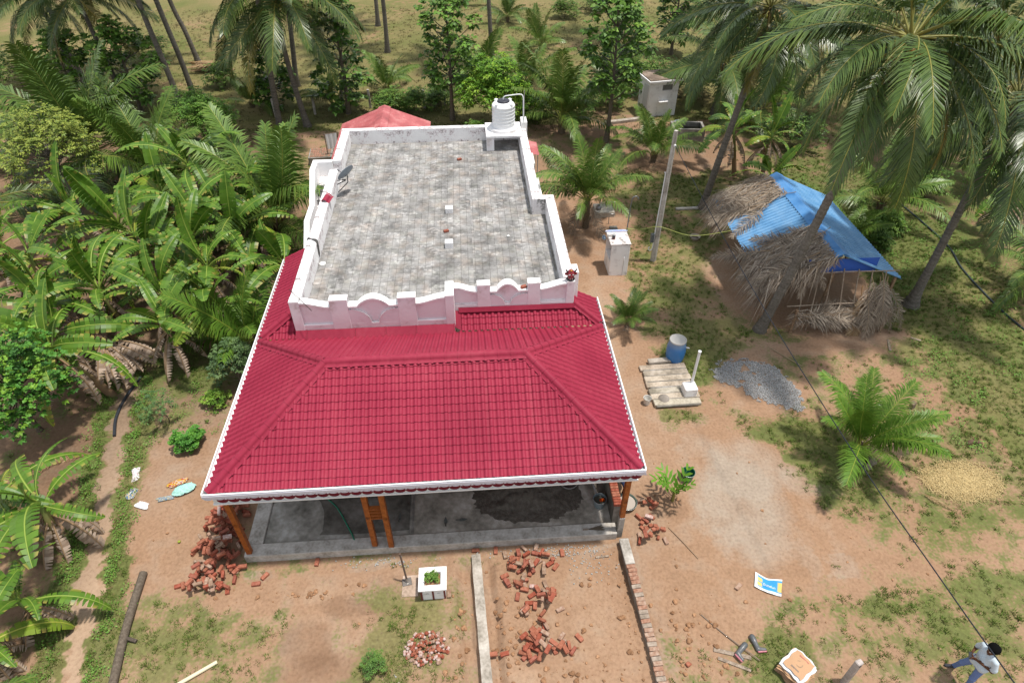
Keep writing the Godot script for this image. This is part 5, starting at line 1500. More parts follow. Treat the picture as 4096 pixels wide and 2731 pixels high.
	bush("dusty grey-green bush against the left porch gutter", on(-7.9, -16.3), 1.05, Vector3(0.85, 0.85, 0.85), 407, {"called": "guava_bush", "n": 34, "sprays": 13, "ll": 0.14, "lw": 0.055, "cols": [lin(0.055, 0.095, 0.035), lin(0.075, 0.12, 0.045), lin(0.04, 0.07, 0.03)], "blob": 0.26, "stem": 0.04})
	bush("small bright bush half under the left gutter", on(-7.0, -14.9), 0.3, Vector3(0.35, 0.35, 0.35), 408, {"called": "small_bush", "n": 12, "sprays": 12, "ll": 0.11, "lw": 0.06, "cols": [lin(0.10, 0.20, 0.03), lin(0.14, 0.24, 0.04)], "mat": mats.leaf_bright, "blob": 0.16, "stem": 0.02})
	bush("small leafy bush below the dusty grey-green bush", on(-8.6, -15.7), 0.25, Vector3(0.38, 0.28, 0.36), 409, {"called": "small_bush", "n": 12, "sprays": 10, "ll": 0.11, "lw": 0.05, "blob": 0.15, "stem": 0.02})
	bush("small feathery shrub on the lawn at the bottom edge", on(-2.65, -6.75), 0.25, Vector3(0.30, 0.24, 0.28), 410, {"called": "small_bush", "n": 16, "sprays": 9, "ll": 0.07, "lw": 0.02, "cols": [lin(0.06, 0.12, 0.03), lin(0.08, 0.15, 0.03)], "blob": 0.10, "stem": 0.015})
	var k := 0
	for b in [["low thicket at the fence left of the centre tree", -3.0, -40.2, 0.9], ["low thicket at the fence under the centre tree", -1.6, -41.2, 0.8], ["green undergrowth beside the red shed roof", -4.6, -40.6, 0.9], ["leafy thicket right of the rounded mango tree", 4.2, -39.0, 1.0], ["dense thicket behind the broad young palm", 6.4, -38.8, 1.3], ["thicket beside the white toilet hut", 9.0, -40.5, 1.2], ["thicket behind the white toilet hut", 12.6, -42.4, 1.5], ["dark bush right of the white toilet hut", 15.0, -41.8, 1.5], ["dense bush behind the pale arching palm", 18.5, -40.0, 2.2], ["bush between the palm crowns at the top", 19.5, -47.0, 2.2], ["bushy growth behind the banana plants on the right", 17.6, -33.2, 1.4], ["green mass behind the leaning palm's crown", 22.0, -40.5, 2.8], ["bush at the right edge under the dark crown", 25.5, -27.5, 1.4], ["tree mass in the top right corner", 28.5, -37.5, 3.2], ["thicket left of the low palms behind the grove", -16.2, -46.0, 0.9], ["shrubs at the top edge left of the far palms", 9.0, -61.0, 1.0], ["shrub row at the top beyond the dry field", 11.8, -63.0, 1.1], ["bush at the top left behind the palm trunks", -23.0, -52.0, 1.2], ["thicket in the top left corner", -29.5, -46.5, 1.8], ["undergrowth behind the huge young palm", -24.5, -36.0, 1.6], ["undergrowth between the bananas and the mango bush", -15.5, -31.0, 0.9], ["pale shrub under the rounded mango tree", 0.6, -35.9, 0.6], ["weedy thicket behind the blue shed", 17.6, -23.6, 0.5], ["low thicket right of the blue shed", 18.8, -24.8, 0.55], ["dark thicket beneath the bananas at the right edge", 22.2, -28.0, 1.0]]:
		var s: float = b[3]
		bush(b[0], on(b[1], b[2]), s * 0.75, Vector3(s * 1.15, s * 0.85, s * 1.1), 430 + k, {"called": "thicket", "n": 22 + int(s * 9.0), "sprays": 17, "ll": 0.17, "lw": 0.065, "mat": [mats.leaf, mats.leaf_dark, mats.leaf][k % 3], "blob": 0.30 + s * 0.14, "stem": 0.04, "cols": [lin(0.05, 0.105, 0.02), lin(0.075, 0.14, 0.025), lin(0.10, 0.16, 0.03)]})
		k += 1

# ---------------------------------------------------------------- figures: smooth-joined capsules meshed as surface nets
func capsule_d(p: Vector3, a: Vector3, b: Vector3, ra: float, rb: float) -> float:
	var ab := b - a
	var t := clampf((p - a).dot(ab) / maxf(ab.length_squared(), 1e-8), 0.0, 1.0)
	return p.distance_to(a + ab * t) - lerpf(ra, rb, t)
func nets(mb: MB, bones: Array, cell: float, k: float) -> void:
	# bones: [a, b, ra, rb, colour]
	var lo := Vector3(1e9, 1e9, 1e9)
	var hi := -lo
	for b in bones:
		var r := maxf(b[2], b[3]) + cell * 3.0
		lo = lo.min((b[0] as Vector3).min(b[1]) - Vector3.ONE * r); hi = hi.max((b[0] as Vector3).max(b[1]) + Vector3.ONE * r)
	var nx := int(ceil((hi.x - lo.x) / cell)) + 1
	var ny := int(ceil((hi.y - lo.y) / cell)) + 1
	var nz := int(ceil((hi.z - lo.z) / cell)) + 1
	var f := PackedFloat32Array()
	f.resize(nx * ny * nz)
	f.fill(1.0)
	for b in bones:
		var r := maxf(b[2], b[3]) + maxf(k, cell * 2.0) + cell
		var l: Vector3 = ((b[0] as Vector3).min(b[1]) - Vector3.ONE * r - lo) / cell
		var h: Vector3 = ((b[0] as Vector3).max(b[1]) + Vector3.ONE * r - lo) / cell
		for z in range(maxi(0, int(l.z)), mini(nz, int(h.z) + 2)):
			for y in range(maxi(0, int(l.y)), mini(ny, int(h.y) + 2)):
				for x in range(maxi(0, int(l.x)), mini(nx, int(h.x) + 2)):
					var d := capsule_d(lo + Vector3(x, y, z) * cell, b[0], b[1], b[2], b[3])
					var i := (z * ny + y) * nx + x
					var e := f[i]
					var q := maxf(k - absf(d - e), 0.0) / k
					f[i] = minf(d, e) - q * q * k * 0.25
	var ids := {}
	for z in nz - 1:
		for y in ny - 1:
			for x in nx - 1:
				var i := (z * ny + y) * nx + x
				var m := 0
				var s := Vector3.ZERO
				var g := Vector3.ZERO
				var c := [f[i], f[i + 1], f[i + nx], f[i + nx + 1], f[i + nx * ny], f[i + nx * ny + 1], f[i + nx * ny + nx], f[i + nx * ny + nx + 1]]
				var neg := 0
				for w in 8:
					if c[w] < 0.0: neg += 1
				if neg == 0 or neg == 8: continue
				for e in [[0, 1], [2, 3], [4, 5], [6, 7], [0, 2], [1, 3], [4, 6], [5, 7], [0, 4], [1, 5], [2, 6], [3, 7]]:
					var a: float = c[e[0]]
					var b: float = c[e[1]]
					if (a < 0.0) != (b < 0.0):
						var t := a / (a - b)
						var p0 := Vector3(e[0] & 1, (e[0] >> 1) & 1, e[0] >> 2)
						var p1 := Vector3(e[1] & 1, (e[1] >> 1) & 1, e[1] >> 2)
						s += p0.lerp(p1, t); m += 1
				g = Vector3(c[1] + c[3] + c[5] + c[7] - c[0] - c[2] - c[4] - c[6], c[2] + c[3] + c[6] + c[7] - c[0] - c[1] - c[4] - c[5], c[4] + c[5] + c[6] + c[7] - c[0] - c[1] - c[2] - c[3])
				var p := lo + (Vector3(x, y, z) + s / m) * cell
				var best := 1e9
				var col := Color.WHITE
				for b in bones:
					var d := capsule_d(p, b[0], b[1], b[2], b[3])
					if d < best: best = d; col = b[4]
				ids[i] = mb.vert(p, g.normalized(), col)
	var st := [1, nx, nx * ny]
	for i in ids:
		for ax in 3:
			var o1: int = st[(ax + 1) % 3]
			var o2: int = st[(ax + 2) % 3]
			if (f[i] < 0.0) == (f[i + st[ax]] < 0.0): continue
			if ids.has(i - o1) and ids.has(i - o2) and ids.has(i - o1 - o2):
				mb.face(ids[i], ids[i - o1], ids[i - o1 - o2]); mb.face(ids[i], ids[i - o1 - o2], ids[i - o2])
func hand(bones: Array, wrist: Vector3, fwd: Vector3, side: Vector3, thumb: float, skin: Color) -> void:
	# palm, four bent fingers of unequal length and a thumb leaving the side of the palm
	var palm_n := fwd.cross(side).normalized()
	var kn := wrist + fwd * 0.085
	bones.append([wrist, kn - side * 0.018, 0.026, 0.022, skin]); bones.append([wrist, kn + side * 0.018, 0.026, 0.022, skin])
	var ls := [0.062, 0.074, 0.080, 0.068]
	for i in 4:
		var b := kn + side * (0.031 - 0.021 * i) * -thumb
		var m: Vector3 = b + (fwd * 0.85 + palm_n * -0.5).normalized() * ls[i] * 0.5
		var e: Vector3 = m + (fwd * 0.35 + palm_n * -0.95).normalized() * ls[i] * 0.5
		bones.append([b, m, 0.0095, 0.009, skin]); bones.append([m, e, 0.009, 0.0075, skin])
	var tb := wrist + fwd * 0.025 + side * 0.024 * thumb
	var tm := tb + (fwd * 0.6 + side * thumb * 0.8).normalized() * 0.042
	bones.append([tb, tm, 0.013, 0.011, skin]); bones.append([tm, tm + (fwd * 0.9 - palm_n * 0.4).normalized() * 0.032, 0.0105, 0.008, skin])
func head(mb: MB, c: Vector3, fwd: Vector3, skin: Color) -> void:
	var side := fwd.cross(Vector3.UP).normalized()
	var bones := [[c + Vector3.UP * 0.035, c - Vector3.UP * 0.055 + fwd * 0.02, 0.088, 0.058, skin], [c + fwd * 0.086 + Vector3.UP * 0.012, c + fwd * 0.100 - Vector3.UP * 0.020, 0.011, 0.016, skin],
		[c + side * 0.083, c + side * 0.086 - Vector3.UP * 0.03, 0.012, 0.010, skin], [c - side * 0.083, c - side * 0.086 - Vector3.UP * 0.03, 0.012, 0.010, skin],
		[c + fwd * 0.078 - Vector3.UP * 0.055 + side * 0.018, c + fwd * 0.078 - Vector3.UP * 0.055 - side * 0.018, 0.008, 0.008, lin(0.14, 0.05, 0.04)],
		[c + fwd * 0.078 + Vector3.UP * 0.012 + side * 0.032, c + fwd * 0.079 + Vector3.UP * 0.012 + side * 0.030, 0.012, 0.012, lin(0.55, 0.53, 0.5)], [c + fwd * 0.078 + Vector3.UP * 0.012 - side * 0.032, c + fwd * 0.079 + Vector3.UP * 0.012 - side * 0.030, 0.012, 0.012, lin(0.55, 0.53, 0.5)],
		[c - Vector3.UP * 0.06 - fwd * 0.02, c - Vector3.UP * 0.15 - fwd * 0.025, 0.052, 0.058, skin]]
	nets(mb, bones, 0.010, 0.014)

func make_people() -> void:
	var skin := lin(0.105, 0.048, 0.028)
	var shirt := lin(0.50, 0.58, 0.64)
	var jean := lin(0.14, 0.20, 0.40)
	var shoe := lin(0.05, 0.05, 0.055)
	var b0 := Vector3(10.64, gh(10.6, -5.5), -5.55)
	var p := thing("person", "person in pale blue shirt and jeans with bushy black hair, looking at a phone", "person", b0)
	# local axes: faces -x; the right hand is towards -z
	var hipL := Vector3(0.0, 0.90, 0.10)
	var hipR := Vector3(0.0, 0.90, -0.10)
	var bones := [
		[Vector3(0, 0.95, -0.06), Vector3(0, 0.95, 0.06), 0.125, 0.125, jean], [Vector3(0.0, 1.0, 0), Vector3(0.02, 1.20, 0), 0.135, 0.14, shirt], [Vector3(0.02, 1.18, -0.05), Vector3(0.02, 1.34, -0.09), 0.13, 0.10, shirt], [Vector3(0.02, 1.18, 0.05), Vector3(0.02, 1.34, 0.09), 0.13, 0.10, shirt],
		[Vector3(0.02, 1.40, -0.17), Vector3(0.02, 1.40, 0.17), 0.062, 0.062, shirt], [Vector3(0.0, 0.92, -0.09), Vector3(0.0, 0.98, 0.09), 0.128, 0.128, shirt],
		[hipR, Vector3(-0.04, 0.48, -0.22), 0.088, 0.062, jean], [Vector3(-0.04, 0.48, -0.22), Vector3(0.03, 0.09, -0.32), 0.060, 0.050, jean], [hipL, Vector3(-0.02, 0.48, 0.13), 0.088, 0.062, jean], [Vector3(-0.02, 0.48, 0.13), Vector3(0.03, 0.09, 0.14), 0.060, 0.050, jean],
		[Vector3(0.03, 0.045, -0.32), Vector3(-0.15, 0.035, -0.36), 0.045, 0.036, shoe], [Vector3(0.03, 0.045, 0.14), Vector3(-0.15, 0.035, 0.12), 0.045, 0.036, shoe],
		[Vector3(0.02, 1.39, -0.20), Vector3(0.03, 1.20, -0.26), 0.058, 0.062, shirt], [Vector3(0.03, 1.22, -0.26), Vector3(0.02, 1.12, -0.27), 0.042, 0.038, skin], [Vector3(0.02, 1.12, -0.27), Vector3(-0.20, 1.20, -0.14), 0.036, 0.026, skin],
		[Vector3(0.02, 1.39, 0.20), Vector3(0.04, 1.20, 0.26), 0.058, 0.062, shirt], [Vector3(0.04, 1.22, 0.26), Vector3(0.03, 1.12, 0.26), 0.042, 0.038, skin], [Vector3(0.03, 1.12, 0.26), Vector3(-0.20, 1.19, 0.02), 0.036, 0.026, skin],
		[Vector3(0.02, 1.40, 0), Vector3(0.0, 1.50, 0), 0.062, 0.055, skin]]
	var mb := MB.new()
	nets(mb, bones, 0.020, 0.035)
	var hb := []
	hand(hb, Vector3(-0.20, 1.20, -0.14), Vector3(-0.7, 0.2, 0.55).normalized(), Vector3(0.1, 0.95, -0.25).normalized(), 1.0, skin)
	nets(mb, hb, 0.0075, 0.008)
	hb = []
	hand(hb, Vector3(-0.20, 1.19, 0.02), Vector3(-0.75, 0.2, -0.45).normalized(), Vector3(0.1, 0.95, 0.25).normalized(), 1.0, skin)
	nets(mb, hb, 0.0075, 0.008)
	head(mb, Vector3(-0.03, 1.60, 0), Vector3(-0.86, -0.5, 0.1).normalized(), skin)
	part("body", mb.mesh(mats.cloth), p)
	var hr := MB.new()
	var cen := Vector3(0.0, 1.645, 0)
	hr.sphere(cen, Vector3(0.125, 0.105, 0.125), lin(0.006, 0.005, 0.005), 16, 10)
	for i in hr.v.size():
		var n := bump.get_noise_3d(hr.v[i].x * 90.0, hr.v[i].y * 90.0, hr.v[i].z * 90.0)
		hr.v[i] = cen + (hr.v[i] - cen) * (1.0 + n * 0.16)
	part("hair", hr.mesh(mats.matte), p)
	var ph := MB.new()
	ph.box(Vector3.ZERO, Vector3(0.15, 0.012, 0.075), lin(0.02, 0.02, 0.025), Basis.IDENTITY, 0.004)
	var pho := solo("phone", ph.mesh(mats.plastic), "dark phone held in both hands by the person in jeans", "phone", b0 + Vector3(-0.305, 1.235, -0.06))
	pho.rotation = Vector3(0.0, 1.2, 0.5)
	# the mason behind the low porch wall, mostly hidden by the roof edge
	var w0 := Vector3(3.98, gh(3.98, -11.45), -11.5)
	var w := thing("person", "crouching mason in dark shorts behind the low brick porch wall, mostly under the eave", "person", w0)
	var sh := lin(0.03, 0.04, 0.09)
	var st := lin(0.30, 0.32, 0.36)
	bones = [[Vector3(0.02, 0.42, -0.06), Vector3(0.02, 0.42, 0.06), 0.125, 0.125, sh], [Vector3(0.0, 0.50, 0), Vector3(-0.10, 0.80, 0), 0.13, 0.14, st], [Vector3(-0.1, 0.9, -0.17), Vector3(-0.1, 0.9, 0.17), 0.065, 0.065, st],
		[Vector3(0.0, 0.42, 0.10), Vector3(0.02, 0.48, 0.40), 0.085, 0.060, sh], [Vector3(0.02, 0.48, 0.40), Vector3(0.02, 0.10, 0.30), 0.052, 0.040, skin], [Vector3(0.0, 0.42, -0.10), Vector3(0.04, 0.46, -0.38), 0.085, 0.060, sh], [Vector3(0.04, 0.46, -0.38), Vector3(0.03, 0.10, -0.28), 0.052, 0.040, skin],
		[Vector3(0.02, 0.05, 0.28), Vector3(-0.02, 0.035, 0.42), 0.042, 0.034, lin(0.30, 0.29, 0.28)], [Vector3(0.03, 0.05, -0.28), Vector3(-0.10, 0.035, -0.34), 0.042, 0.034, lin(0.30, 0.29, 0.28)],
		[Vector3(-0.1, 0.90, 0.20), Vector3(-0.16, 0.64, 0.30), 0.052, 0.042, st], [Vector3(-0.16, 0.64, 0.30), Vector3(-0.28, 0.98, 0.28), 0.036, 0.026, skin], [Vector3(-0.1, 0.90, -0.20), Vector3(-0.16, 0.64, -0.28), 0.052, 0.042, st], [Vector3(-0.16, 0.64, -0.28), Vector3(-0.28, 0.98, -0.26), 0.036, 0.026, skin], [Vector3(-0.1, 0.9, 0), Vector3(-0.12, 1.03, 0), 0.06, 0.055, skin]]
	mb = MB.new()
	nets(mb, bones, 0.022, 0.035)
	for s: float in [-1.0, 1.0]:
		hb = []
		hand(hb, Vector3(-0.28, 0.98, 0.27 * s), Vector3(-0.8, 0.3, -0.2 * s).normalized(), Vector3(0, 0.3, -s).normalized(), 1.0, skin)
		nets(mb, hb, 0.0085, 0.008)
	head(mb, Vector3(-0.16, 1.12, 0), Vector3(-0.9, -0.4, 0).normalized(), skin)
	part("body", mb.mesh(mats.cloth), w)
	hr = MB.new()
	hr.sphere(Vector3(-0.14, 1.16, 0), Vector3(0.10, 0.085, 0.095), lin(0.006, 0.005, 0.005), 12, 8)
	part("hair", hr.mesh(mats.matte), w)

# ---------------------------------------------------------------- bricks
var brick_meshes := []
const BRICK := Vector3(0.215, 0.075, 0.102)
func make_brick_meshes() -> void:
	rng.seed = 881
	for k in 10:
		var mb := MB.new()
		var g := rf(0.82, 1.15)
		mb.box(Vector3(0, BRICK.y * 0.5, 0), BRICK * rf(0.96, 1.03), Color(g, g * rf(0.9, 1.05), g), Basis.IDENTITY, 0.007)
		for i in mb.v.size(): mb.v[i] += Vector3(sin(mb.v[i].z * 60.0 + k), 0, cos(mb.v[i].x * 40.0 + k)) * 0.0025
		brick_meshes.append(mb.mesh(mats.brick if k < 5 else (mats.brick_dark if k < 7 else (mats.brick_dusty if k < 9 else mats.brick_limed))))
	for k in 3:      # broken halves
		var mb := MB.new()
		mb.box(Vector3(0, BRICK.y * 0.5, 0), BRICK * Vector3(0.5, 1, 1), Color.WHITE, Basis(Vector3.UP, 0.05), 0.012)
		for i in mb.v.size():
			if mb.v[i].x > 0: mb.v[i].x += sin(mb.v[i].y * 70.0 + mb.v[i].z * 50.0 + k) * 0.02
		brick_meshes.append(mb.mesh(mats.brick))
var heap_h := {}
func drop_brick(x: float, z: float, yaw: float, edge: int, label: String, group: String, half := false) -> void:
	var m: int = (10 + rng.randi() % 3) if half else rng.randi() % 9
	if rng.randf() < 0.018: m = 9
	var dims := BRICK
	if edge == 1: dims = Vector3(BRICK.x, BRICK.z, BRICK.y)
	if edge == 2: dims = Vector3(BRICK.y, BRICK.x, BRICK.z)
	var hl := dims.x * 0.42
	var hw := dims.z * 0.42
	var c := cos(yaw)
	var s := sin(yaw)
	var top := -1.0
	var keys := []
	var lows := []
	for a in [-1.0, -0.5, 0.0, 0.5, 1.0]:
		for b in [-1.0, 0.0, 1.0]:
			var px: float = x + a * hl * c + b * hw * s
			var pz: float = z - a * hl * s + b * hw * c
			var k := Vector2i(int(floor(px / 0.05)), int(floor(pz / 0.05)))
			keys.append(k)
			var h: float = heap_h.get(k, gh(px, pz))
			lows.append([a, b, h])
			top = maxf(top, h)
	# tilt towards the side that is not carried
	var la := 0.0
	var lb := 0.0
	for l in lows: la += l[0] * (top - l[2]); lb += l[1] * (top - l[2])
	var tilt := Basis(Vector3(0, 0, 1), clampf(-la * 0.16, -0.30, 0.30)) * Basis(Vector3.RIGHT, clampf(lb * 0.16, -0.30, 0.30))
	var drop := 0.0
	for l in lows: drop += top - l[2]
	drop = minf(drop / lows.size() * 0.55, 0.035)
	var y := top - drop
	for k in keys: heap_h[k] = y + dims.y
	var b := Basis(Vector3.UP, yaw) * tilt
	var off := Vector3.ZERO
	if edge == 1:
		b = b * Basis(Vector3.RIGHT, PI / 2); off = Vector3(0, BRICK.z * 0.5, 0)
		off -= b * Vector3(0, BRICK.y * 0.5, 0)
	elif edge == 2:
		b = b * Basis(Vector3(0, 0, 1), PI / 2); off = Vector3(0, BRICK.x * 0.5, 0)
		off -= b * Vector3(0, BRICK.y * 0.5, 0)
	var o := solo("brick", brick_meshes[m], label, "brick", Vector3(x, y, z) + off, 0.0, group)
	o.basis = b
func make_bricks() -> void:
	make_brick_meshes()
	rng.seed = 902
	var lab := "loose red clay brick in the big heap by the left porch post"
	for k in 172:
		var t := rng.randf()
		# the heap runs back along the plinth, widest at the front
		var z := lerpf(-8.95, -11.6, pow(t, 1.25))
		var w := lerpf(0.86, 0.40, t)
		var cx := lerpf(-6.95, -6.98, t) - 0.08
		var x := cx + clampf(rng.randfn(0, 0.5), -1.1, 1.0) * w
		if x > -6.46 and z < -9.65: x = -6.50 - rng.randf() * 0.5
		var r := rng.randf()
		drop_brick(x, z, rf(0, TAU), 0 if r < 0.55 else (1 if r < 0.9 else 2), lab, "bricks heaped by the left porch post")
	lab = "loose red brick in the straggling row before the porch, right of the concrete strip"
	for s in [[1.0, -9.45, 9, 0.30, 0.12], [1.45, -9.35, 6, 0.24, 0.12], [0.75, -9.1, 5, 0.16, 0.10], [1.0, -8.95, 8, 0.22, 0.10], [0.6, -8.68, 4, 0.13, 0.06], [1.05, -8.6, 7, 0.22, 0.09], [1.35, -8.35, 6, 0.16, 0.09], [1.0, -8.25, 2, 0.15, 0.03], [1.45, -8.12, 9, 0.18, 0.10], [1.0, -7.9, 5, 0.18, 0.09], [1.45, -7.85, 3, 0.12, 0.05], [1.1, -7.45, 5, 0.16, 0.06], [1.0, -7.2, 8, 0.16, 0.10], [1.25, -6.95, 6, 0.15, 0.10], [1.55, -7.0, 6, 0.12, 0.09], [1.8, -6.85, 4, 0.12, 0.07], [0.85, -6.9, 4, 0.10, 0.08], [1.1, -6.72, 3, 0.08, 0.05]]:
		for k in s[2]: drop_brick(s[0] + rng.randfn(0, s[3]), s[1] + rng.randfn(0, s[4]), rf(0, TAU), 0 if rng.randf() < 0.72 else 1, lab, "bricks strewn before the porch")
	for s in [[1.78, -9.02, 0.9, "reddish brick lying apart, right of the strewn row's upper end"], [1.72, -9.22, 0.2, "half brick touching the lone brick right of the strewn row"], [2.12, -7.14, 2.2, "limed brick lying alone on the bare earth near the right foundation"], [0.04, -6.92, 0.1, "brick lying against the concrete strip at the bottom"], [0.32, -6.9, 0.15, "pinkish brick just right of the strip at the bottom"], [-4.45, -9.62, 1.5, "single brick leaning at the porch front left of the middle posts"], [0.25, -9.62, 1.5, "dark brick tucked against the plinth at the concrete strip"], [-0.28, -9.66, 0.0, "brick set on the upper end of the concrete strip"], [-0.98, -8.48, 1.57, "limed brick standing beside the planter's right corner"], [-5.72, -9.30, 0.9, "brick at the plinth corner right of the big heap"], [-5.90, -9.10, 0.1, "brick lying flat in front of the big heap's right end"], [6.35, -8.15, 0.7, "pale brick lying left of the blue printed bag"], [4.55, -6.35, 0.4, "red half brick near the foundation wall at the bottom"], [2.0, -9.42, 1.57, "pale brick upright near the plinth right of the strewn row"]]:
		drop_brick(s[0], s[1], s[2], 0, s[3], "", s[3].contains("half"))
	lab = "loose or broken brick in the small pile right of the porch corner"
	for s in [[4.38, -10.78, 3, 0.10, 0.06], [4.68, -10.72, 4, 0.10, 0.07], [4.45, -10.35, 4, 0.12, 0.08], [4.55, -10.1, 7, 0.14, 0.10], [4.6, -9.85, 6, 0.13, 0.08], [4.42, -9.72, 5, 0.16, 0.10], [4.72, -9.62, 3, 0.12, 0.08]]:
		for k in s[2]: drop_brick(s[0] + rng.randfn(0, s[3]), s[1] + rng.randfn(0, s[4]), rf(0, TAU), 0 if rng.randf() < 0.7 else 1, lab, "bricks right of the porch corner", rng.randf() < 0.3)
	for s in [[-0.36, 3.803, -25.29, "red brick lying far back on the terrace floor"], [-0.87, 3.803, -19.68, "red brick on the terrace between the two white vent blocks"], [1.47, 4.15, -15.75, "red brick perched on the low part of the front parapet"]]:
		var o := solo("brick", brick_meshes[1], s[3], "brick", Vector3(s[0], s[1], s[2]), 0.4)
		o.scale = Vector3(0.8, 1, 1)
	# rubble of brickbats on the lawn
	rng.seed = 77
	var rp := thing("rubble_pile", "round pile of broken red and white brickbats on the lawn", "rubble pile", on(-1.51, -7.15))
	var ms := []
	for k in 6:
		var mb := MB.new()
		mb.box(Vector3.ZERO, Vector3(rf(0.06, 0.11), rf(0.04, 0.07), rf(0.05, 0.08)), Color.WHITE, Basis(Vector3(rf(-1, 1), rf(-1, 1), rf(-1, 1)).normalized(), rf(0, 1)), 0.014)
		ms.append(mb.mesh([mats.brick, mats.brick_dark, mats.brick_limed, mats.brick, mats.brick_dusty, mats.brick_limed][k]))
	for k in 170:
		var r := pow(rng.randf(), 0.6) * 0.46
		var a := rf(0, TAU)
		part("brick_chunk", ms[rng.randi() % 6], rp, Transform3D(Basis(Vector3.UP, rf(0, TAU)).scaled(Vector3.ONE * rf(0.6, 1.15)), Vector3(cos(a) * r * 1.15, 0.02 + 0.17 * (1.0 - r / 0.5) * sqrt(rng.randf()), sin(a) * r * 0.9)))

# ---------------------------------------------------------------- cloth-like sheet over a heap
func cloth_patch(called: String, label: String, category: String, at: Vector3, size: Vector2, turn: float, cols: Array, sd: int, h := 0.09, mat: Material = null, lobes := 3.0) -> MeshInstance3D:
	rng.seed = sd
	var rows := []
	var cl := []
	var n := 18
	var nz := FastNoiseLite.new()
	nz.seed = sd; nz.frequency = 0.9
	for i in n + 1:
		var row := []
		var cr := []
		for j in n + 1:
			var u := float(j) / n * 2.0 - 1.0
			var v := float(i) / n * 2.0 - 1.0
			var edge := 1.0 - 0.22 * absf(nz.get_noise_2d(u * 2.0 + 5.0, v * 2.0)) - 0.16 * sin((u + v) * lobes + sd)
			var x := u * size.x * 0.5 * edge
			var z := v * size.y * 0.5 * (1.0 - 0.35 * u * u * absf(nz.get_noise_1d(sd + 3.0)) * 2.0)
			var y := 0.012 + h * (1.0 - u * u) * (1.0 - v * v) + absf(nz.get_noise_2d(u * 3.5, v * 6.0)) * h * 0.9
			row.append(Vector3(x, y, z))
			cr.append((cols[int(absf(nz.get_noise_2d(u * 1.3 + 20.0, v * 1.3)) * 2.2 * cols.size()) % cols.size()]) as Color)
		rows.append(row); cl.append(cr)
	var mb := MB.new()
	mb.grid(rows, Color.WHITE, Vector3.UP, cl)
	return solo(called, mb.mesh(mats.cloth if mat == null else mat), label, category, at, turn)
func rod(called: String, label: String, category: String, pts: Array, r: float, col: Color, mat: Material, sides := 7) -> MeshInstance3D:
	var mb := MB.new()
	var rad := []
	var base: Vector3 = pts[0]
	var loc := []
	for p in pts: rad.append(r); loc.append(p - base)
	mb.tube(loc, rad, sides, col)
	return solo(called, mb.mesh(mat), label, category, base)
func smooth_path(pts: Array, step: float) -> Array:
	var c := Curve3D.new()
	for i in pts.size():
		var tan: Vector3 = (pts[mini(i + 1, pts.size() - 1)] - pts[maxi(i - 1, 0)]) / 6.0
		c.add_point(pts[i], -tan, tan)
	var out := []
	var L := c.get_baked_length()
	var n := int(ceil(L / step))
	for i in n + 1: out.append(c.sample_baked(L * i / n, true))
	return out
func bucket(called: String, label: String, category: String, at: Vector3, r: float, h: float, col: Color, tilt := Basis.IDENTITY, inside := -1.0, fill := Color.BLACK) -> Node3D:
	var o := thing(called, label, category, at)
	var mb := MB.new()
	mb.lathe([Vector2(0.001, 0.0), Vector2(r * 0.78, 0.0), Vector2(r * 0.80, 0.01), Vector2(r * 0.97, h * 0.93), Vector2(r * 1.05, h * 0.94), Vector2(r * 1.05, h), Vector2(r * 0.97, h), Vector2(r * 0.93, h * 0.95), Vector2(r * 0.76, 0.02), Vector2(0.001, 0.02)], 22, col, Transform3D(tilt, Vector3.ZERO))
	part("shell", mb.mesh(mats.plastic), o)
	if inside > 0.0:
		var w := MB.new()
		w.lathe([Vector2(r * 0.9, inside), Vector2(0.001, inside + 0.002)], 20, fill, Transform3D(tilt, Vector3.ZERO))
		part("contents", w.mesh(mats.water), o)
	var hd := MB.new()
	var pts := []
	for k in 13: pts.append(tilt * Vector3(cos(PI * k / 12.0) * r * 1.03, h * 0.94 + 0.02, sin(PI * k / 12.0) * r * 1.06))
	var rr := []
	for p in pts: rr.append(0.005)
	hd.tube(pts, rr, 5, Color(0.5, 0.5, 0.5))
	part("handle", hd.mesh(mats.metal), o)
	return o

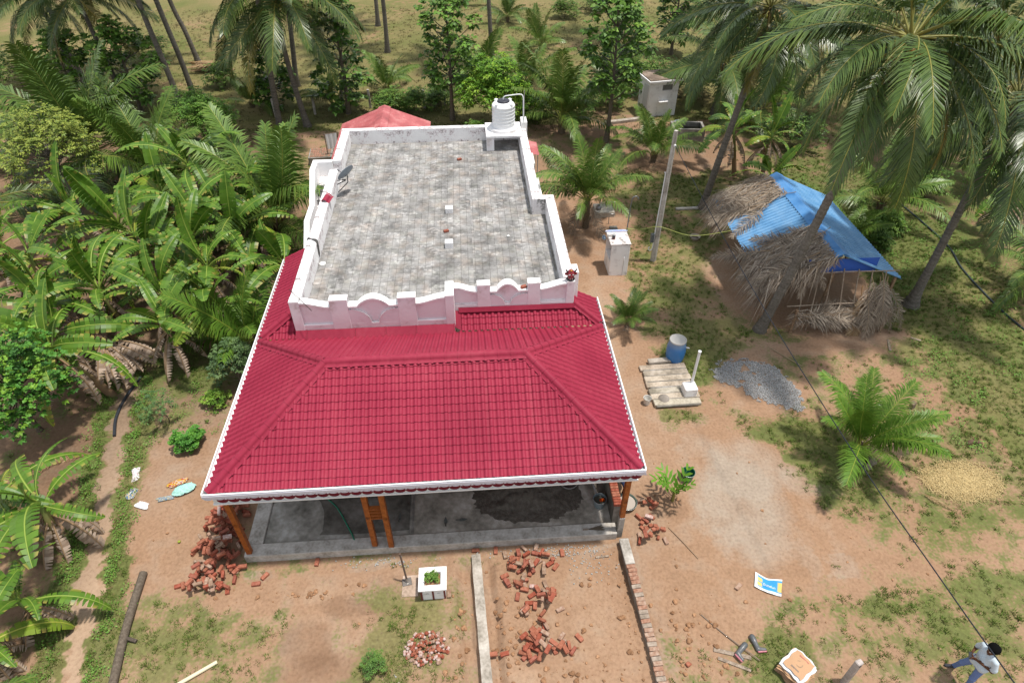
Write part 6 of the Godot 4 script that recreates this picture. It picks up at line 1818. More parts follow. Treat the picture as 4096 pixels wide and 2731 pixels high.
# ---------------------------------------------------------------- things on and round the house
func make_house_things() -> void:
	# water tank
	var t := thing("water_tank", "white ribbed plastic water tank with black lid on the terrace corner", "water tank", Vector3(1.55, 4.46, -26.78))
	var mb := MB.new()
	mb.lathe([Vector2(0.001, 0.13), Vector2(0.59, 0.13), Vector2(0.62, 0.11), Vector2(0.62, 0.0)], 36, Color(1, 1, 1))
	part("base_ring", mb.mesh(mats.plaster), t)
	mb = MB.new()
	var prof := [Vector2(0.47, 0.13), Vector2(0.475, 0.16)]
	for k in 6:
		var y := 0.20 + k * 0.135
		prof.append_array([Vector2(0.462, y), Vector2(0.462, y + 0.095), Vector2(0.482, y + 0.105), Vector2(0.482, y + 0.125)])
	prof.append_array([Vector2(0.465, 1.03), Vector2(0.45, 1.06), Vector2(0.30, 1.13), Vector2(0.23, 1.15), Vector2(0.001, 1.16)])
	mb.lathe(prof, 40, lin(0.80, 0.81, 0.82))
	part("body", mb.mesh(mats.plastic), t)
	mb = MB.new()
	mb.lathe([Vector2(0.25, 1.14), Vector2(0.26, 1.19), Vector2(0.22, 1.21), Vector2(0.001, 1.225)], 28, lin(0.03, 0.03, 0.04))
	part("lid", mb.mesh(mats.plastic), t)
	for a in 4:
		mb = MB.new()
		mb.box(Vector3(0.40, 1.08, 0), Vector3(0.14, 0.16, 0.13), lin(0.80, 0.81, 0.82), Basis.IDENTITY, 0.02)
		part("lug", mb.mesh(mats.plastic), t, Transform3D(Basis(Vector3.UP, PI / 4 + a * PI / 2), Vector3.ZERO))
	mb = MB.new()
	var pp := smooth_path([Vector3(0.0, 1.20, 0), Vector3(0.0, 1.30, 0), Vector3(0.08, 1.36, 0), Vector3(0.60, 1.42, 0), Vector3(0.76, 1.40, 0), Vector3(0.82, 1.28, 0), Vector3(0.83, 0.9, 0), Vector3(0.84, 0.05, 0)], 0.05)
	var rr := []
	for p in pp: rr.append(0.024)
	mb.tube(pp, rr, 8, lin(0.78, 0.80, 0.80))
	part("pipe", mb.mesh(mats.plastic), t)
	rod("pipe", "thin grey standpipe at the terrace corner behind the tank pipe", "pipe", [Vector3(2.43, 4.0, -27.0), Vector3(2.43, 5.95, -27.0)], 0.018, lin(0.35, 0.35, 0.36), mats.metal)
	# satellite dish
	var d := thing("satellite_dish", "grey satellite dish on struts fixed to the left parapet", "satellite dish", Vector3(-5.0, 4.38, -22.7))
	mb = MB.new()
	var f := Vector3(-0.62, 0.55, -0.45).normalized()
	var q := Basis(Quaternion(Vector3.UP, f))
	var pr := []
	for k in 9: pr.append(Vector2(0.001 + 0.36 * k / 8.0, 0.10 * pow(k / 8.0, 2.0)))
	mb.lathe(pr, 28, lin(0.20, 0.24, 0.28), Transform3D(q, Vector3(0.52, 0.22, 0.02)))
	mb.lathe([Vector2(0.361, 0.10), Vector2(0.368, 0.095), Vector2(0.36, 0.085)], 28, lin(0.24, 0.28, 0.32), Transform3D(q, Vector3(0.52, 0.22, 0.02)))
	part("reflector", mb.mesh(mats.paint), d)
	mb = MB.new()
	for s in [[Vector3(0.52, 0.20, 0.02), Vector3(0.52, -0.05, 0.12)], [Vector3(0.52, -0.05, 0.12), Vector3(0.16, -0.30, 0.40)], [Vector3(0.45, 0.05, 0.10), Vector3(0.14, 0.02, 0.10)], [Vector3(0.45, 0.03, 0.12), Vector3(0.15, -0.05, 0.28)]]:
		mb.tube([s[0], s[1]], [0.018, 0.018], 6, lin(0.03, 0.03, 0.035))
	part("mount", mb.mesh(mats.paint), d)
	mb = MB.new()
	mb.tube([Vector3(0.48, 0.15, 0.05), Vector3(0.22, 0.30, -0.12)], [0.011, 0.011], 6, lin(0.03, 0.03, 0.035))
	mb.tube([Vector3(0.22, 0.30, -0.12), Vector3(0.17, 0.34, -0.15)], [0.03, 0.035], 8, lin(0.1, 0.1, 0.12))
	part("feed_arm", mb.mesh(mats.paint), d)
	# demon-head charm against the evil eye
	var c := thing("demon_head_charm", "glossy dark red horned demon head with bulging eyes on the right parapet pillar", "charm", Vector3(2.86, 4.386, -15.75))
	var red := lin(0.20, 0.012, 0.022)
	mb = MB.new()
	mb.lathe([Vector2(0.001, 0.0), Vector2(0.12, 0.0), Vector2(0.13, 0.03), Vector2(0.10, 0.06)], 18, lin(0.015, 0.014, 0.015))
	part("base", mb.mesh(mats.plastic), c)
	mb = MB.new()
	mb.sphere(Vector3(0, 0.19, 0), Vector3(0.12, 0.15, 0.11), red, 18, 12)
	mb.sphere(Vector3(0, 0.09, 0.03), Vector3(0.085, 0.07, 0.085), red, 14, 8)
	mb.sphere(Vector3(0, 0.175, 0.115), Vector3(0.028, 0.04, 0.035), red, 10, 6)
	mb.box(Vector3(0, 0.255, 0.085), Vector3(0.18, 0.022, 0.05), red, Basis.IDENTITY, 0.008)
	part("head", mb.mesh(mats.plastic), c)
	for s: float in [-1.0, 1.0]:
		mb = MB.new()
		mb.sphere(Vector3(0.052 * s, 0.215, 0.092), Vector3(0.032, 0.032, 0.026), lin(0.7, 0.68, 0.66), 12, 8)
		mb.sphere(Vector3(0.052 * s, 0.213, 0.112), Vector3(0.014, 0.014, 0.010), lin(0.01, 0.01, 0.01), 8, 6)
		part("eye", mb.mesh(mats.plastic), c)
		mb = MB.new()
		mb.sphere(Vector3(0.135 * s, 0.20, 0.0), Vector3(0.055, 0.05, 0.03), red, 10, 6)
		part("ear", mb.mesh(mats.plastic), c)
		mb = MB.new()
		mb.tube([Vector3(0.10 * s, 0.27, 0.02), Vector3(0.15 * s, 0.34, 0.02), Vector3(0.165 * s, 0.42, 0.015)], [0.03, 0.02, 0.003], 8, lin(0.02, 0.015, 0.02))
		part("horn", mb.mesh(mats.plastic), c)
		mb = MB.new()
		mb.tube([Vector3(0.03 * s, 0.105, 0.105), Vector3(0.035 * s, 0.06, 0.115)], [0.011, 0.003], 6, lin(0.7, 0.66, 0.6))
		part("tooth", mb.mesh(mats.plastic), c)
	mb = MB.new()
	mb.box(Vector3(0, 0.335, 0.05), Vector3(0.05, 0.03, 0.06), lin(0.45, 0.22, 0.03), Basis.IDENTITY, 0.008)
	part("forehead_ornament", mb.mesh(mats.plastic), c)
	rod("iron_rod", "thin dark iron rod lying across the front left parapet corner", "rod", [Vector3(-5.30, 4.50, -15.65), Vector3(-4.53, 4.42, -14.70)], 0.010, lin(0.05, 0.04, 0.035), mats.metal)
	var ca := solo("roof_cap_piece", cap_mesh, "spare crimson roof cap left on the left parapet", "roof cap", Vector3(-5.10, 4.40, -21.0), 1.2)
	ca.rotation.z = 0.25
	var cb := []
	for k in 5:
		var o := 0.02 * k
		cb.append([Vector3(-5.31, 4.15, -18.62 - o), Vector3(-5.28, 4.395, -18.56 - o), Vector3(-5.0, 4.40, -18.52 + o * 1.5), Vector3(-4.95, 4.38, -18.45 + o * 2.0), Vector3(-4.93, 4.0 - o, -18.30 + o)])
	mb = MB.new()
	for l in cb:
		var s := smooth_path(l, 0.06)
		var r2 := []
		for p in s: r2.append(0.012)
		mb.tube(s, r2, 5, lin(0.09, 0.085, 0.08))
	solo("cable_bundle", mb.mesh(mats.matte), "bundle of grey cables slung over the left parapet", "cable")
	mb = MB.new()
	rock(mb, Vector3.ZERO, 0.05, 4, Color(0.7, 0.7, 0.68))
	solo("white_stone", mb.mesh(mats.matte), "single white stone on the right half of the terrace", "stone", Vector3(1.24, 3.80, -19.22))
	mb = MB.new()
	mb.lathe([Vector2(0.10, 0.0), Vector2(0.10, 0.02), Vector2(0.001, 0.03)], 18, Color(0.68, 0.7, 0.66))
	solo("drain_cover", mb.mesh(mats.matte), "pale round drain cover in the terrace's left corner", "drain cover", Vector3(-4.83, 3.80, -18.0))
	for s in [[-3.35, -16.05, 0.3, lin(0.45, 0.06, 0.05), "red"], [-3.2, -15.88, 1.2, lin(0.5, 0.52, 0.4), "pale"], [-2.95, -16.0, 2.0, lin(0.2, 0.3, 0.2), "green"]]:
		mb = MB.new()
		mb.box(Vector3(0, 0.006, 0), Vector3(0.11, 0.010, 0.05), s[3], Basis.IDENTITY, 0.003)
		solo("wrapper", mb.mesh(mats.cloth), "small %s wrapper littering the terrace front" % s[4], "litter", Vector3(s[0], 3.803, s[1]), s[2])
	# rear annex with red sheet roof
	var r := thing("rear_shed", "rear annex with faded red corrugated sheet roof behind the terrace", "shed", Vector3(-4.0, 0, -30.2))
	mb = MB.new()
	mb.box(Vector3(0, 1.25, 0), Vector3(3.7, 2.5, 3.6), Color.WHITE)
	part("wall", mb.mesh(mats.plaster), r)
	for sg: float in [-1.0, 1.0]:
		mb = MB.new()
		var ra := []
		var rb := []
		for k in 91:
			var z := -2.2 + 4.3 * k / 90.0
			var h := 0.022 * sin(k * TAU / 3.0 * 0.99)
			ra.append(Vector3(0.0, 3.45 + h, z)); rb.append(Vector3(2.2 * sg, 2.60 + h, z))
		mb.grid([ra, rb], Color(1, 1, 1), Vector3.UP)
		part("roof_sheet", mb.mesh(mats.sheet_red), r)
	mb = MB.new()
	for sg: float in [-1.0, 1.0]: mb.quad(Vector3(0, 3.50, -2.22), Vector3(0, 3.50, 2.12), Vector3(0.30 * sg, 3.395, 2.12), Vector3(0.30 * sg, 3.395, -2.22), lin(1.1, 1.0, 1.0), Vector3.UP)
	part("ridge_cap", mb.mesh(mats.sheet_red), r)
	# small lean-to roof on the right
	var lr := thing("lean_to_roof", "small red corrugated lean-to roof at the house's rear right corner", "roof", Vector3(2.5, 0, -29.6))
	mb = MB.new()
	var ra := []
	var rb := []
	for k in 25:
		var z := -0.75 + 1.5 * k / 24.0
		var h := 0.02 * sin(k * TAU / 4.0)
		ra.append(Vector3(0.0, 2.45 + h, z)); rb.append(Vector3(0.85, 2.25 + h, z))
	mb.grid([ra, rb], Color.WHITE, Vector3.UP)
	part("roof_sheet", mb.mesh(mats.sheet_red), lr)
	mb = MB.new()
	for z: float in [-0.6, 0.6]:
		mb = MB.new()
		mb.tube([Vector3(0.78, -0.1, z), Vector3(0.78, 2.25, z)], [0.03, 0.03], 7, Color(0.6, 0.6, 0.6))
		part("post", mb.mesh(mats.metal), lr)
	# wash platform and drying cloth on the left
	var w := thing("wash_platform", "brick-topped washing platform with concrete rim left of the rear annex", "wash platform", Vector3(-7.9, 0, -34.0), 0.06)
	mb = MB.new()
	mb.box(Vector3(0, 0.2, 0), Vector3(1.25, 0.45, 1.2), Color(0.9, 0.9, 0.88), Basis.IDENTITY, 0.02)
	part("base", mb.mesh(mats.concrete), w)
	mb = MB.new()
	for i in 9:
		for j in 5: mb.box(Vector3(-0.5 + 0.12 * i, 0.435, -0.45 + 0.225 * j), Vector3(0.105, 0.03, 0.21), Color(rf(0.7, 1.1), 0.8, 0.75))
	part("top", mb.mesh(mats.brick_dusty), w)
	var cl := thing("drying_cloth", "white cloth hung to dry left of the rear annex", "cloth", Vector3(-7.15, 0, -33.8), 0.3)
	mb = MB.new()
	var rows := []
	for i in 10:
		var row := []
		for j in 10: row.append(Vector3(-0.3 + 0.066 * j * (1.0 - 0.02 * i), 1.55 - 0.09 * i, 0.04 * sin(j * 1.7) * (0.3 + i * 0.1)))
		rows.append(row)
	mb.grid(rows, lin(0.72, 0.72, 0.73), Vector3(0, 0.3, 1))
	part("cloth", mb.mesh(mats.cloth), cl)
	mb = MB.new()
	mb.tube([Vector3(-0.34, -0.1, 0), Vector3(-0.34, 1.6, 0)], [0.03, 0.03], 6, Color(0.8, 0.8, 0.8)); mb.tube([Vector3(0.34, -0.1, 0), Vector3(0.34, 1.6, 0)], [0.03, 0.03], 6, Color(0.8, 0.8, 0.8)); mb.tube([Vector3(-0.34, 1.56, 0), Vector3(0.34, 1.56, 0)], [0.012, 0.012], 5, Color(0.8, 0.8, 0.8))
	part("rack", mb.mesh(mats.grey_wood), cl)
	# fence posts behind the house
	for s in [[-9.3, -40.6, "fence post left of the yellow-green palm's foot"], [-7.7, -41.6, "fence post beside the dark broad-leaved tree"], [-6.0, -41.4, "fence post behind the red shed roof's left slope"], [-2.6, -41.0, "whitish fence post left of the centre tree"], [-1.3, -41.6, "fence post under the centre tree"], [-11.6, -40.2, "fence post behind the tall grey palm trunk"]]:
		mb = MB.new()
		mb.box(Vector3(0, 0.5, 0), Vector3(0.14, 1.3, 0.12), Color.WHITE, Basis(Vector3(0, 0, 1), rf(-0.05, 0.05)), 0.015)
		solo("fence_post", mb.mesh(mats.concrete_pale), "concrete " + s[2], "fence post", on(s[0], s[1]), 0.0, "concrete fence posts behind the house")
	bucket("blue_bucket", "blue bucket upturned on a stake at the rear fence", "bucket", Vector3(-3.05, gh(-3, -42), -42.2), 0.16, 0.3, lin(0.08, 0.16, 0.42))
	# white toilet hut
	var h := thing("toilet_hut", "white plastered toilet hut with brown flat roof at the back right", "hut", Vector3(11.75, 0, -39.45), 0.18)
	mb = MB.new()
	for b in [[Vector3(-0.85, 1.05, 0), Vector3(0.14, 2.1, 1.5)], [Vector3(0.85, 1.05, 0), Vector3(0.14, 2.1, 1.5)], [Vector3(0, 1.05, -0.68), Vector3(1.56, 2.1, 0.14)], [Vector3(0, 0.78, 0.68), Vector3(1.56, 1.56, 0.14)], [Vector3(0, 2.0, 0.68), Vector3(1.56, 0.2, 0.14)], [Vector3(-0.45, 1.73, 0.68), Vector3(0.66, 0.34, 0.14)], [Vector3(0.66, 1.73, 0.68), Vector3(0.24, 0.34, 0.14)]]: mb.box(b[0], b[1], Color.WHITE)
	part("wall", mb.mesh(mats.plaster), h)
	mb = MB.new()
	mb.box(Vector3(0, 2.16, 0), Vector3(2.15, 0.10, 1.9), Color(1, 1, 1), Basis.IDENTITY, 0.01)
	part("roof_slab", mb.mesh(mats.plaster), h)
	mb = MB.new()
	mb.box(Vector3(0, 2.235, 0), Vector3(2.0, 0.05, 1.75), Color(0.62, 0.5, 0.42))
	part("roof_top", mb.mesh(mats.concrete), h)
	mb = MB.new()
	mb.box(Vector3(-0.93, 0.95, 0.25), Vector3(0.05, 1.8, 0.65), lin(0.55, 0.55, 0.56), Basis.IDENTITY, 0.01)
	part("door", mb.mesh(mats.paint), h)
	mb = MB.new()
	for k in 4: mb.box(Vector3(0.21, 1.62 + 0.075 * k, 0.68), Vector3(0.66, 0.02, 0.10), lin(0.30, 0.28, 0.26), Basis(Vector3.RIGHT, 0.5))
	part("vent_louvre", mb.mesh(mats.matte), h)
	mb = MB.new()
	mb.box(Vector3(0.0, 0.95, 0.86), Vector3(0.6, 0.06, 0.24), Color.WHITE, Basis.IDENTITY, 0.01)
	part("soap_ledge", mb.mesh(mats.plaster), h)
	# trough
	var tr := thing("water_trough", "grey concrete water trough with dark water in front of the toilet hut", "water trough", Vector3(12.55, 0, -35.4), -0.12)
	mb = MB.new()
	for b in [[Vector3(0, 0.38, 0.52), Vector3(1.8, 0.78, 0.12)], [Vector3(0, 0.38, -0.52), Vector3(1.8, 0.78, 0.12)], [Vector3(-0.84, 0.38, 0), Vector3(0.12, 0.775, 0.92)], [Vector3(0.84, 0.38, 0), Vector3(0.12, 0.775, 0.92)], [Vector3(0, 0.06, 0), Vector3(1.56, 0.12, 0.92)]]: mb.box(b[0], b[1], Color(0.8, 0.8, 0.8))
	part("basin", mb.mesh(mats.concrete), tr)
	mb = MB.new()
	mb.box(Vector3(0, 0.50, 0), Vector3(1.55, 0.02, 0.91), lin(0.012, 0.012, 0.008))
	part("water", mb.mesh(mats.water), tr)
	var gt := thing("gas_drum", "pale squat plastic drum standing behind the water trough", "drum", Vector3(12.45, 0, -36.7))
	mb = MB.new()
	mb.lathe([Vector2(0.001, 0.5), Vector2(0.25, 0.5), Vector2(0.33, 0.45), Vector2(0.35, 0.3), Vector2(0.35, 0.05), Vector2(0.3, 0.0)], 20, lin(0.42, 0.55, 0.58))
	part("body", mb.mesh(mats.plastic), gt)
	mb = MB.new()
	mb.lathe([Vector2(0.12, 0.5), Vector2(0.12, 0.56), Vector2(0.001, 0.57)], 16, lin(0.6, 0.65, 0.68))
	part("cap", mb.mesh(mats.plastic), gt)
	mb = MB.new()
	mb.box(Vector3(0, 0.06, 0), Vector3(2.3, 0.2, 0.28), Color(0.9, 0.85, 0.8), Basis.IDENTITY, 0.02)
	solo("concrete_edging", mb.mesh(mats.concrete_pale), "pale concrete edging running left from the toilet hut", "edging", Vector3(9.4, 0, -38.0), 0.22)

func make_shed() -> void:
	# blue-roofed cow shed with coconut-leaf thatch
	rng.seed = 611
	var B := Vector3(13.05, 0, -21.8)
	var s := thing("cow_shed", "blue corrugated shed patched with dry coconut-leaf thatch", "shed", B)
	for sg: float in [-1.0, 1.0]:
		for k in 4:          # four sheets a side
			var mb := MB.new()
			var ra := []
			var rb := []
			var z0 := -3.1 + 1.58 * k
			for i in 111:
				var z := z0 + 1.60 * i / 110.0
				var h := 0.032 * clampf(sin(z * TAU / 0.18) * 2.0, -1.0, 1.0) + (0.004 if k % 2 == 0 else 0.0)
				ra.append(Vector3(0.02 * sg, 2.92 + h, z)); rb.append(Vector3(2.55 * sg, 1.80 + h, z))
			mb.grid([ra, rb], Color.WHITE * rf(0.92, 1.06), Vector3.UP)
			part("roof_sheet", mb.mesh(mats.sheet_blue), s)
	var mb := MB.new()
	for k in 4:
		var z0 := -3.12 + 1.58 * k
		for sg: float in [-1.0, 1.0]: mb.quad(Vector3(0, 3.00 - 0.006 * (k % 2), z0), Vector3(0, 3.00 - 0.006 * (k % 2), z0 + 1.63), Vector3(0.30 * sg, 2.845, z0 + 1.63), Vector3(0.30 * sg, 2.845, z0), Color(0.62, 0.8, 1.0) * rf(0.9, 1.05), Vector3.UP)
	part("ridge_cap", mb.mesh(mats.sheet_blue), s)
	mb = MB.new()
	for k in 9:
		var p := Vector3(rf(0.05, 0.2), 3.0, rf(-2.6, 0.8))
		mb.quad(p + Vector3(0, -0.02, 0), p + Vector3(0.06, -0.052, 0), p + Vector3(0.08, -0.06, 0.25), p + Vector3(0.03, -0.035, 0.18), lin(0.16, 0.11, 0.09), Vector3.UP)
	# frame: posts, rails
	for p in [[-1.40, 3.85], [1.95, 4.05], [-2.2, 3.2], [2.3, 3.2], [-2.3, -3.0], [2.3, -3.0], [0.0, 3.0], [0.0, -3.0], [-2.25, 0.2], [2.25, 0.2]]:
		var pm := MB.new()
		var ht := 2.85 if p[0] == 0.0 else 1.85
		if p[1] > 3.8: ht = 1.05
		pm.box(Vector3(p[0], ht * 0.5 - 0.1, p[1]), Vector3(0.10, ht + 0.2, 0.10), Color(0.9, 0.75, 0.6), Basis.IDENTITY, 0.012)
		part("post", pm.mesh(mats.grey_wood), s)
	for k in 7:              # peeled sticks of the front screen
		var pm := MB.new()
		var x := -1.25 + 0.5 * k
		pm.tube([Vector3(x + rf(-0.03, 0.03), 0.0, 3.75 + rf(-0.03, 0.03)), Vector3(x + rf(-0.05, 0.05), 1.1, 3.6), Vector3(x + rf(-0.08, 0.08), 2.15 + 0.25 * (1.0 - absf(x) / 2.0), 3.25)], [0.028, 0.026, 0.022], 6, Color(1.7, 1.6, 1.45))
		part("stick", pm.mesh(mats.grey_wood), s)
	for y in [[1.05, 3.62], [2.2, 3.25]]:
		var pm := MB.new()
		pm.tube([Vector3(-1.7, y[0], y[1]), Vector3(0.2, y[0] + 0.03, y[1]), Vector3(2.3, y[0] - 0.02, y[1])], [0.024, 0.026, 0.022], 6, Color(1.6, 1.5, 1.35))
		part("rail", pm.mesh(mats.grey_wood), s)
	mb = MB.new()
	mb.box(Vector3(0.2, 2.35, 3.05), Vector3(2.6, 0.6, 0.02), lin(0.05, 0.12, 0.45))
	part("tarpaulin", mb.mesh(mats.cloth), s)
	# thatch: dry fronds laid down the left slope and hung on the front
	var th := hub("thatch", s)
	var slope := atan2(1.12, 2.53)
	var mat_ := MB.new()
	var dcol := [lin(0.16, 0.125, 0.095), lin(0.26, 0.21, 0.165), lin(0.36, 0.30, 0.24), lin(0.44, 0.38, 0.31), lin(0.30, 0.22, 0.15)]
	for k in 6200:
		var bank := k % 3
		var x := rf(-2.6, -0.25)
		var z := rf(-3.3, -0.85) if bank == 0 else rf(0.95, 3.35)
		var edge := bump.get_noise_2d(x * 3.0, z * 0.7 + 11.0) * 0.5
		if bank == 0 and z > -1.0 + edge - 0.5 * (1.0 + x / 2.75): continue
		if bank > 0 and z < 1.15 + edge + 0.35 * (-x / 2.75): continue
		var p := Vector3(x, 2.92 - absf(x) * 0.443 + rf(0.04, 0.20), z)
		var a := rng.randfn(0.0, 0.42) + (0.0 if bank == 0 else 0.25 * z / 3.0)
		var ln := rf(0.35, 0.9)
		var d := Vector3(-cos(a), -0.443 * cos(a), sin(a)).normalized()
		var e := p + d * ln
		var over := maxf(0.0, absf(e.x) - 2.55) + maxf(0.0, e.z - 3.15)
		e.y -= over * rf(0.6, 1.6)
		var sdir := d.cross(Vector3.UP).normalized() * rf(0.010, 0.022)
		var cc: Color = dcol[rng.randi() % 5]
		mat_.tri_up(p - sdir, p + sdir, e + Vector3.UP * rf(-0.03, 0.03), cc, Vector3.UP)
	for k in 1500:           # sagging tufts over the front left corner and the foot of the screen
		var foot := k % 2 == 0
		var p := Vector3(rf(-1.45, 2.3), rf(0.45, 1.0), rf(3.7, 3.95)) if foot else Vector3(rf(-2.6, -0.1), 0, rf(2.7, 3.15))
		if not foot: p.y = 2.86 - absf(p.x) * 0.43 + rf(-0.1, 0.1)
		var d := Vector3(rng.randfn(0, 0.5), -0.55, rf(0.1, 0.5)).normalized() if not foot else Vector3(rng.randfn(0, 1.0), rf(-0.7, 0.1), rf(-0.1, 0.35)).normalized()
		var sdir := d.cross(Vector3(0, 0.3, 1)).normalized() * rf(0.010, 0.020)
		mat_.tri_up(p - sdir, p + sdir, p + d * rf(0.3, 0.62), dcol[rng.randi() % 5], Vector3(0, 0.5, 1))
	part("matted_leaves", mat_.mesh(mats.dry), th).set_meta("kind", "stuff")
	for k in 40:             # laid down the left slope, in a back and a front bank
		var back := k < 17
		var z := rf(-3.1, -0.9) if back else rf(1.0, 3.1)
		var up := rf(0.0, 1.0)
		var x := lerpf(-2.4, -0.35, up) if back else lerpf(-2.5, -0.1, up)
		var y := 2.92 - absf(x) * 0.443 + 0.06 + 0.010 * (k % 17)
		var b := Basis(Vector3(0, 0, 1), slope + rf(-0.04, 0.08)) * Basis(Vector3.UP, PI + rf(-0.7, 0.7) + (0.1 if back else -0.15))
		if k % 2 == 0: part("dry_frond", fronds.thatch[k % 3], th, Transform3D(b.scaled(Vector3.ONE * rf(0.55, 0.8)), Vector3(x + 0.5, y + 0.26, z)))
	for k in 10:             # mass sagging over the front left corner
		var a := PI * rf(1.0, 1.55)
		var x := rf(-2.4, -0.35)
		part("dry_frond", fronds.deadhang[k % 3], th, Transform3D((Basis(Vector3.UP, a) * Basis(Vector3(0, 0, 1), rf(0.15, 0.5))).scaled(Vector3.ONE * rf(0.36, 0.52)), Vector3(x, 2.85 - absf(x) * 0.42, rf(2.4, 2.9))))
	for k in 10:             # bundle lying along the foot of the front screen
		var right := k % 2 == 0
		part("dry_frond", fronds.thatch[k % 3], th, Transform3D((Basis(Vector3.UP, rf(-0.14, 0.14) + (PI if right else 0.0)) * Basis(Vector3.RIGHT, rf(0.5, 1.2) * (-1.0 if right else 1.0))).scaled(Vector3.ONE * rf(0.6, 0.85)), Vector3(2.25 if right else -1.35, 0.55 + 0.035 * k, 3.78 + rf(0.0, 0.16))))
	for k in 10:             # hanging down the right part of the screen
		part("dry_frond", fronds.deadhang[k % 3], th, Transform3D(Basis(Vector3.UP, -PI / 2 + rf(-0.6, 0.6)).scaled(Vector3.ONE * rf(0.6, 0.85)), Vector3(rf(1.0, 2.0), rf(1.6, 2.15), 3.25)))
	part("dry_frond", fronds.brown[0], th, Transform3D(Basis(Vector3.UP, -PI / 2) * Basis(Vector3(0, 0, 1), -1.15), Vector3(0.95, 1.75, 3.5)).scaled_local(Vector3.ONE * 0.78))

func make_yard() -> void:
	rng.seed = 733
	# concrete pole with meter and conduit
	var p := thing("utility_pole", "tall grey concrete electric pole with white conduit right of the house", "utility pole", on(7.7, -23.06))
	var mb := MB.new()
	mb.tube([Vector3(0, -0.3, 0), Vector3(0.02, 2.5, 0), Vector3(0.06, 5.75, 0)], [0.135, 0.115, 0.085], 4, Color.WHITE)
	part("shaft", mb.mesh(mats.concrete_pale), p)
	mb = MB.new()
	var cp := smooth_path([Vector3(-0.24, 0.72, 0.02), Vector3(-0.30, 0.66, 0.02), Vector3(-0.26, 0.55, 0.02), Vector3(-0.15, 0.56, 0.02), Vector3(-0.12, 0.75, 0.02), Vector3(-0.11, 2.0, 0.02), Vector3(-0.08, 3.9, 0.02), Vector3(-0.12, 4.1, 0.02)], 0.08)
	var rr := []
	for q in cp: rr.append(0.024)
	mb.tube(cp, rr, 7, lin(0.75, 0.76, 0.76))
	part("conduit", mb.mesh(mats.plastic), p)
	mb = MB.new()
	mb.box(Vector3(-0.20, 1.15, 0.02), Vector3(0.14, 0.4, 0.14), lin(0.10, 0.11, 0.12), Basis.IDENTITY, 0.01)
	part("meter_box", mb.mesh(mats.paint), p)
	mb = MB.new()
	mb.sphere(Vector3(0.08, 5.2, 0.1), Vector3(0.05, 0.06, 0.05), lin(0.7, 0.7, 0.7), 8, 6)
	part("insulator", mb.mesh(mats.plastic), p)
	rod("power_cable", "thick dark power cable sweeping from the pole to the lower right corner", "cable", smooth_path([Vector3(7.78, 5.2, -22.96), Vector3(7.85, 4.78, -17.5), Vector3(7.98, 4.5, -13.5), Vector3(8.18, 4.27, -10.6), Vector3(8.34, 4.17, -8.0), Vector3(8.46, 4.2, -6.2), Vector3(8.52, 4.3, -4.5), Vector3(8.58, 4.45, -3.0), Vector3(8.8, 5.1, 2.0)], 0.4), 0.013, lin(0.03, 0.033, 0.04), mats.matte, 6)
	rod("clothes_line", "thin yellow-green line strung from the hooked pipe past the pole to the shed", "line", smooth_path([Vector3(6.42, 1.55, -23.2), Vector3(7.0, 1.5, -23.15), Vector3(7.68, 1.75, -22.9), Vector3(9.0, 1.45, -22.6), Vector3(10.6, 1.75, -22.4)], 0.3), 0.009, lin(0.45, 0.5, 0.12), mats.plastic, 5)
	rod("hooked_pipe", "grey hooked iron pipe standing behind the white cabinet", "pipe", smooth_path([on(6.42, -23.25, -0.1), Vector3(6.44, 1.4, -23.25), Vector3(6.48, 2.7, -23.25), Vector3(6.55, 2.95, -23.25), Vector3(6.68, 2.98, -23.25), Vector3(6.76, 2.85, -23.25)], 0.08), 0.024, lin(0.22, 0.23, 0.24), mats.metal)
	# white masonry cabinet
	var c := thing("masonry_cabinet", "white masonry cabinet with weathered slab top beside the house path", "cabinet", Vector3(5.95, gh(5.9, -22.6), -22.6))
	mb = MB.new()
	for b in [[Vector3(0.36, 0.72, 0), Vector3(0.08, 1.5, 1.06)], [Vector3(-0.02, 0.72, 0.50), Vector3(0.68, 1.5, 0.08)], [Vector3(-0.02, 0.72, -0.50), Vector3(0.68, 1.5, 0.08)], [Vector3(-0.02, 0.30, 0), Vector3(0.68, 0.7, 0.92)]]: mb.box(b[0], b[1], Color.WHITE, Basis.IDENTITY, 0.01)
	part("wall", mb.mesh(mats.plaster), c)
	mb = MB.new()
	mb.box(Vector3(0, 1.50, 0), Vector3(0.84, 0.06, 1.14), Color(0.95, 0.92, 0.9), Basis.IDENTITY, 0.012)
	part("top_slab", mb.mesh(mats.plaster_stained), c)
	mb = MB.new()
	mb.tube([Vector3(0.2, -0.05, 0.56), Vector3(0.2, 0.75, 0.56)], [0.018, 0.018], 6, lin(0.6, 0.6, 0.6)); mb.tube([Vector3(0.2, 0.75, 0.57), Vector3(0.2, 0.9, 0.57)], [0.025, 0.022], 6, lin(0.8, 0.8, 0.8))
	part("tap_pipe", mb.mesh(mats.plastic), c)
	var tin := thing("drink_can", "small dark tin can with red label on the white cabinet", "can", Vector3(5.72, 1.53 + gh(5.9, -22.6), -22.45))
	mb = MB.new()
	mb.lathe([Vector2(0.065, 0.0), Vector2(0.065, 0.09)], 14, lin(0.10, 0.03, 0.02)); mb.lathe([Vector2(0.0655, 0.09), Vector2(0.0655, 0.12), Vector2(0.0655, 0.2)], 14, lin(0.04, 0.04, 0.05))
	part("body", mb.mesh(mats.paint), tin)
	mb = MB.new()
	mb.lathe([Vector2(0.066, 0.2), Vector2(0.06, 0.21), Vector2(0.001, 0.205)], 14, lin(0.5, 0.5, 0.52))
	part("lid", mb.mesh(mats.metal), tin)
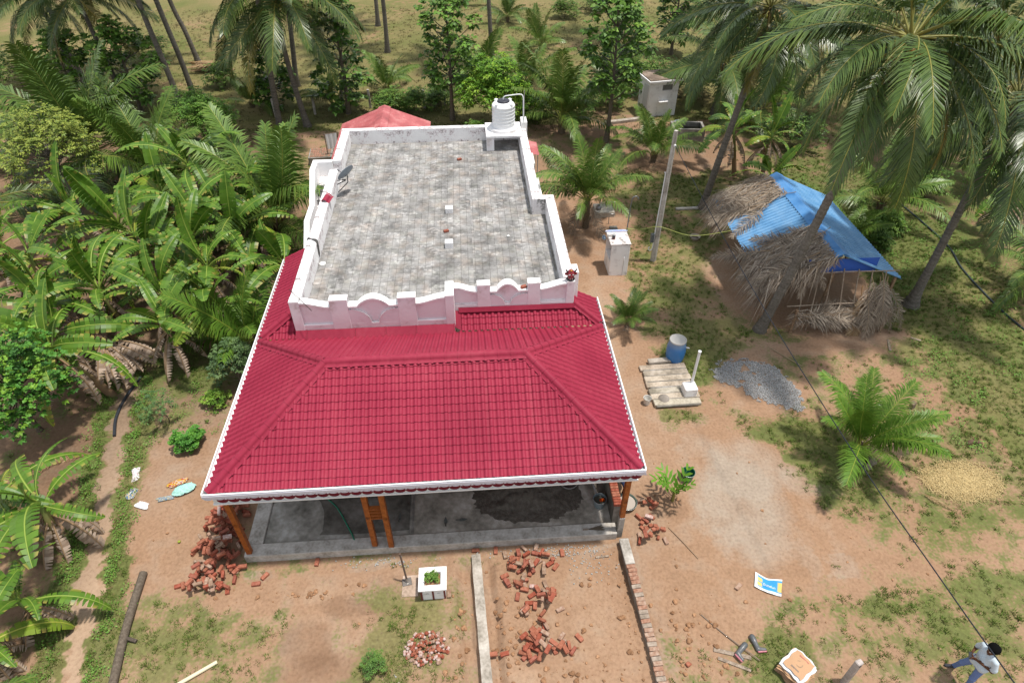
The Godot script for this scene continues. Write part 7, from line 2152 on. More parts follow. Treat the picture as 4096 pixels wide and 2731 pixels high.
	cloth_patch("folded_cloth", "strip of pale blue and violet cloth along the cabinet's back edge", "cloth", Vector3(5.95, 1.53 + gh(5.9, -22.6), -23.05), Vector2(0.85, 0.16), 0.0, [lin(0.35, 0.5, 0.65), lin(0.3, 0.22, 0.5), lin(0.6, 0.62, 0.6)], 51, 0.03)
	cloth_patch("blue_rag", "small dark blue rag hanging at the cabinet's left rear corner", "cloth", Vector3(5.45, 1.25 + gh(5.9, -22.6), -22.95), Vector2(0.16, 0.3), 0.0, [lin(0.06, 0.08, 0.12), lin(0.3, 0.4, 0.5)], 52, 0.12)
	# well-head slab with pot
	var w := thing("tap_platform", "small concrete tap platform beside the young palm right of the house", "platform", on(6.3, -27.25))
	mb = MB.new()
	mb.box(Vector3(0, 0.10, 0), Vector3(0.9, 0.3, 0.9), Color(0.95, 0.95, 0.9), Basis.IDENTITY, 0.02)
	part("slab", mb.mesh(mats.concrete_pale), w)
	mb = MB.new()
	mb.tube(smooth_path([Vector3(-0.1, 0.32, -0.40), Vector3(0.55, 0.34, -0.36), Vector3(0.62, 0.3, -0.30)], 0.1), [0.022, 0.022, 0.022, 0.022, 0.022, 0.022, 0.022, 0.022, 0.022].slice(0, smooth_path([Vector3(-0.1, 0.32, -0.40), Vector3(0.55, 0.34, -0.36), Vector3(0.62, 0.3, -0.30)], 0.1).size()), 6, lin(0.6, 0.6, 0.58))
	part("pipe", mb.mesh(mats.metal), w)
	mb = MB.new()
	mb.lathe([Vector2(0.001, 0), Vector2(0.10, 0.0), Vector2(0.14, 0.07), Vector2(0.13, 0.15), Vector2(0.06, 0.20), Vector2(0.08, 0.24), Vector2(0.07, 0.245), Vector2(0.05, 0.2)], 18, lin(0.28, 0.28, 0.29))
	solo("metal_pot", mb.mesh(mats.metal), "round metal water pot on the tap platform", "pot", on(6.02, -27.15, 0.25))
	rod("tap", "bent grey tap pipe in front of the tap platform", "tap", smooth_path([on(6.35, -26.2, -0.05), Vector3(6.35, 0.45, -26.2), Vector3(6.4, 0.52, -26.2), Vector3(6.6, 0.5, -26.2), Vector3(6.62, 0.44, -26.2)], 0.06), 0.018, lin(0.35, 0.35, 0.35), mats.metal)
	mb = MB.new()
	mb.box(Vector3(0, 0.03, 0), Vector3(0.35, 0.08, 0.3), Color(0.7, 0.72, 0.72), Basis.IDENTITY, 0.01)
	solo("stepping_slab", mb.mesh(mats.concrete), "small square grey slab under the bent tap pipe", "slab", on(6.5, -25.75))
	mb = MB.new()
	mb.box(Vector3(0, 0.05, 0), Vector3(1.1, 0.10, 0.14), Color(1.2, 1.1, 1.0), Basis.IDENTITY, 0.015)
	solo("stone_beam", mb.mesh(mats.concrete_pale), "pale stone beam lying left of the thatched shed end", "beam", on(10.35, -27.28), 0.02)
	bucket("feeding_bowl", "shallow pale bowl on the ground by the thatched eave", "bowl", on(9.98, -24.65), 0.22, 0.14, lin(0.42, 0.36, 0.28), Basis.IDENTITY, 0.05, lin(0.10, 0.07, 0.05))
	# blue drum
	var d := thing("blue_drum", "blue plastic drum with dusty grey lid beside the stone slabs", "drum", on(6.95, -16.75))
	mb = MB.new()
	var pf := [Vector2(0.001, 0.0), Vector2(0.25, 0.0), Vector2(0.28, 0.03)]
	var cols := [lin(0.03, 0.13, 0.36), lin(0.03, 0.13, 0.36), lin(0.03, 0.13, 0.36)]
	for k in 13:
		var t := k / 12.0
		var bulge := 0.285 + 0.045 * sin(PI * t)
		pf.append(Vector2(bulge + (0.009 if (k % 2 == 0 and k > 1 and k < 10) else 0.0), 0.05 + 0.83 * t))
		cols.append(lin(0.035, 0.17, 0.44).lerp(lin(0.22, 0.30, 0.40), clampf((t - 0.72) * 3.0, 0, 0.7)))
	pf.append(Vector2(0.27, 0.93)); cols.append(lin(0.25, 0.31, 0.38))
	mb.lathe(pf, 30, Color.WHITE, Transform3D.IDENTITY, cols)
	part("body", mb.mesh(mats.plastic), d)
	mb = MB.new()
	mb.lathe([Vector2(0.29, 0.90), Vector2(0.295, 0.95), Vector2(0.26, 0.955), Vector2(0.25, 0.935), Vector2(0.12, 0.94), Vector2(0.001, 0.945)], 30, lin(0.42, 0.41, 0.39))
	part("lid", mb.mesh(mats.matte), d)
	mb = MB.new()
	mb.tube([Vector3(0.27, 0.70, 0.16), Vector3(0.38, 0.70, 0.20)], [0.022, 0.022], 7, lin(0.7, 0.7, 0.7))
	part("tap", mb.mesh(mats.plastic), d)
	# slabs of the septic tank, each a stone of its own
	var sl := thing("septic_cover", "row of rough pale stone slabs covering the septic tank", "stone cover", on(6.46, -15.48, 0.0), 0.02)
	for k in 7:
		mb = MB.new()
		var zz := -0.85 + 0.285 * k
		var ln := 1.62 + rf(-0.1, 0.06)
		mb.box(Vector3(rf(-0.03, 0.03), 0.05 + rf(-0.012, 0.012), zz), Vector3(ln, 0.13, 0.262), Color(1.05, 0.93, 0.82) * rf(0.85, 1.1), Basis(Vector3.UP, rf(-0.03, 0.03)), 0.015)
		for i in mb.v.size(): mb.v[i].z += sin(mb.v[i].x * 9.0 + k * 2.0) * 0.015
		part("slab", mb.mesh(mats.concrete_pale if k % 3 != 1 else mats.concrete), sl)
		mb = MB.new()        # mortar between the slabs
		mb.box(Vector3(0, 0.085, zz + 0.142), Vector3(ln * 0.92, 0.06, 0.06 + rf(0, 0.05)), Color(0.7, 0.68, 0.66), Basis.IDENTITY, 0.02)
		part("mortar_joint", mb.mesh(mats.concrete), sl)
	mb = MB.new()
	mb.box(Vector3(0, 0.14, -1.12), Vector3(0.95, 0.12, 0.22), Color(0.9, 0.85, 0.8), Basis(Vector3.UP, 0.04), 0.02)
	part("loose_slab", mb.mesh(mats.concrete_pale), sl)
	mb = MB.new()
	mb.lathe([Vector2(0.2, 0.10), Vector2(0.17, 0.17), Vector2(0.08, 0.21), Vector2(0.001, 0.22)], 14, Color(0.8, 0.75, 0.72))
	solo("mortar_dome", mb.mesh(mats.concrete), "rounded lump of set mortar on the stone slabs", "mortar lump", on(6.08, -14.78, 0.0))
	var v := thing("vent_pipe", "white vent pipe rising from a whitewashed block on the stone slabs", "vent pipe", on(6.98, -15.02, 0.10))
	mb = MB.new()
	mb.box(Vector3(0, 0.16, 0), Vector3(0.43, 0.36, 0.42), Color.WHITE, Basis(Vector3.UP, 0.05), 0.03)
	part("block", mb.mesh(mats.plaster), v)
	mb = MB.new()
	mb.tube([Vector3(0.10, 0.33, -0.15), Vector3(0.12, 1.60, -0.18)], [0.045, 0.045], 12, lin(0.78, 0.79, 0.8))
	part("pipe", mb.mesh(mats.plastic), v)
	mb = MB.new()
	mb.lathe([Vector2(0.05, 0.0), Vector2(0.05, 0.05), Vector2(0.056, 0.055), Vector2(0.056, 0.08), Vector2(0.001, 0.10)], 14, lin(0.72, 0.73, 0.74), Transform3D(Basis.IDENTITY, Vector3(0.12, 1.60, -0.18)))
	part("cowl", mb.mesh(mats.plastic), v)
	bucket("white_bucket", "dirty white paint bucket left of the stone slabs", "bucket", on(5.5, -14.72), 0.13, 0.27, lin(0.62, 0.60, 0.56))
	bucket("green_bucket", "dark green bucket standing behind the coconut seedling", "bucket", on(5.98, -11.6), 0.19, 0.34, lin(0.01, 0.10, 0.06))
	# gravel patch
	var gp := []
	var poly := PackedVector2Array([Vector2(8.15, -16.1), Vector2(8.7, -16.55), Vector2(9.4, -16.6), Vector2(10.2, -16.3), Vector2(10.6, -15.6), Vector2(10.75, -14.7), Vector2(10.55, -14.05), Vector2(10.1, -14.1), Vector2(9.5, -14.4), Vector2(8.95, -14.75), Vector2(8.9, -15.15), Vector2(8.5, -15.3), Vector2(8.15, -15.6)])
	while gp.size() < 17000:
		var x := rf(8.0, 10.9)
		var z := rf(-16.7, -13.9)
		if not Geometry2D.is_point_in_polygon(Vector2(x + bump.get_noise_2d(x * 9.0, z * 9.0) * 0.25, z + bump.get_noise_2d(x * 9.0 + 7.0, z * 9.0) * 0.25), poly): continue
		if bump.get_noise_2d(x * 4.0 + 2.0, z * 4.0) > 0.28 and Vector2(x - 9.4, z + 15.9).length() < 0.7: continue
		gp.append(Transform3D(Basis(Vector3.UP, rf(0, TAU)).scaled(Vector3.ONE * rf(0.7, 1.4)), on(x, z, rf(0.0, 0.025))))
	mb = MB.new()
	rock(mb, Vector3.ZERO, 0.0115, 8)
	scatter("gravel", "patch of grey crushed gravel spread on the earth right of the stone slabs", mb.mesh(mats.matte), gp, [lin(0.42, 0.42, 0.41), lin(0.30, 0.30, 0.30), lin(0.20, 0.20, 0.20), lin(0.50, 0.49, 0.48)])
	# straw
	var sp := []
	while sp.size() < 3000:
		var x := rng.randfn(14.0, 0.62)
		var z := rng.randfn(-10.95, 0.36)
		if Vector2((x - 14.0) / 1.15, (z + 10.95) / 0.72).length() > 1.05: continue
		sp.append(Transform3D(Basis(Vector3.UP, rf(0, TAU)) * Basis(Vector3(0, 0, 1), rf(-0.2, 0.2)), on(x, z, rf(0.005, 0.05))))
	mb = MB.new()
	mb.tube([Vector3(-0.12, 0, 0), Vector3(0.0, 0.012, 0.015), Vector3(0.13, 0.0, 0.0)], [0.006, 0.006, 0.005], 3, lin(0.60, 0.47, 0.24), false)
	scatter("straw", "thin spread of yellow straw drying on the right yard", mb.mesh(mats.dry), sp)
	# sticks, planks, boots, bags
	rod("stick", "pale crooked stick lying right of the small brick pile", "stick", smooth_path([on(5.02, -10.0, 0.015), on(5.3, -9.5, 0.02), on(5.56, -9.0, 0.015)], 0.15), 0.014, lin(0.30, 0.21, 0.14), mats.matte)
	rod("stick", "long thin stick lying across the grey boards and boot at the bottom", "stick", smooth_path([on(5.19, -7.51, 0.02), on(5.6, -7.0, 0.03), on(6.22, -6.3, 0.06)], 0.15), 0.013, lin(0.22, 0.17, 0.13), mats.matte)
	rod("stick", "pale straight stick lying right of the gravel patch", "stick", [on(10.6, -17.1, 0.02), on(11.35, -16.1, 0.02)], 0.018, lin(0.34, 0.26, 0.17), mats.matte)
	for s in [[5.65, -6.52, 0.86, 0.11, -0.30, "grey weathered board under the left rubber boot"], [5.62, -6.28, 0.75, 0.09, -0.46, "brown splintered board in front of the grey board"], [14.95, -16.95, 0.62, 0.10, 1.2, "weathered plank lying in front of the thatched shed"], [16.1, -17.2, 0.34, 0.10, -0.6, "short grey wood offcut right of the thatched shed"], [19.3, -14.6, 0.4, 0.07, -0.3, "short pale offcut at the right edge lawn"], [3.05, -9.25, 0.36, 0.06, 0.05, "short pinkish wooden stick before the porch's right end"]]:
		mb = MB.new()
		mb.box(Vector3(0, 0.02, 0), Vector3(s[2], 0.035, s[3]), Color.WHITE, Basis.IDENTITY, 0.006)
		for i in mb.v.size(): mb.v[i].z *= 1.0 - 0.25 * absf(mb.v[i].x) / s[2]
		solo("plank", mb.mesh(mats.grey_wood), s[5], "plank", on(s[0], s[1]), s[4])
	for s in [[5.80, -6.52, -0.9, "grey rubber boot with pink sole lying on the boards", 0.10], [6.27, -6.62, 0.15, "grey rubber boot with pink sole lying on the grass patch", 0.05]]:
		var bt := thing("rubber_boot", s[3], "boot", on(s[0], s[1], s[4]), s[2], "pair of rubber boots")
		mb = MB.new()
		nets(mb, [[Vector3(0, 0, -0.20), Vector3(0, 0, 0.05), 0.062, 0.055, lin(0.11, 0.115, 0.12)], [Vector3(0.0, 0, 0.06), Vector3(0.15, 0, 0.10), 0.055, 0.042, lin(0.11, 0.115, 0.12)], [Vector3(0, 0, -0.24), Vector3(0.0, 0.0, -0.16), 0.068, 0.060, lin(0.09, 0.095, 0.10)]], 0.014, 0.03)
		part("shaft", mb.mesh(mats.plastic), bt)
		mb = MB.new()
		nets(mb, [[Vector3(-0.02, 0, 0.115), Vector3(0.16, 0, 0.145), 0.026, 0.022, lin(0.42, 0.14, 0.17)]], 0.012, 0.02)
		part("sole", mb.mesh(mats.plastic), bt)
	# printed bag
	make_printed_bag()
	# stack of empty cement bags
	rng.seed = 91
	var st := thing("bag_stack", "stack of folded brown paper cement bags with white top bags", "bag stack", on(6.93, -6.0))
	for k in 13:
		mb = MB.new()
		var n := 12
		var rows := []
		var sz := Vector2(0.62, 0.56) * rf(0.94, 1.08)
		for i in n + 1:
			var row := []
			for j in n + 1:
				var u := float(j) / n * 2 - 1
				var z := float(i) / n * 2 - 1
				var sag := -0.05 * (u * u + z * z) * (0.4 + 0.05 * k) + 0.014 * sin(u * 5.0 + k) * cos(z * 4.0 + k * 2.0)
				row.append(Vector3(u * sz.x * 0.5 * (1.0 + 0.04 * sin(z * 7.0 + k)), 0.05 + 0.032 * k + sag * (0.5 if k == 12 else 1.0) + (0.03 if k == 12 else 0.0), z * sz.y * 0.5 * (1.0 + 0.04 * sin(u * 6.0 + k))))
			rows.append(row)
		var col := lin(0.44, 0.27, 0.155) * rf(0.85, 1.1)
		if k == 10 or k == 11: col = lin(0.62, 0.63, 0.65)
		if k == 12: col = lin(0.47, 0.29, 0.17)
		mb.grid(rows, col, Vector3.UP)
		var o := part("bag", mb.mesh(mats.cloth), st, Transform3D(Basis(Vector3.UP, 0.55 + rf(-0.12, 0.12)).scaled(Vector3.ONE * (0.9 if k == 12 else 1.0)), Vector3(rf(-0.03, 0.03), 0, rf(-0.03, 0.03))))
		if k == 12:
			var pm := MB.new()
			var q := Basis.IDENTITY
			for a in 14: pm.quad(Vector3(cos(a * 0.45) * 0.09, 0.462, sin(a * 0.45) * 0.09), Vector3(cos(a * 0.45 + 0.45) * 0.09, 0.462, sin(a * 0.45 + 0.45) * 0.09), Vector3(cos(a * 0.45 + 0.45) * 0.07, 0.463, sin(a * 0.45 + 0.45) * 0.07), Vector3(cos(a * 0.45) * 0.07, 0.463, sin(a * 0.45) * 0.07), lin(0.30, 0.21, 0.14), Vector3.UP)
			pm.box(Vector3(0.20, 0.453, 0.0), Vector3(0.03, 0.004, 0.26), lin(0.40, 0.14, 0.11))
			pm.box(Vector3(-0.18, 0.455, 0.0), Vector3(0.04, 0.004, 0.22), lin(0.24, 0.18, 0.14))
			part("print", pm.mesh(mats.cloth), o)
	# stone post, coconut shells, stones, wood
	mb = MB.new()
	mb.box(Vector3(0, 0.42, 0), Vector3(0.16, 1.25, 0.12), Color(0.95, 0.9, 0.92), Basis.IDENTITY, 0.02)
	var sp2 := solo("stone_post", mb.mesh(mats.concrete_pale), "grey stone post with a hole near its top at the bottom edge", "post", on(7.98, -5.72), 0.3)
	var hm := MB.new()
	hm.tube([Vector3(0.0, 0.93, 0.061), Vector3(0.0, 0.93, 0.066)], [0.035, 0.035], 12, lin(0.04, 0.035, 0.035))
	part("bolt_hole", hm.mesh(mats.matte), sp2)
	for s in [[15.08, -12.3, 0.3, "left"], [15.28, -12.28, -0.8, "right"]]:
		mb = MB.new()
		mb.sphere(Vector3.ZERO, Vector3(0.13, 0.06, 0.07), lin(0.13, 0.09, 0.06), 10, 6)
		var o := solo("coconut_husk", mb.mesh(mats.matte), "brown split coconut husk, the %s one of the pair in the right yard" % s[3], "coconut husk", on(s[0], s[1], 0.05), s[2])
		o.rotation.z = 0.6
	for k in 6:
		mb = MB.new()
		rock(mb, Vector3.ZERO, 0.09 + 0.03 * (k % 3), 30 + k, Color(0.62, 0.56, 0.5))
		solo("field_stone", mb.mesh(mats.concrete), "rounded stone in the cluster at the foot of the lone young palm", "stone", on(10.95 + 0.14 * k + rf(-0.05, 0.05), -11.72 + 0.12 * sin(k * 2.0)), rf(0, 6), "stones at the lone young palm")
	for s in [[14.1, -13.9, "grey chunk of wood behind the lone young palm's frond tips"]]:
		mb = MB.new()
		mb.box(Vector3(0, 0.12, 0), Vector3(0.16, 0.3, 0.14), Color(0.7, 0.65, 0.6), Basis(Vector3(0, 0, 1), 0.3), 0.02)
		solo("wood_chunk", mb.mesh(mats.grey_wood), s[2], "wood", on(s[0], s[1]), 0.4)
	rod("irrigation_pipe", "black irrigation pipe snaking through the green on the right", "pipe", smooth_path(HOSE_RIGHT.map(func(q): return on(q.x, q.y, 0.03)), 0.3), 0.042, lin(0.03, 0.04, 0.045), mats.plastic)
	rod("irrigation_pipe", "black pipe end lying on the sandy path at the left", "pipe", smooth_path([on(-11.47, -14.5, 0.04), on(-11.72, -15.3, 0.04), on(-11.75, -16.2, 0.04), on(-11.6, -17.2, 0.03)], 0.2), 0.05, lin(0.03, 0.035, 0.04), mats.plastic)
	rod("drain_pipe", "white pipe sticking out of the house's left wall beyond the stair", "pipe", [Vector3(-6.9, 1.35, -24.3), Vector3(-6.05, 1.45, -24.3)], 0.05, lin(0.7, 0.71, 0.7), mats.plastic)
	rod("irrigation_pipe", "dark upright hose behind the left skirt roof", "pipe", smooth_path([on(-7.0, -19.4, 0.02), on(-7.4, -20.4, 0.05), on(-7.6, -21.6, 0.03), on(-7.3, -23.2, 0.02)], 0.2), 0.05, lin(0.04, 0.05, 0.06), mats.plastic)
	rod("log", "long dark log lying on the grass at the lower left", "log", smooth_path([on(-8.86, -9.6, 0.07), on(-8.78, -8.6, 0.08), on(-8.72, -7.9, 0.09), on(-8.58, -6.9, 0.08), on(-8.45, -6.0, 0.08)], 0.2), 0.10, lin(0.75, 0.66, 0.58), mats.bark, 9)
	rod("log_branch", "short side branch across the dark log", "log", [on(-8.80, -7.92, 0.14), on(-8.40, -7.80, 0.05)], 0.045, lin(0.55, 0.48, 0.44), mats.bark, 7)
	rod("white_pipe", "cream plastic pipe lying at the bottom edge of the lawn", "pipe", [on(-7.35, -6.6, 0.05), on(-6.36, -7.18, 0.05)], 0.045, lin(0.66, 0.60, 0.42), mats.plastic, 10)
	# cloths on the earth mound
	cloth_patch("cloth_sack", "white cloth sack with pink streaks at the earth mound's left rim", "sack", on(-10.2, -12.85, 0.0), Vector2(0.22, 0.55), 0.35, [lin(0.66, 0.64, 0.64), lin(0.70, 0.69, 0.69), lin(0.58, 0.42, 0.45)], 61, 0.08)
	cloth_patch("cloth_sack", "crumpled blue and yellow bag at the earth mound's left rim", "sack", on(-10.05, -12.15), Vector2(0.26, 0.42), -0.3, [lin(0.10, 0.18, 0.30), lin(0.5, 0.4, 0.15), lin(0.55, 0.54, 0.52)], 62, 0.06)
	cloth_patch("cloth_sack", "white cloth fan at the earth mound's front edge", "sack", on(-9.62, -11.72), Vector2(0.40, 0.22), -0.35, [lin(0.70, 0.70, 0.71)], 63, 0.06)
	cloth_patch("cloth_sack", "turquoise plastic sack twisted on the earth mound", "sack", on(-8.55, -12.1), Vector2(0.60, 0.36), 0.5, [lin(0.35, 0.60, 0.55), lin(0.40, 0.64, 0.58), lin(0.30, 0.55, 0.50)], 64, 0.11)
	cloth_patch("cloth_sack", "red and yellow printed bag tucked behind the turquoise sack", "sack", on(-8.78, -12.32), Vector2(0.55, 0.22), 0.45, [lin(0.35, 0.03, 0.05), lin(0.65, 0.48, 0.05), lin(0.5, 0.45, 0.4)], 65, 0.07)
	cloth_patch("cloth_sack", "grey-blue torn bag left of the turquoise sack", "sack", on(-8.98, -11.86), Vector2(0.50, 0.15), 0.2, [lin(0.16, 0.22, 0.28), lin(0.30, 0.34, 0.38), lin(0.55, 0.45, 0.2)], 66, 0.05)
	mb = MB.new()
	mb.sphere(Vector3(0, 0.035, 0), Vector3(0.04, 0.037, 0.04), lin(0.28, 0.34, 0.03), 10, 7)
	solo("lime_fruit", mb.mesh(mats.plastic), "single yellow-green lime on the bare earth left of the brick heap", "fruit", on(-8.25, -10.5))
	# dead fronds on the ground
	for s in [[-11.9, -13.75, 0.15, 0.55, "dry brown frond lying across the path at the left"], [-12.6, -13.5, 0.4, 0.5, "dry frond under the lower left banana's top leaf"], [-18.4, -56.0, -0.2, 0.8, "pale dry frond lying in the field on the left"], [12.5, -10.6, 2.4, 0.25, "small dry frond on the right yard"]]:
		var o := solo("dry_frond", fronds.brown[1], s[4], "palm frond", on(s[0], s[1], 0.06), s[2] + PI, "dry fronds lying on the ground")
		o.scale = Vector3.ONE * s[3]
	var fp := thing("frond_stack", "low stack of dry brown fronds beside a palm trunk in the left field", "frond stack", on(-18.0, -49.2))
	rng.seed = 313
	for k in 16: part("dry_frond", fronds.brown[k % 3], fp, Transform3D(Basis(Vector3.UP, rf(-0.25, 0.25) + (PI if k % 2 == 0 else 0.0)).scaled(Vector3.ONE * rf(0.6, 0.85)), Vector3(-1.3 if k % 2 == 1 else 1.3, 0.12 + 0.035 * k, rf(-0.5, 0.5))))
	var fan := thing("dried_banana_leaves", "fan of dried brown banana leaves hanging from a broken stem over the path's end", "dead leaves", on(-12.5, -17.6))
	mb = MB.new()
	mb.tube([Vector3(0, -0.1, 0), Vector3(-0.1, 0.7, -0.1), Vector3(-0.25, 1.4, -0.15)], [0.13, 0.11, 0.07], 8, lin(0.28, 0.18, 0.10))
	part("stem", mb.mesh(mats.matte), fan)
	for k in 11:
		var a := -1.35 + 0.17 * k
		part("dry_leaf", bleaf.dead[k % 3], fan, Transform3D((Basis(Vector3.UP, a) * Basis(Vector3(0, 0, 1), rf(0.35, 0.6))).scaled(Vector3.ONE * rf(0.9, 1.2)), Vector3(-0.15, 1.2 + rf(-0.1, 0.1), -0.1)))

func make_printed_bag() -> void:
	var o := thing("printed_bag", "empty blue and white printed plastic bag lying flat on the bare right yard", "bag", on(7.1, -8.15, 0.01), -0.5)
	var n := 16
	var rows := []
	var cols := []
	for i in n + 1:
		var row := []
		var cr := []
		for j in n + 1:
			var u := float(j) / n
			var v := float(i) / n
			var y := 0.02 + 0.022 * absf(sin(u * 5.0 + v * 2.0)) + 0.03 * exp(-pow((u - 0.65) * 6.0, 2.0)) * (1.0 - v)
			row.append(Vector3((u - 0.5) * 0.66 + 0.04 * v, y, (v - 0.5) * 0.44 + 0.05 * sin(u * 4.0) * (1.0 - v) - 0.08 * absf(u - 0.5)))
			var c := lin(0.05, 0.28, 0.55)
			if v > 0.84 or u < 0.09 or v < 0.07: c = lin(0.72, 0.73, 0.74)
			elif (u < 0.26 and (absf(v - 0.35) < 0.12 or absf(v - 0.68) < 0.13)) or (u > 0.86 and v > 0.2 and v < 0.78): c = lin(0.60, 0.48, 0.16)
			cr.append(c)
		rows.append(row); cols.append(cr)
	var mb := MB.new()
	mb.grid(rows, Color.WHITE, Vector3.UP, cols)
	part("sheet", mb.mesh(mats.cloth), o)
	for t in [["Dundun", 0.085, 0.05, 0.58], ["Premium", 0.035, 0.06, 0.70]].slice(0, 1):
		var tm := TextMesh.new()
		var f := SystemFont.new()
		f.font_names = PackedStringArray(["Droid Sans"])
		f.font_italic = true
		tm.font = f
		tm.text = t[0]
		tm.font_size = 32
		tm.pixel_size = t[1] / 32.0
		tm.depth = 0.004
		var wm: StandardMaterial3D = mats.cloth.duplicate()
		wm.albedo_color = srgb(0.8, 0.8, 0.8); wm.vertex_color_use_as_albedo = false
		tm.material = wm
		part("lettering", tm, o, Transform3D(Basis(Vector3.RIGHT, -PI / 2), Vector3(t[2], 0.052, (t[3] - 0.5) * 0.44)))

func make_front() -> void:
	# concrete strip and brick foundation in front of the porch
	var mb := MB.new()
	var n := 12
	for k in n:
		var z0 := -9.5 + 5.0 * k / n
		var x := -0.28 + (z0 + 9.5) * 0.05
		mb.box(Vector3(x + 0.011, 0.0, z0 + 2.5 / n), Vector3(0.235 + 0.01 * (k % 2), 0.22, 5.0 / n + 0.004 * (k % 2)), Color(1, 0.97, 0.93) * (0.92 + 0.03 * (k % 3)), Basis(Vector3.UP, 0.05))
	solo("concrete_strip", mb.mesh(mats.concrete_pale), "narrow concrete foundation strip running forward from the porch front", "foundation")
	var fw := thing("brick_foundation", "low brick foundation wall running forward from the porch's right post", "brick wall", Vector3(3.66, 0, -9.6), 0.035)
	mb = MB.new()
	mb.box(Vector3(0.02, 0.05, 2.4), Vector3(0.20, 0.26, 4.9), Color(0.75, 0.72, 0.68))
	part("wall_core", mb.mesh(mats.concrete), fw)
	mb = MB.new()
	mb.box(Vector3(0.02, 0.19, 0.35), Vector3(0.25, 0.06, 0.75), Color(1, 1, 1), Basis.IDENTITY, 0.012)
	part("cement_cap", mb.mesh(mats.concrete_pale), fw)
	rng.seed = 55
	var ms := []
	for k in 4:
		mb = MB.new()
		mb.box(Vector3.ZERO, Vector3(0.225, 0.07, 0.104), [Color(0.95, 0.8, 0.75), Color(0.82, 0.72, 0.65), Color.WHITE, Color(1.1, 1.1, 1.05)][k], Basis.IDENTITY, 0.008)
		ms.append(mb.mesh([mats.brick_dusty, mats.concrete_pale, mats.brick_dusty, mats.brick_dusty][k]))
	for k in 36: part("brick", ms[rng.randi() % 4], fw, Transform3D(Basis(Vector3.UP, rf(-0.06, 0.06)), Vector3(0.02 + rf(-0.015, 0.015), 0.205 + rf(-0.008, 0.008), 0.80 + 0.112 * k)))
	# planter
	var p := thing("planter", "square white masonry planter with maroon edging and a green herb", "planter", on(-1.37, -8.66))
	mb = MB.new()
	for b in [[Vector3(0, 0.235, 0.22), Vector3(0.62, 0.47, 0.10)], [Vector3(0, 0.235, -0.22), Vector3(0.62, 0.47, 0.10)], [Vector3(-0.26, 0.235, 0), Vector3(0.10, 0.47, 0.34)], [Vector3(0.26, 0.235, 0), Vector3(0.10, 0.47, 0.34)]]: mb.box(b[0] - Vector3(0, 0.03, 0), b[1] + Vector3(0, 0.06, 0), Color.WHITE)
	part("body", mb.mesh(mats.plaster), p)
	mb = MB.new()
	for b in [[Vector3(0, 0.495, 0.245), Vector3(0.70, 0.05, 0.15)], [Vector3(0, 0.495, -0.245), Vector3(0.70, 0.05, 0.15)], [Vector3(-0.275, 0.495, 0), Vector3(0.15, 0.05, 0.34)], [Vector3(0.275, 0.495, 0), Vector3(0.15, 0.05, 0.34)]]: mb.box(b[0], b[1], Color.WHITE, Basis.IDENTITY, 0.006)
	part("rim", mb.mesh(mats.plaster), p)
	mb = MB.new()
	for x: float in [-0.285, 0.0, 0.285]: mb.box(Vector3(x, 0.23, 0.275), Vector3(0.045, 0.46, 0.016), lin(0.14, 0.012, 0.02))
	mb.box(Vector3(0, 0.455, 0.277), Vector3(0.63, 0.022, 0.018), lin(0.14, 0.012, 0.02))
	part("maroon_edging", mb.mesh(mats.paint), p)
	mb = MB.new()
	for x: float in [-0.14, 0.14]:
		for k in 3:
			for a in 8:
				var a0 := PI * a / 8.0
				var a1 := PI * (a + 1) / 8.0
				var r := 0.016 + 0.014 * k
				mb.quad(Vector3(x + cos(a0) * r, 0.27 + sin(a0) * r * 0.9, 0.2725), Vector3(x + cos(a1) * r, 0.27 + sin(a1) * r * 0.9, 0.2725), Vector3(x + cos(a1) * (r - 0.006), 0.27 + sin(a1) * (r - 0.006) * 0.9, 0.2725), Vector3(x + cos(a0) * (r - 0.006), 0.27 + sin(a0) * (r - 0.006) * 0.9, 0.2725), lin(0.2, 0.2, 0.2), Vector3(0, 0, 1))
	part("emblem", mb.mesh(mats.paint), p)
	mb = MB.new()
	mb.box(Vector3(0, 0.36, 0), Vector3(0.46, 0.1, 0.38), Color.WHITE)
	part("soil", mb.mesh(mats.earth), p)
	rng.seed = 66
	var blobs := []
	for k in 16: blobs.append([Vector3(rf(-0.17, 0.13), rf(0.46, 0.62), rf(-0.16, 0.08)), Vector3(0.07, 0.06, 0.07), 9])
	var herb := thing("basil_plant", "small bushy green herb growing in the white planter", "plant", on(-1.37, -8.66))
	part("foliage", crown_mesh(blobs, 0.045, 0.02, [lin(0.06, 0.14, 0.025), lin(0.09, 0.18, 0.03), lin(0.13, 0.20, 0.05)], mats.leaf, 0.2, 5), herb)
	mb = MB.new()
	for k in 5: mb.tube([Vector3(0, 0.4, -0.03), Vector3(rf(-0.12, 0.1), 0.55, rf(-0.12, 0.06))], [0.008, 0.004], 5, lin(0.14, 0.11, 0.05))
	part("stem", mb.mesh(mats.matte), herb)
	mb = MB.new()
	mb.box(Vector3(0, 0.012, 0), Vector3(0.42, 0.03, 0.58), Color(1.0, 0.82, 0.72), Basis.IDENTITY, 0.008)
	solo("paving_slab", mb.mesh(mats.concrete_pale), "square stone slab set in the earth left of the planter", "slab", on(-1.97, -8.78))
	var t := thing("earth_rammer", "iron earth rammer with wooden handle standing on the slab by the planter", "rammer", on(-2.06, -8.88, 0.03))
	mb = MB.new()
	mb.box(Vector3(0, 0.02, 0), Vector3(0.24, 0.035, 0.20), lin(0.34, 0.32, 0.30), Basis(Vector3.UP, 0.2), 0.01)
	part("plate", mb.mesh(mats.metal), t)
	mb = MB.new()
	mb.tube([Vector3(0, 0.03, 0), Vector3(0, 0.16, -0.01)], [0.05, 0.032], 8, lin(0.30, 0.28, 0.26))
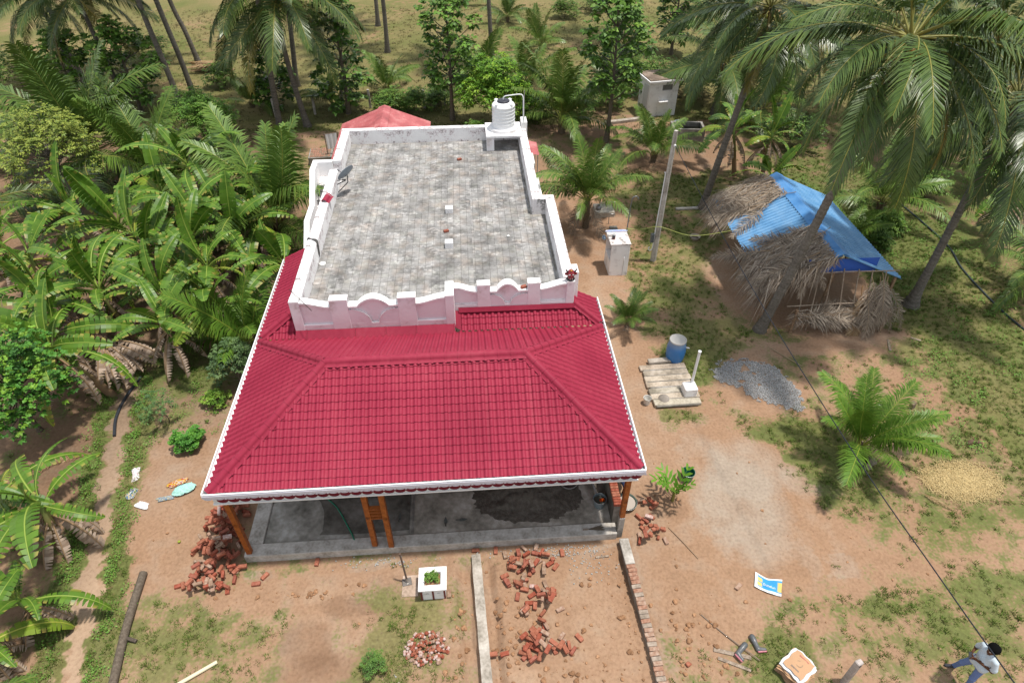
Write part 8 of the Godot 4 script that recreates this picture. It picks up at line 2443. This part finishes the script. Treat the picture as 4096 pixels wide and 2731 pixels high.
	part("socket", mb.mesh(mats.metal), t)
	mb = MB.new()
	mb.tube([Vector3(0, 0.14, -0.01), Vector3(-0.03, 0.7, -0.05), Vector3(-0.06, 1.18, -0.09)], [0.026, 0.025, 0.025], 8, lin(0.14, 0.10, 0.08))
	part("handle", mb.mesh(mats.matte), t)
	# porch: mortar heap, pans, bucket, tools, hose
	mb = MB.new()
	var rows := []
	for i in 31:
		var row := []
		for j in 37:
			var u := float(j) / 36 * 2 - 1
			var v := float(i) / 30 * 2 - 1
			var r := Vector2(u, v).length()
			var nn := bump.get_noise_2d(u * 9.0 + 3.0, v * 9.0) * 0.10 + bump.get_noise_2d(u * 22.0 + 3.0, v * 22.0) * 0.04
			var h := maxf(0.0, 0.36 * exp(-pow((u + 0.05) * 1.9, 2.0) - pow((v + 0.15) * 1.7, 2.0)) + nn * (1.0 - r * r) - 0.02)
			row.append(Vector3(u * 1.55 * (1.0 + nn), h if r < 0.99 else -0.004, v * 0.95 * (1.0 + nn)))
		rows.append(row)
	mb.grid(rows, Color(1.25, 1.25, 1.25), Vector3.UP)
	solo("sand_heap", mb.mesh(mats.dark_earth), "heap of dark wet mortar sand on the porch floor", "sand heap", Vector3(1.25, 0.226, -11.25))
	var pa := bucket("mortar_pan", "round mortar pan half hidden under the eave on the porch floor", "pan", Vector3(2.45, 0.225, -11.5), 0.26, 0.12, lin(0.30, 0.29, 0.26), Basis.IDENTITY, 0.06, lin(0.08, 0.075, 0.07))
	bucket("mortar_pan", "round pan of pale mortar on the ground behind the right porch post", "pan", on(4.02, -10.85), 0.29, 0.13, lin(0.07, 0.10, 0.08), Basis.IDENTITY, 0.09, lin(0.40, 0.35, 0.30))
	bucket("grey_bucket", "grey bucket of cloudy water on the porch floor's right end", "bucket", Vector3(3.20, 0.225, -10.72), 0.185, 0.30, lin(0.16, 0.19, 0.20), Basis.IDENTITY, 0.22, lin(0.07, 0.075, 0.065))
	mb = MB.new()
	mb.lathe([Vector2(0.001, -0.06), Vector2(0.042, -0.06), Vector2(0.05, 0.06), Vector2(0.045, 0.06), Vector2(0.04, -0.05)], 14, lin(0.65, 0.09, 0.01))
	var mug := solo("plastic_mug", mb.mesh(mats.plastic), "orange plastic mug floating in the grey bucket", "mug", Vector3(3.27, 0.475, -10.70))
	mug.rotation = Vector3(0.2, 0.3, 1.2)
	mb = MB.new()
	mb.box(Vector3.ZERO, Vector3(0.055, 0.03, 1.4), lin(0.36, 0.36, 0.36), Basis.IDENTITY, 0.004)
	var se := solo("straightedge", mb.mesh(mats.metal), "aluminium straightedge resting in the grey bucket", "straightedge", Vector3(3.10, 0.47, -11.35))
	se.rotation = Vector3(0.10, 0.10, 0)
	rod("garden_hose", "green garden hose curving across the wet porch floor", "hose", smooth_path([Vector3(-5.0, 0.245, -12.6), Vector3(-4.6, 0.245, -11.7), Vector3(-4.1, 0.245, -11.15), Vector3(-3.78, 0.245, -10.62), Vector3(-3.56, 0.245, -10.22), Vector3(-3.49, 0.275, -10.06)], 0.1), 0.019, lin(0.01, 0.16, 0.09), mats.plastic)
	for s in [[-2.33, -10.72, 1.5, "trowel lying left of the floor groove"], [-1.07, -10.50, 1.6, "pointed trowel lying on the right floor panel"], [-0.60, -10.50, 0.1, "wooden float lying on the right floor panel"]]:
		mb = MB.new()
		var tp := PackedVector2Array([Vector2(-0.09, -0.035), Vector2(0.0, -0.05), Vector2(0.13, 0.0), Vector2(0.0, 0.05), Vector2(-0.09, 0.035)])
		mb.prism(tp, 0.008, lin(0.09, 0.095, 0.09), Transform3D(Basis(Vector3.RIGHT, PI / 2), Vector3(0, 0.012, 0)))
		mb.tube([Vector3(-0.07, 0.02, 0), Vector3(-0.20, 0.05, 0)], [0.012, 0.018], 7, lin(0.06, 0.055, 0.05))
		solo("trowel", mb.mesh(mats.paint), "dark " + s[3], "trowel", Vector3(s[0], 0.226, s[1]), s[2])
	mb = MB.new()
	for k in 30: mb.tube([Vector3(0, 0.015, 0), Vector3(0.45 + rf(-0.05, 0.05), 0.012, -0.09 + 0.006 * k)], [0.004, 0.003], 3, lin(0.15, 0.12, 0.09), false)
	mb.tube([Vector3(-0.10, 0.02, 0), Vector3(0.06, 0.018, 0)], [0.02, 0.024], 7, lin(0.22, 0.18, 0.14))
	solo("stick_broom", mb.mesh(mats.matte), "stick broom lying on the porch kerb near the right post", "broom", Vector3(2.72, 0.257, -9.93), 0.05)

func make_objects() -> void:
	make_house_things()
	make_shed()
	make_yard()
	make_front()
	make_bricks()
	make_people()

# ---------------------------------------------------------------- scene
func _ready() -> void:
	var cam := Camera3D.new()
	cam.name = "camera"
	add_child(cam)
	cam.position = Vector3(0, 15.56, 0)
	cam.rotation_degrees = Vector3(-40.517, -4.07, 0)
	cam.fov = 55.13
	cam.near = 0.05
	cam.far = 900.0
	cam.current = true
	var env := Environment.new()
	env.background_mode = Environment.BG_SKY
	var sky := Sky.new()
	var sm := ProceduralSkyMaterial.new()
	sm.sky_top_color = Color(0.73, 0.76, 0.80)
	sm.sky_horizon_color = Color(0.87, 0.875, 0.88)
	sm.ground_bottom_color = Color(0.30, 0.26, 0.20)
	sm.ground_horizon_color = Color(0.62, 0.62, 0.58)
	sm.sky_curve = 0.18
	sm.energy_multiplier = 1.12
	sky.sky_material = sm
	env.sky = sky
	env.tonemap_mode = Environment.TONE_MAPPER_LINEAR
	env.tonemap_exposure = 1.25
	env.sdfgi_enabled = true
	env.ssao_enabled = true
	env.ssil_enabled = true
	var we := WorldEnvironment.new()
	we.environment = env
	add_child(we)
	var sun := DirectionalLight3D.new()
	sun.name = "sun"
	add_child(sun)
	sun.light_energy = 1.18
	sun.light_color = Color(1.0, 0.975, 0.94)
	sun.light_angular_distance = 3.2
	sun.shadow_enabled = true
	sun.look_at_from_position(Vector3(0.36, 1.49, 0.04) * 40.0, Vector3.ZERO, Vector3(0, 0, -1))
	bump.seed = 5; bump.frequency = 0.35; bump.fractal_octaves = 3
	var t0 := Time.get_ticks_msec()
	make_materials(); make_terrace_mat()
	print("materials ", Time.get_ticks_msec() - t0)
	make_ground()
	print("ground ", Time.get_ticks_msec() - t0)
	make_house()
	print("house ", Time.get_ticks_msec() - t0)
	make_fronds(); make_banana_leaves()
	print("leaves ", Time.get_ticks_msec() - t0)
	make_grove()
	print("grove ", Time.get_ticks_msec() - t0)
	make_objects()
	print("objects ", Time.get_ticks_msec() - t0)
	make_ground_cover()
	print("cover ", Time.get_ticks_msec() - t0)
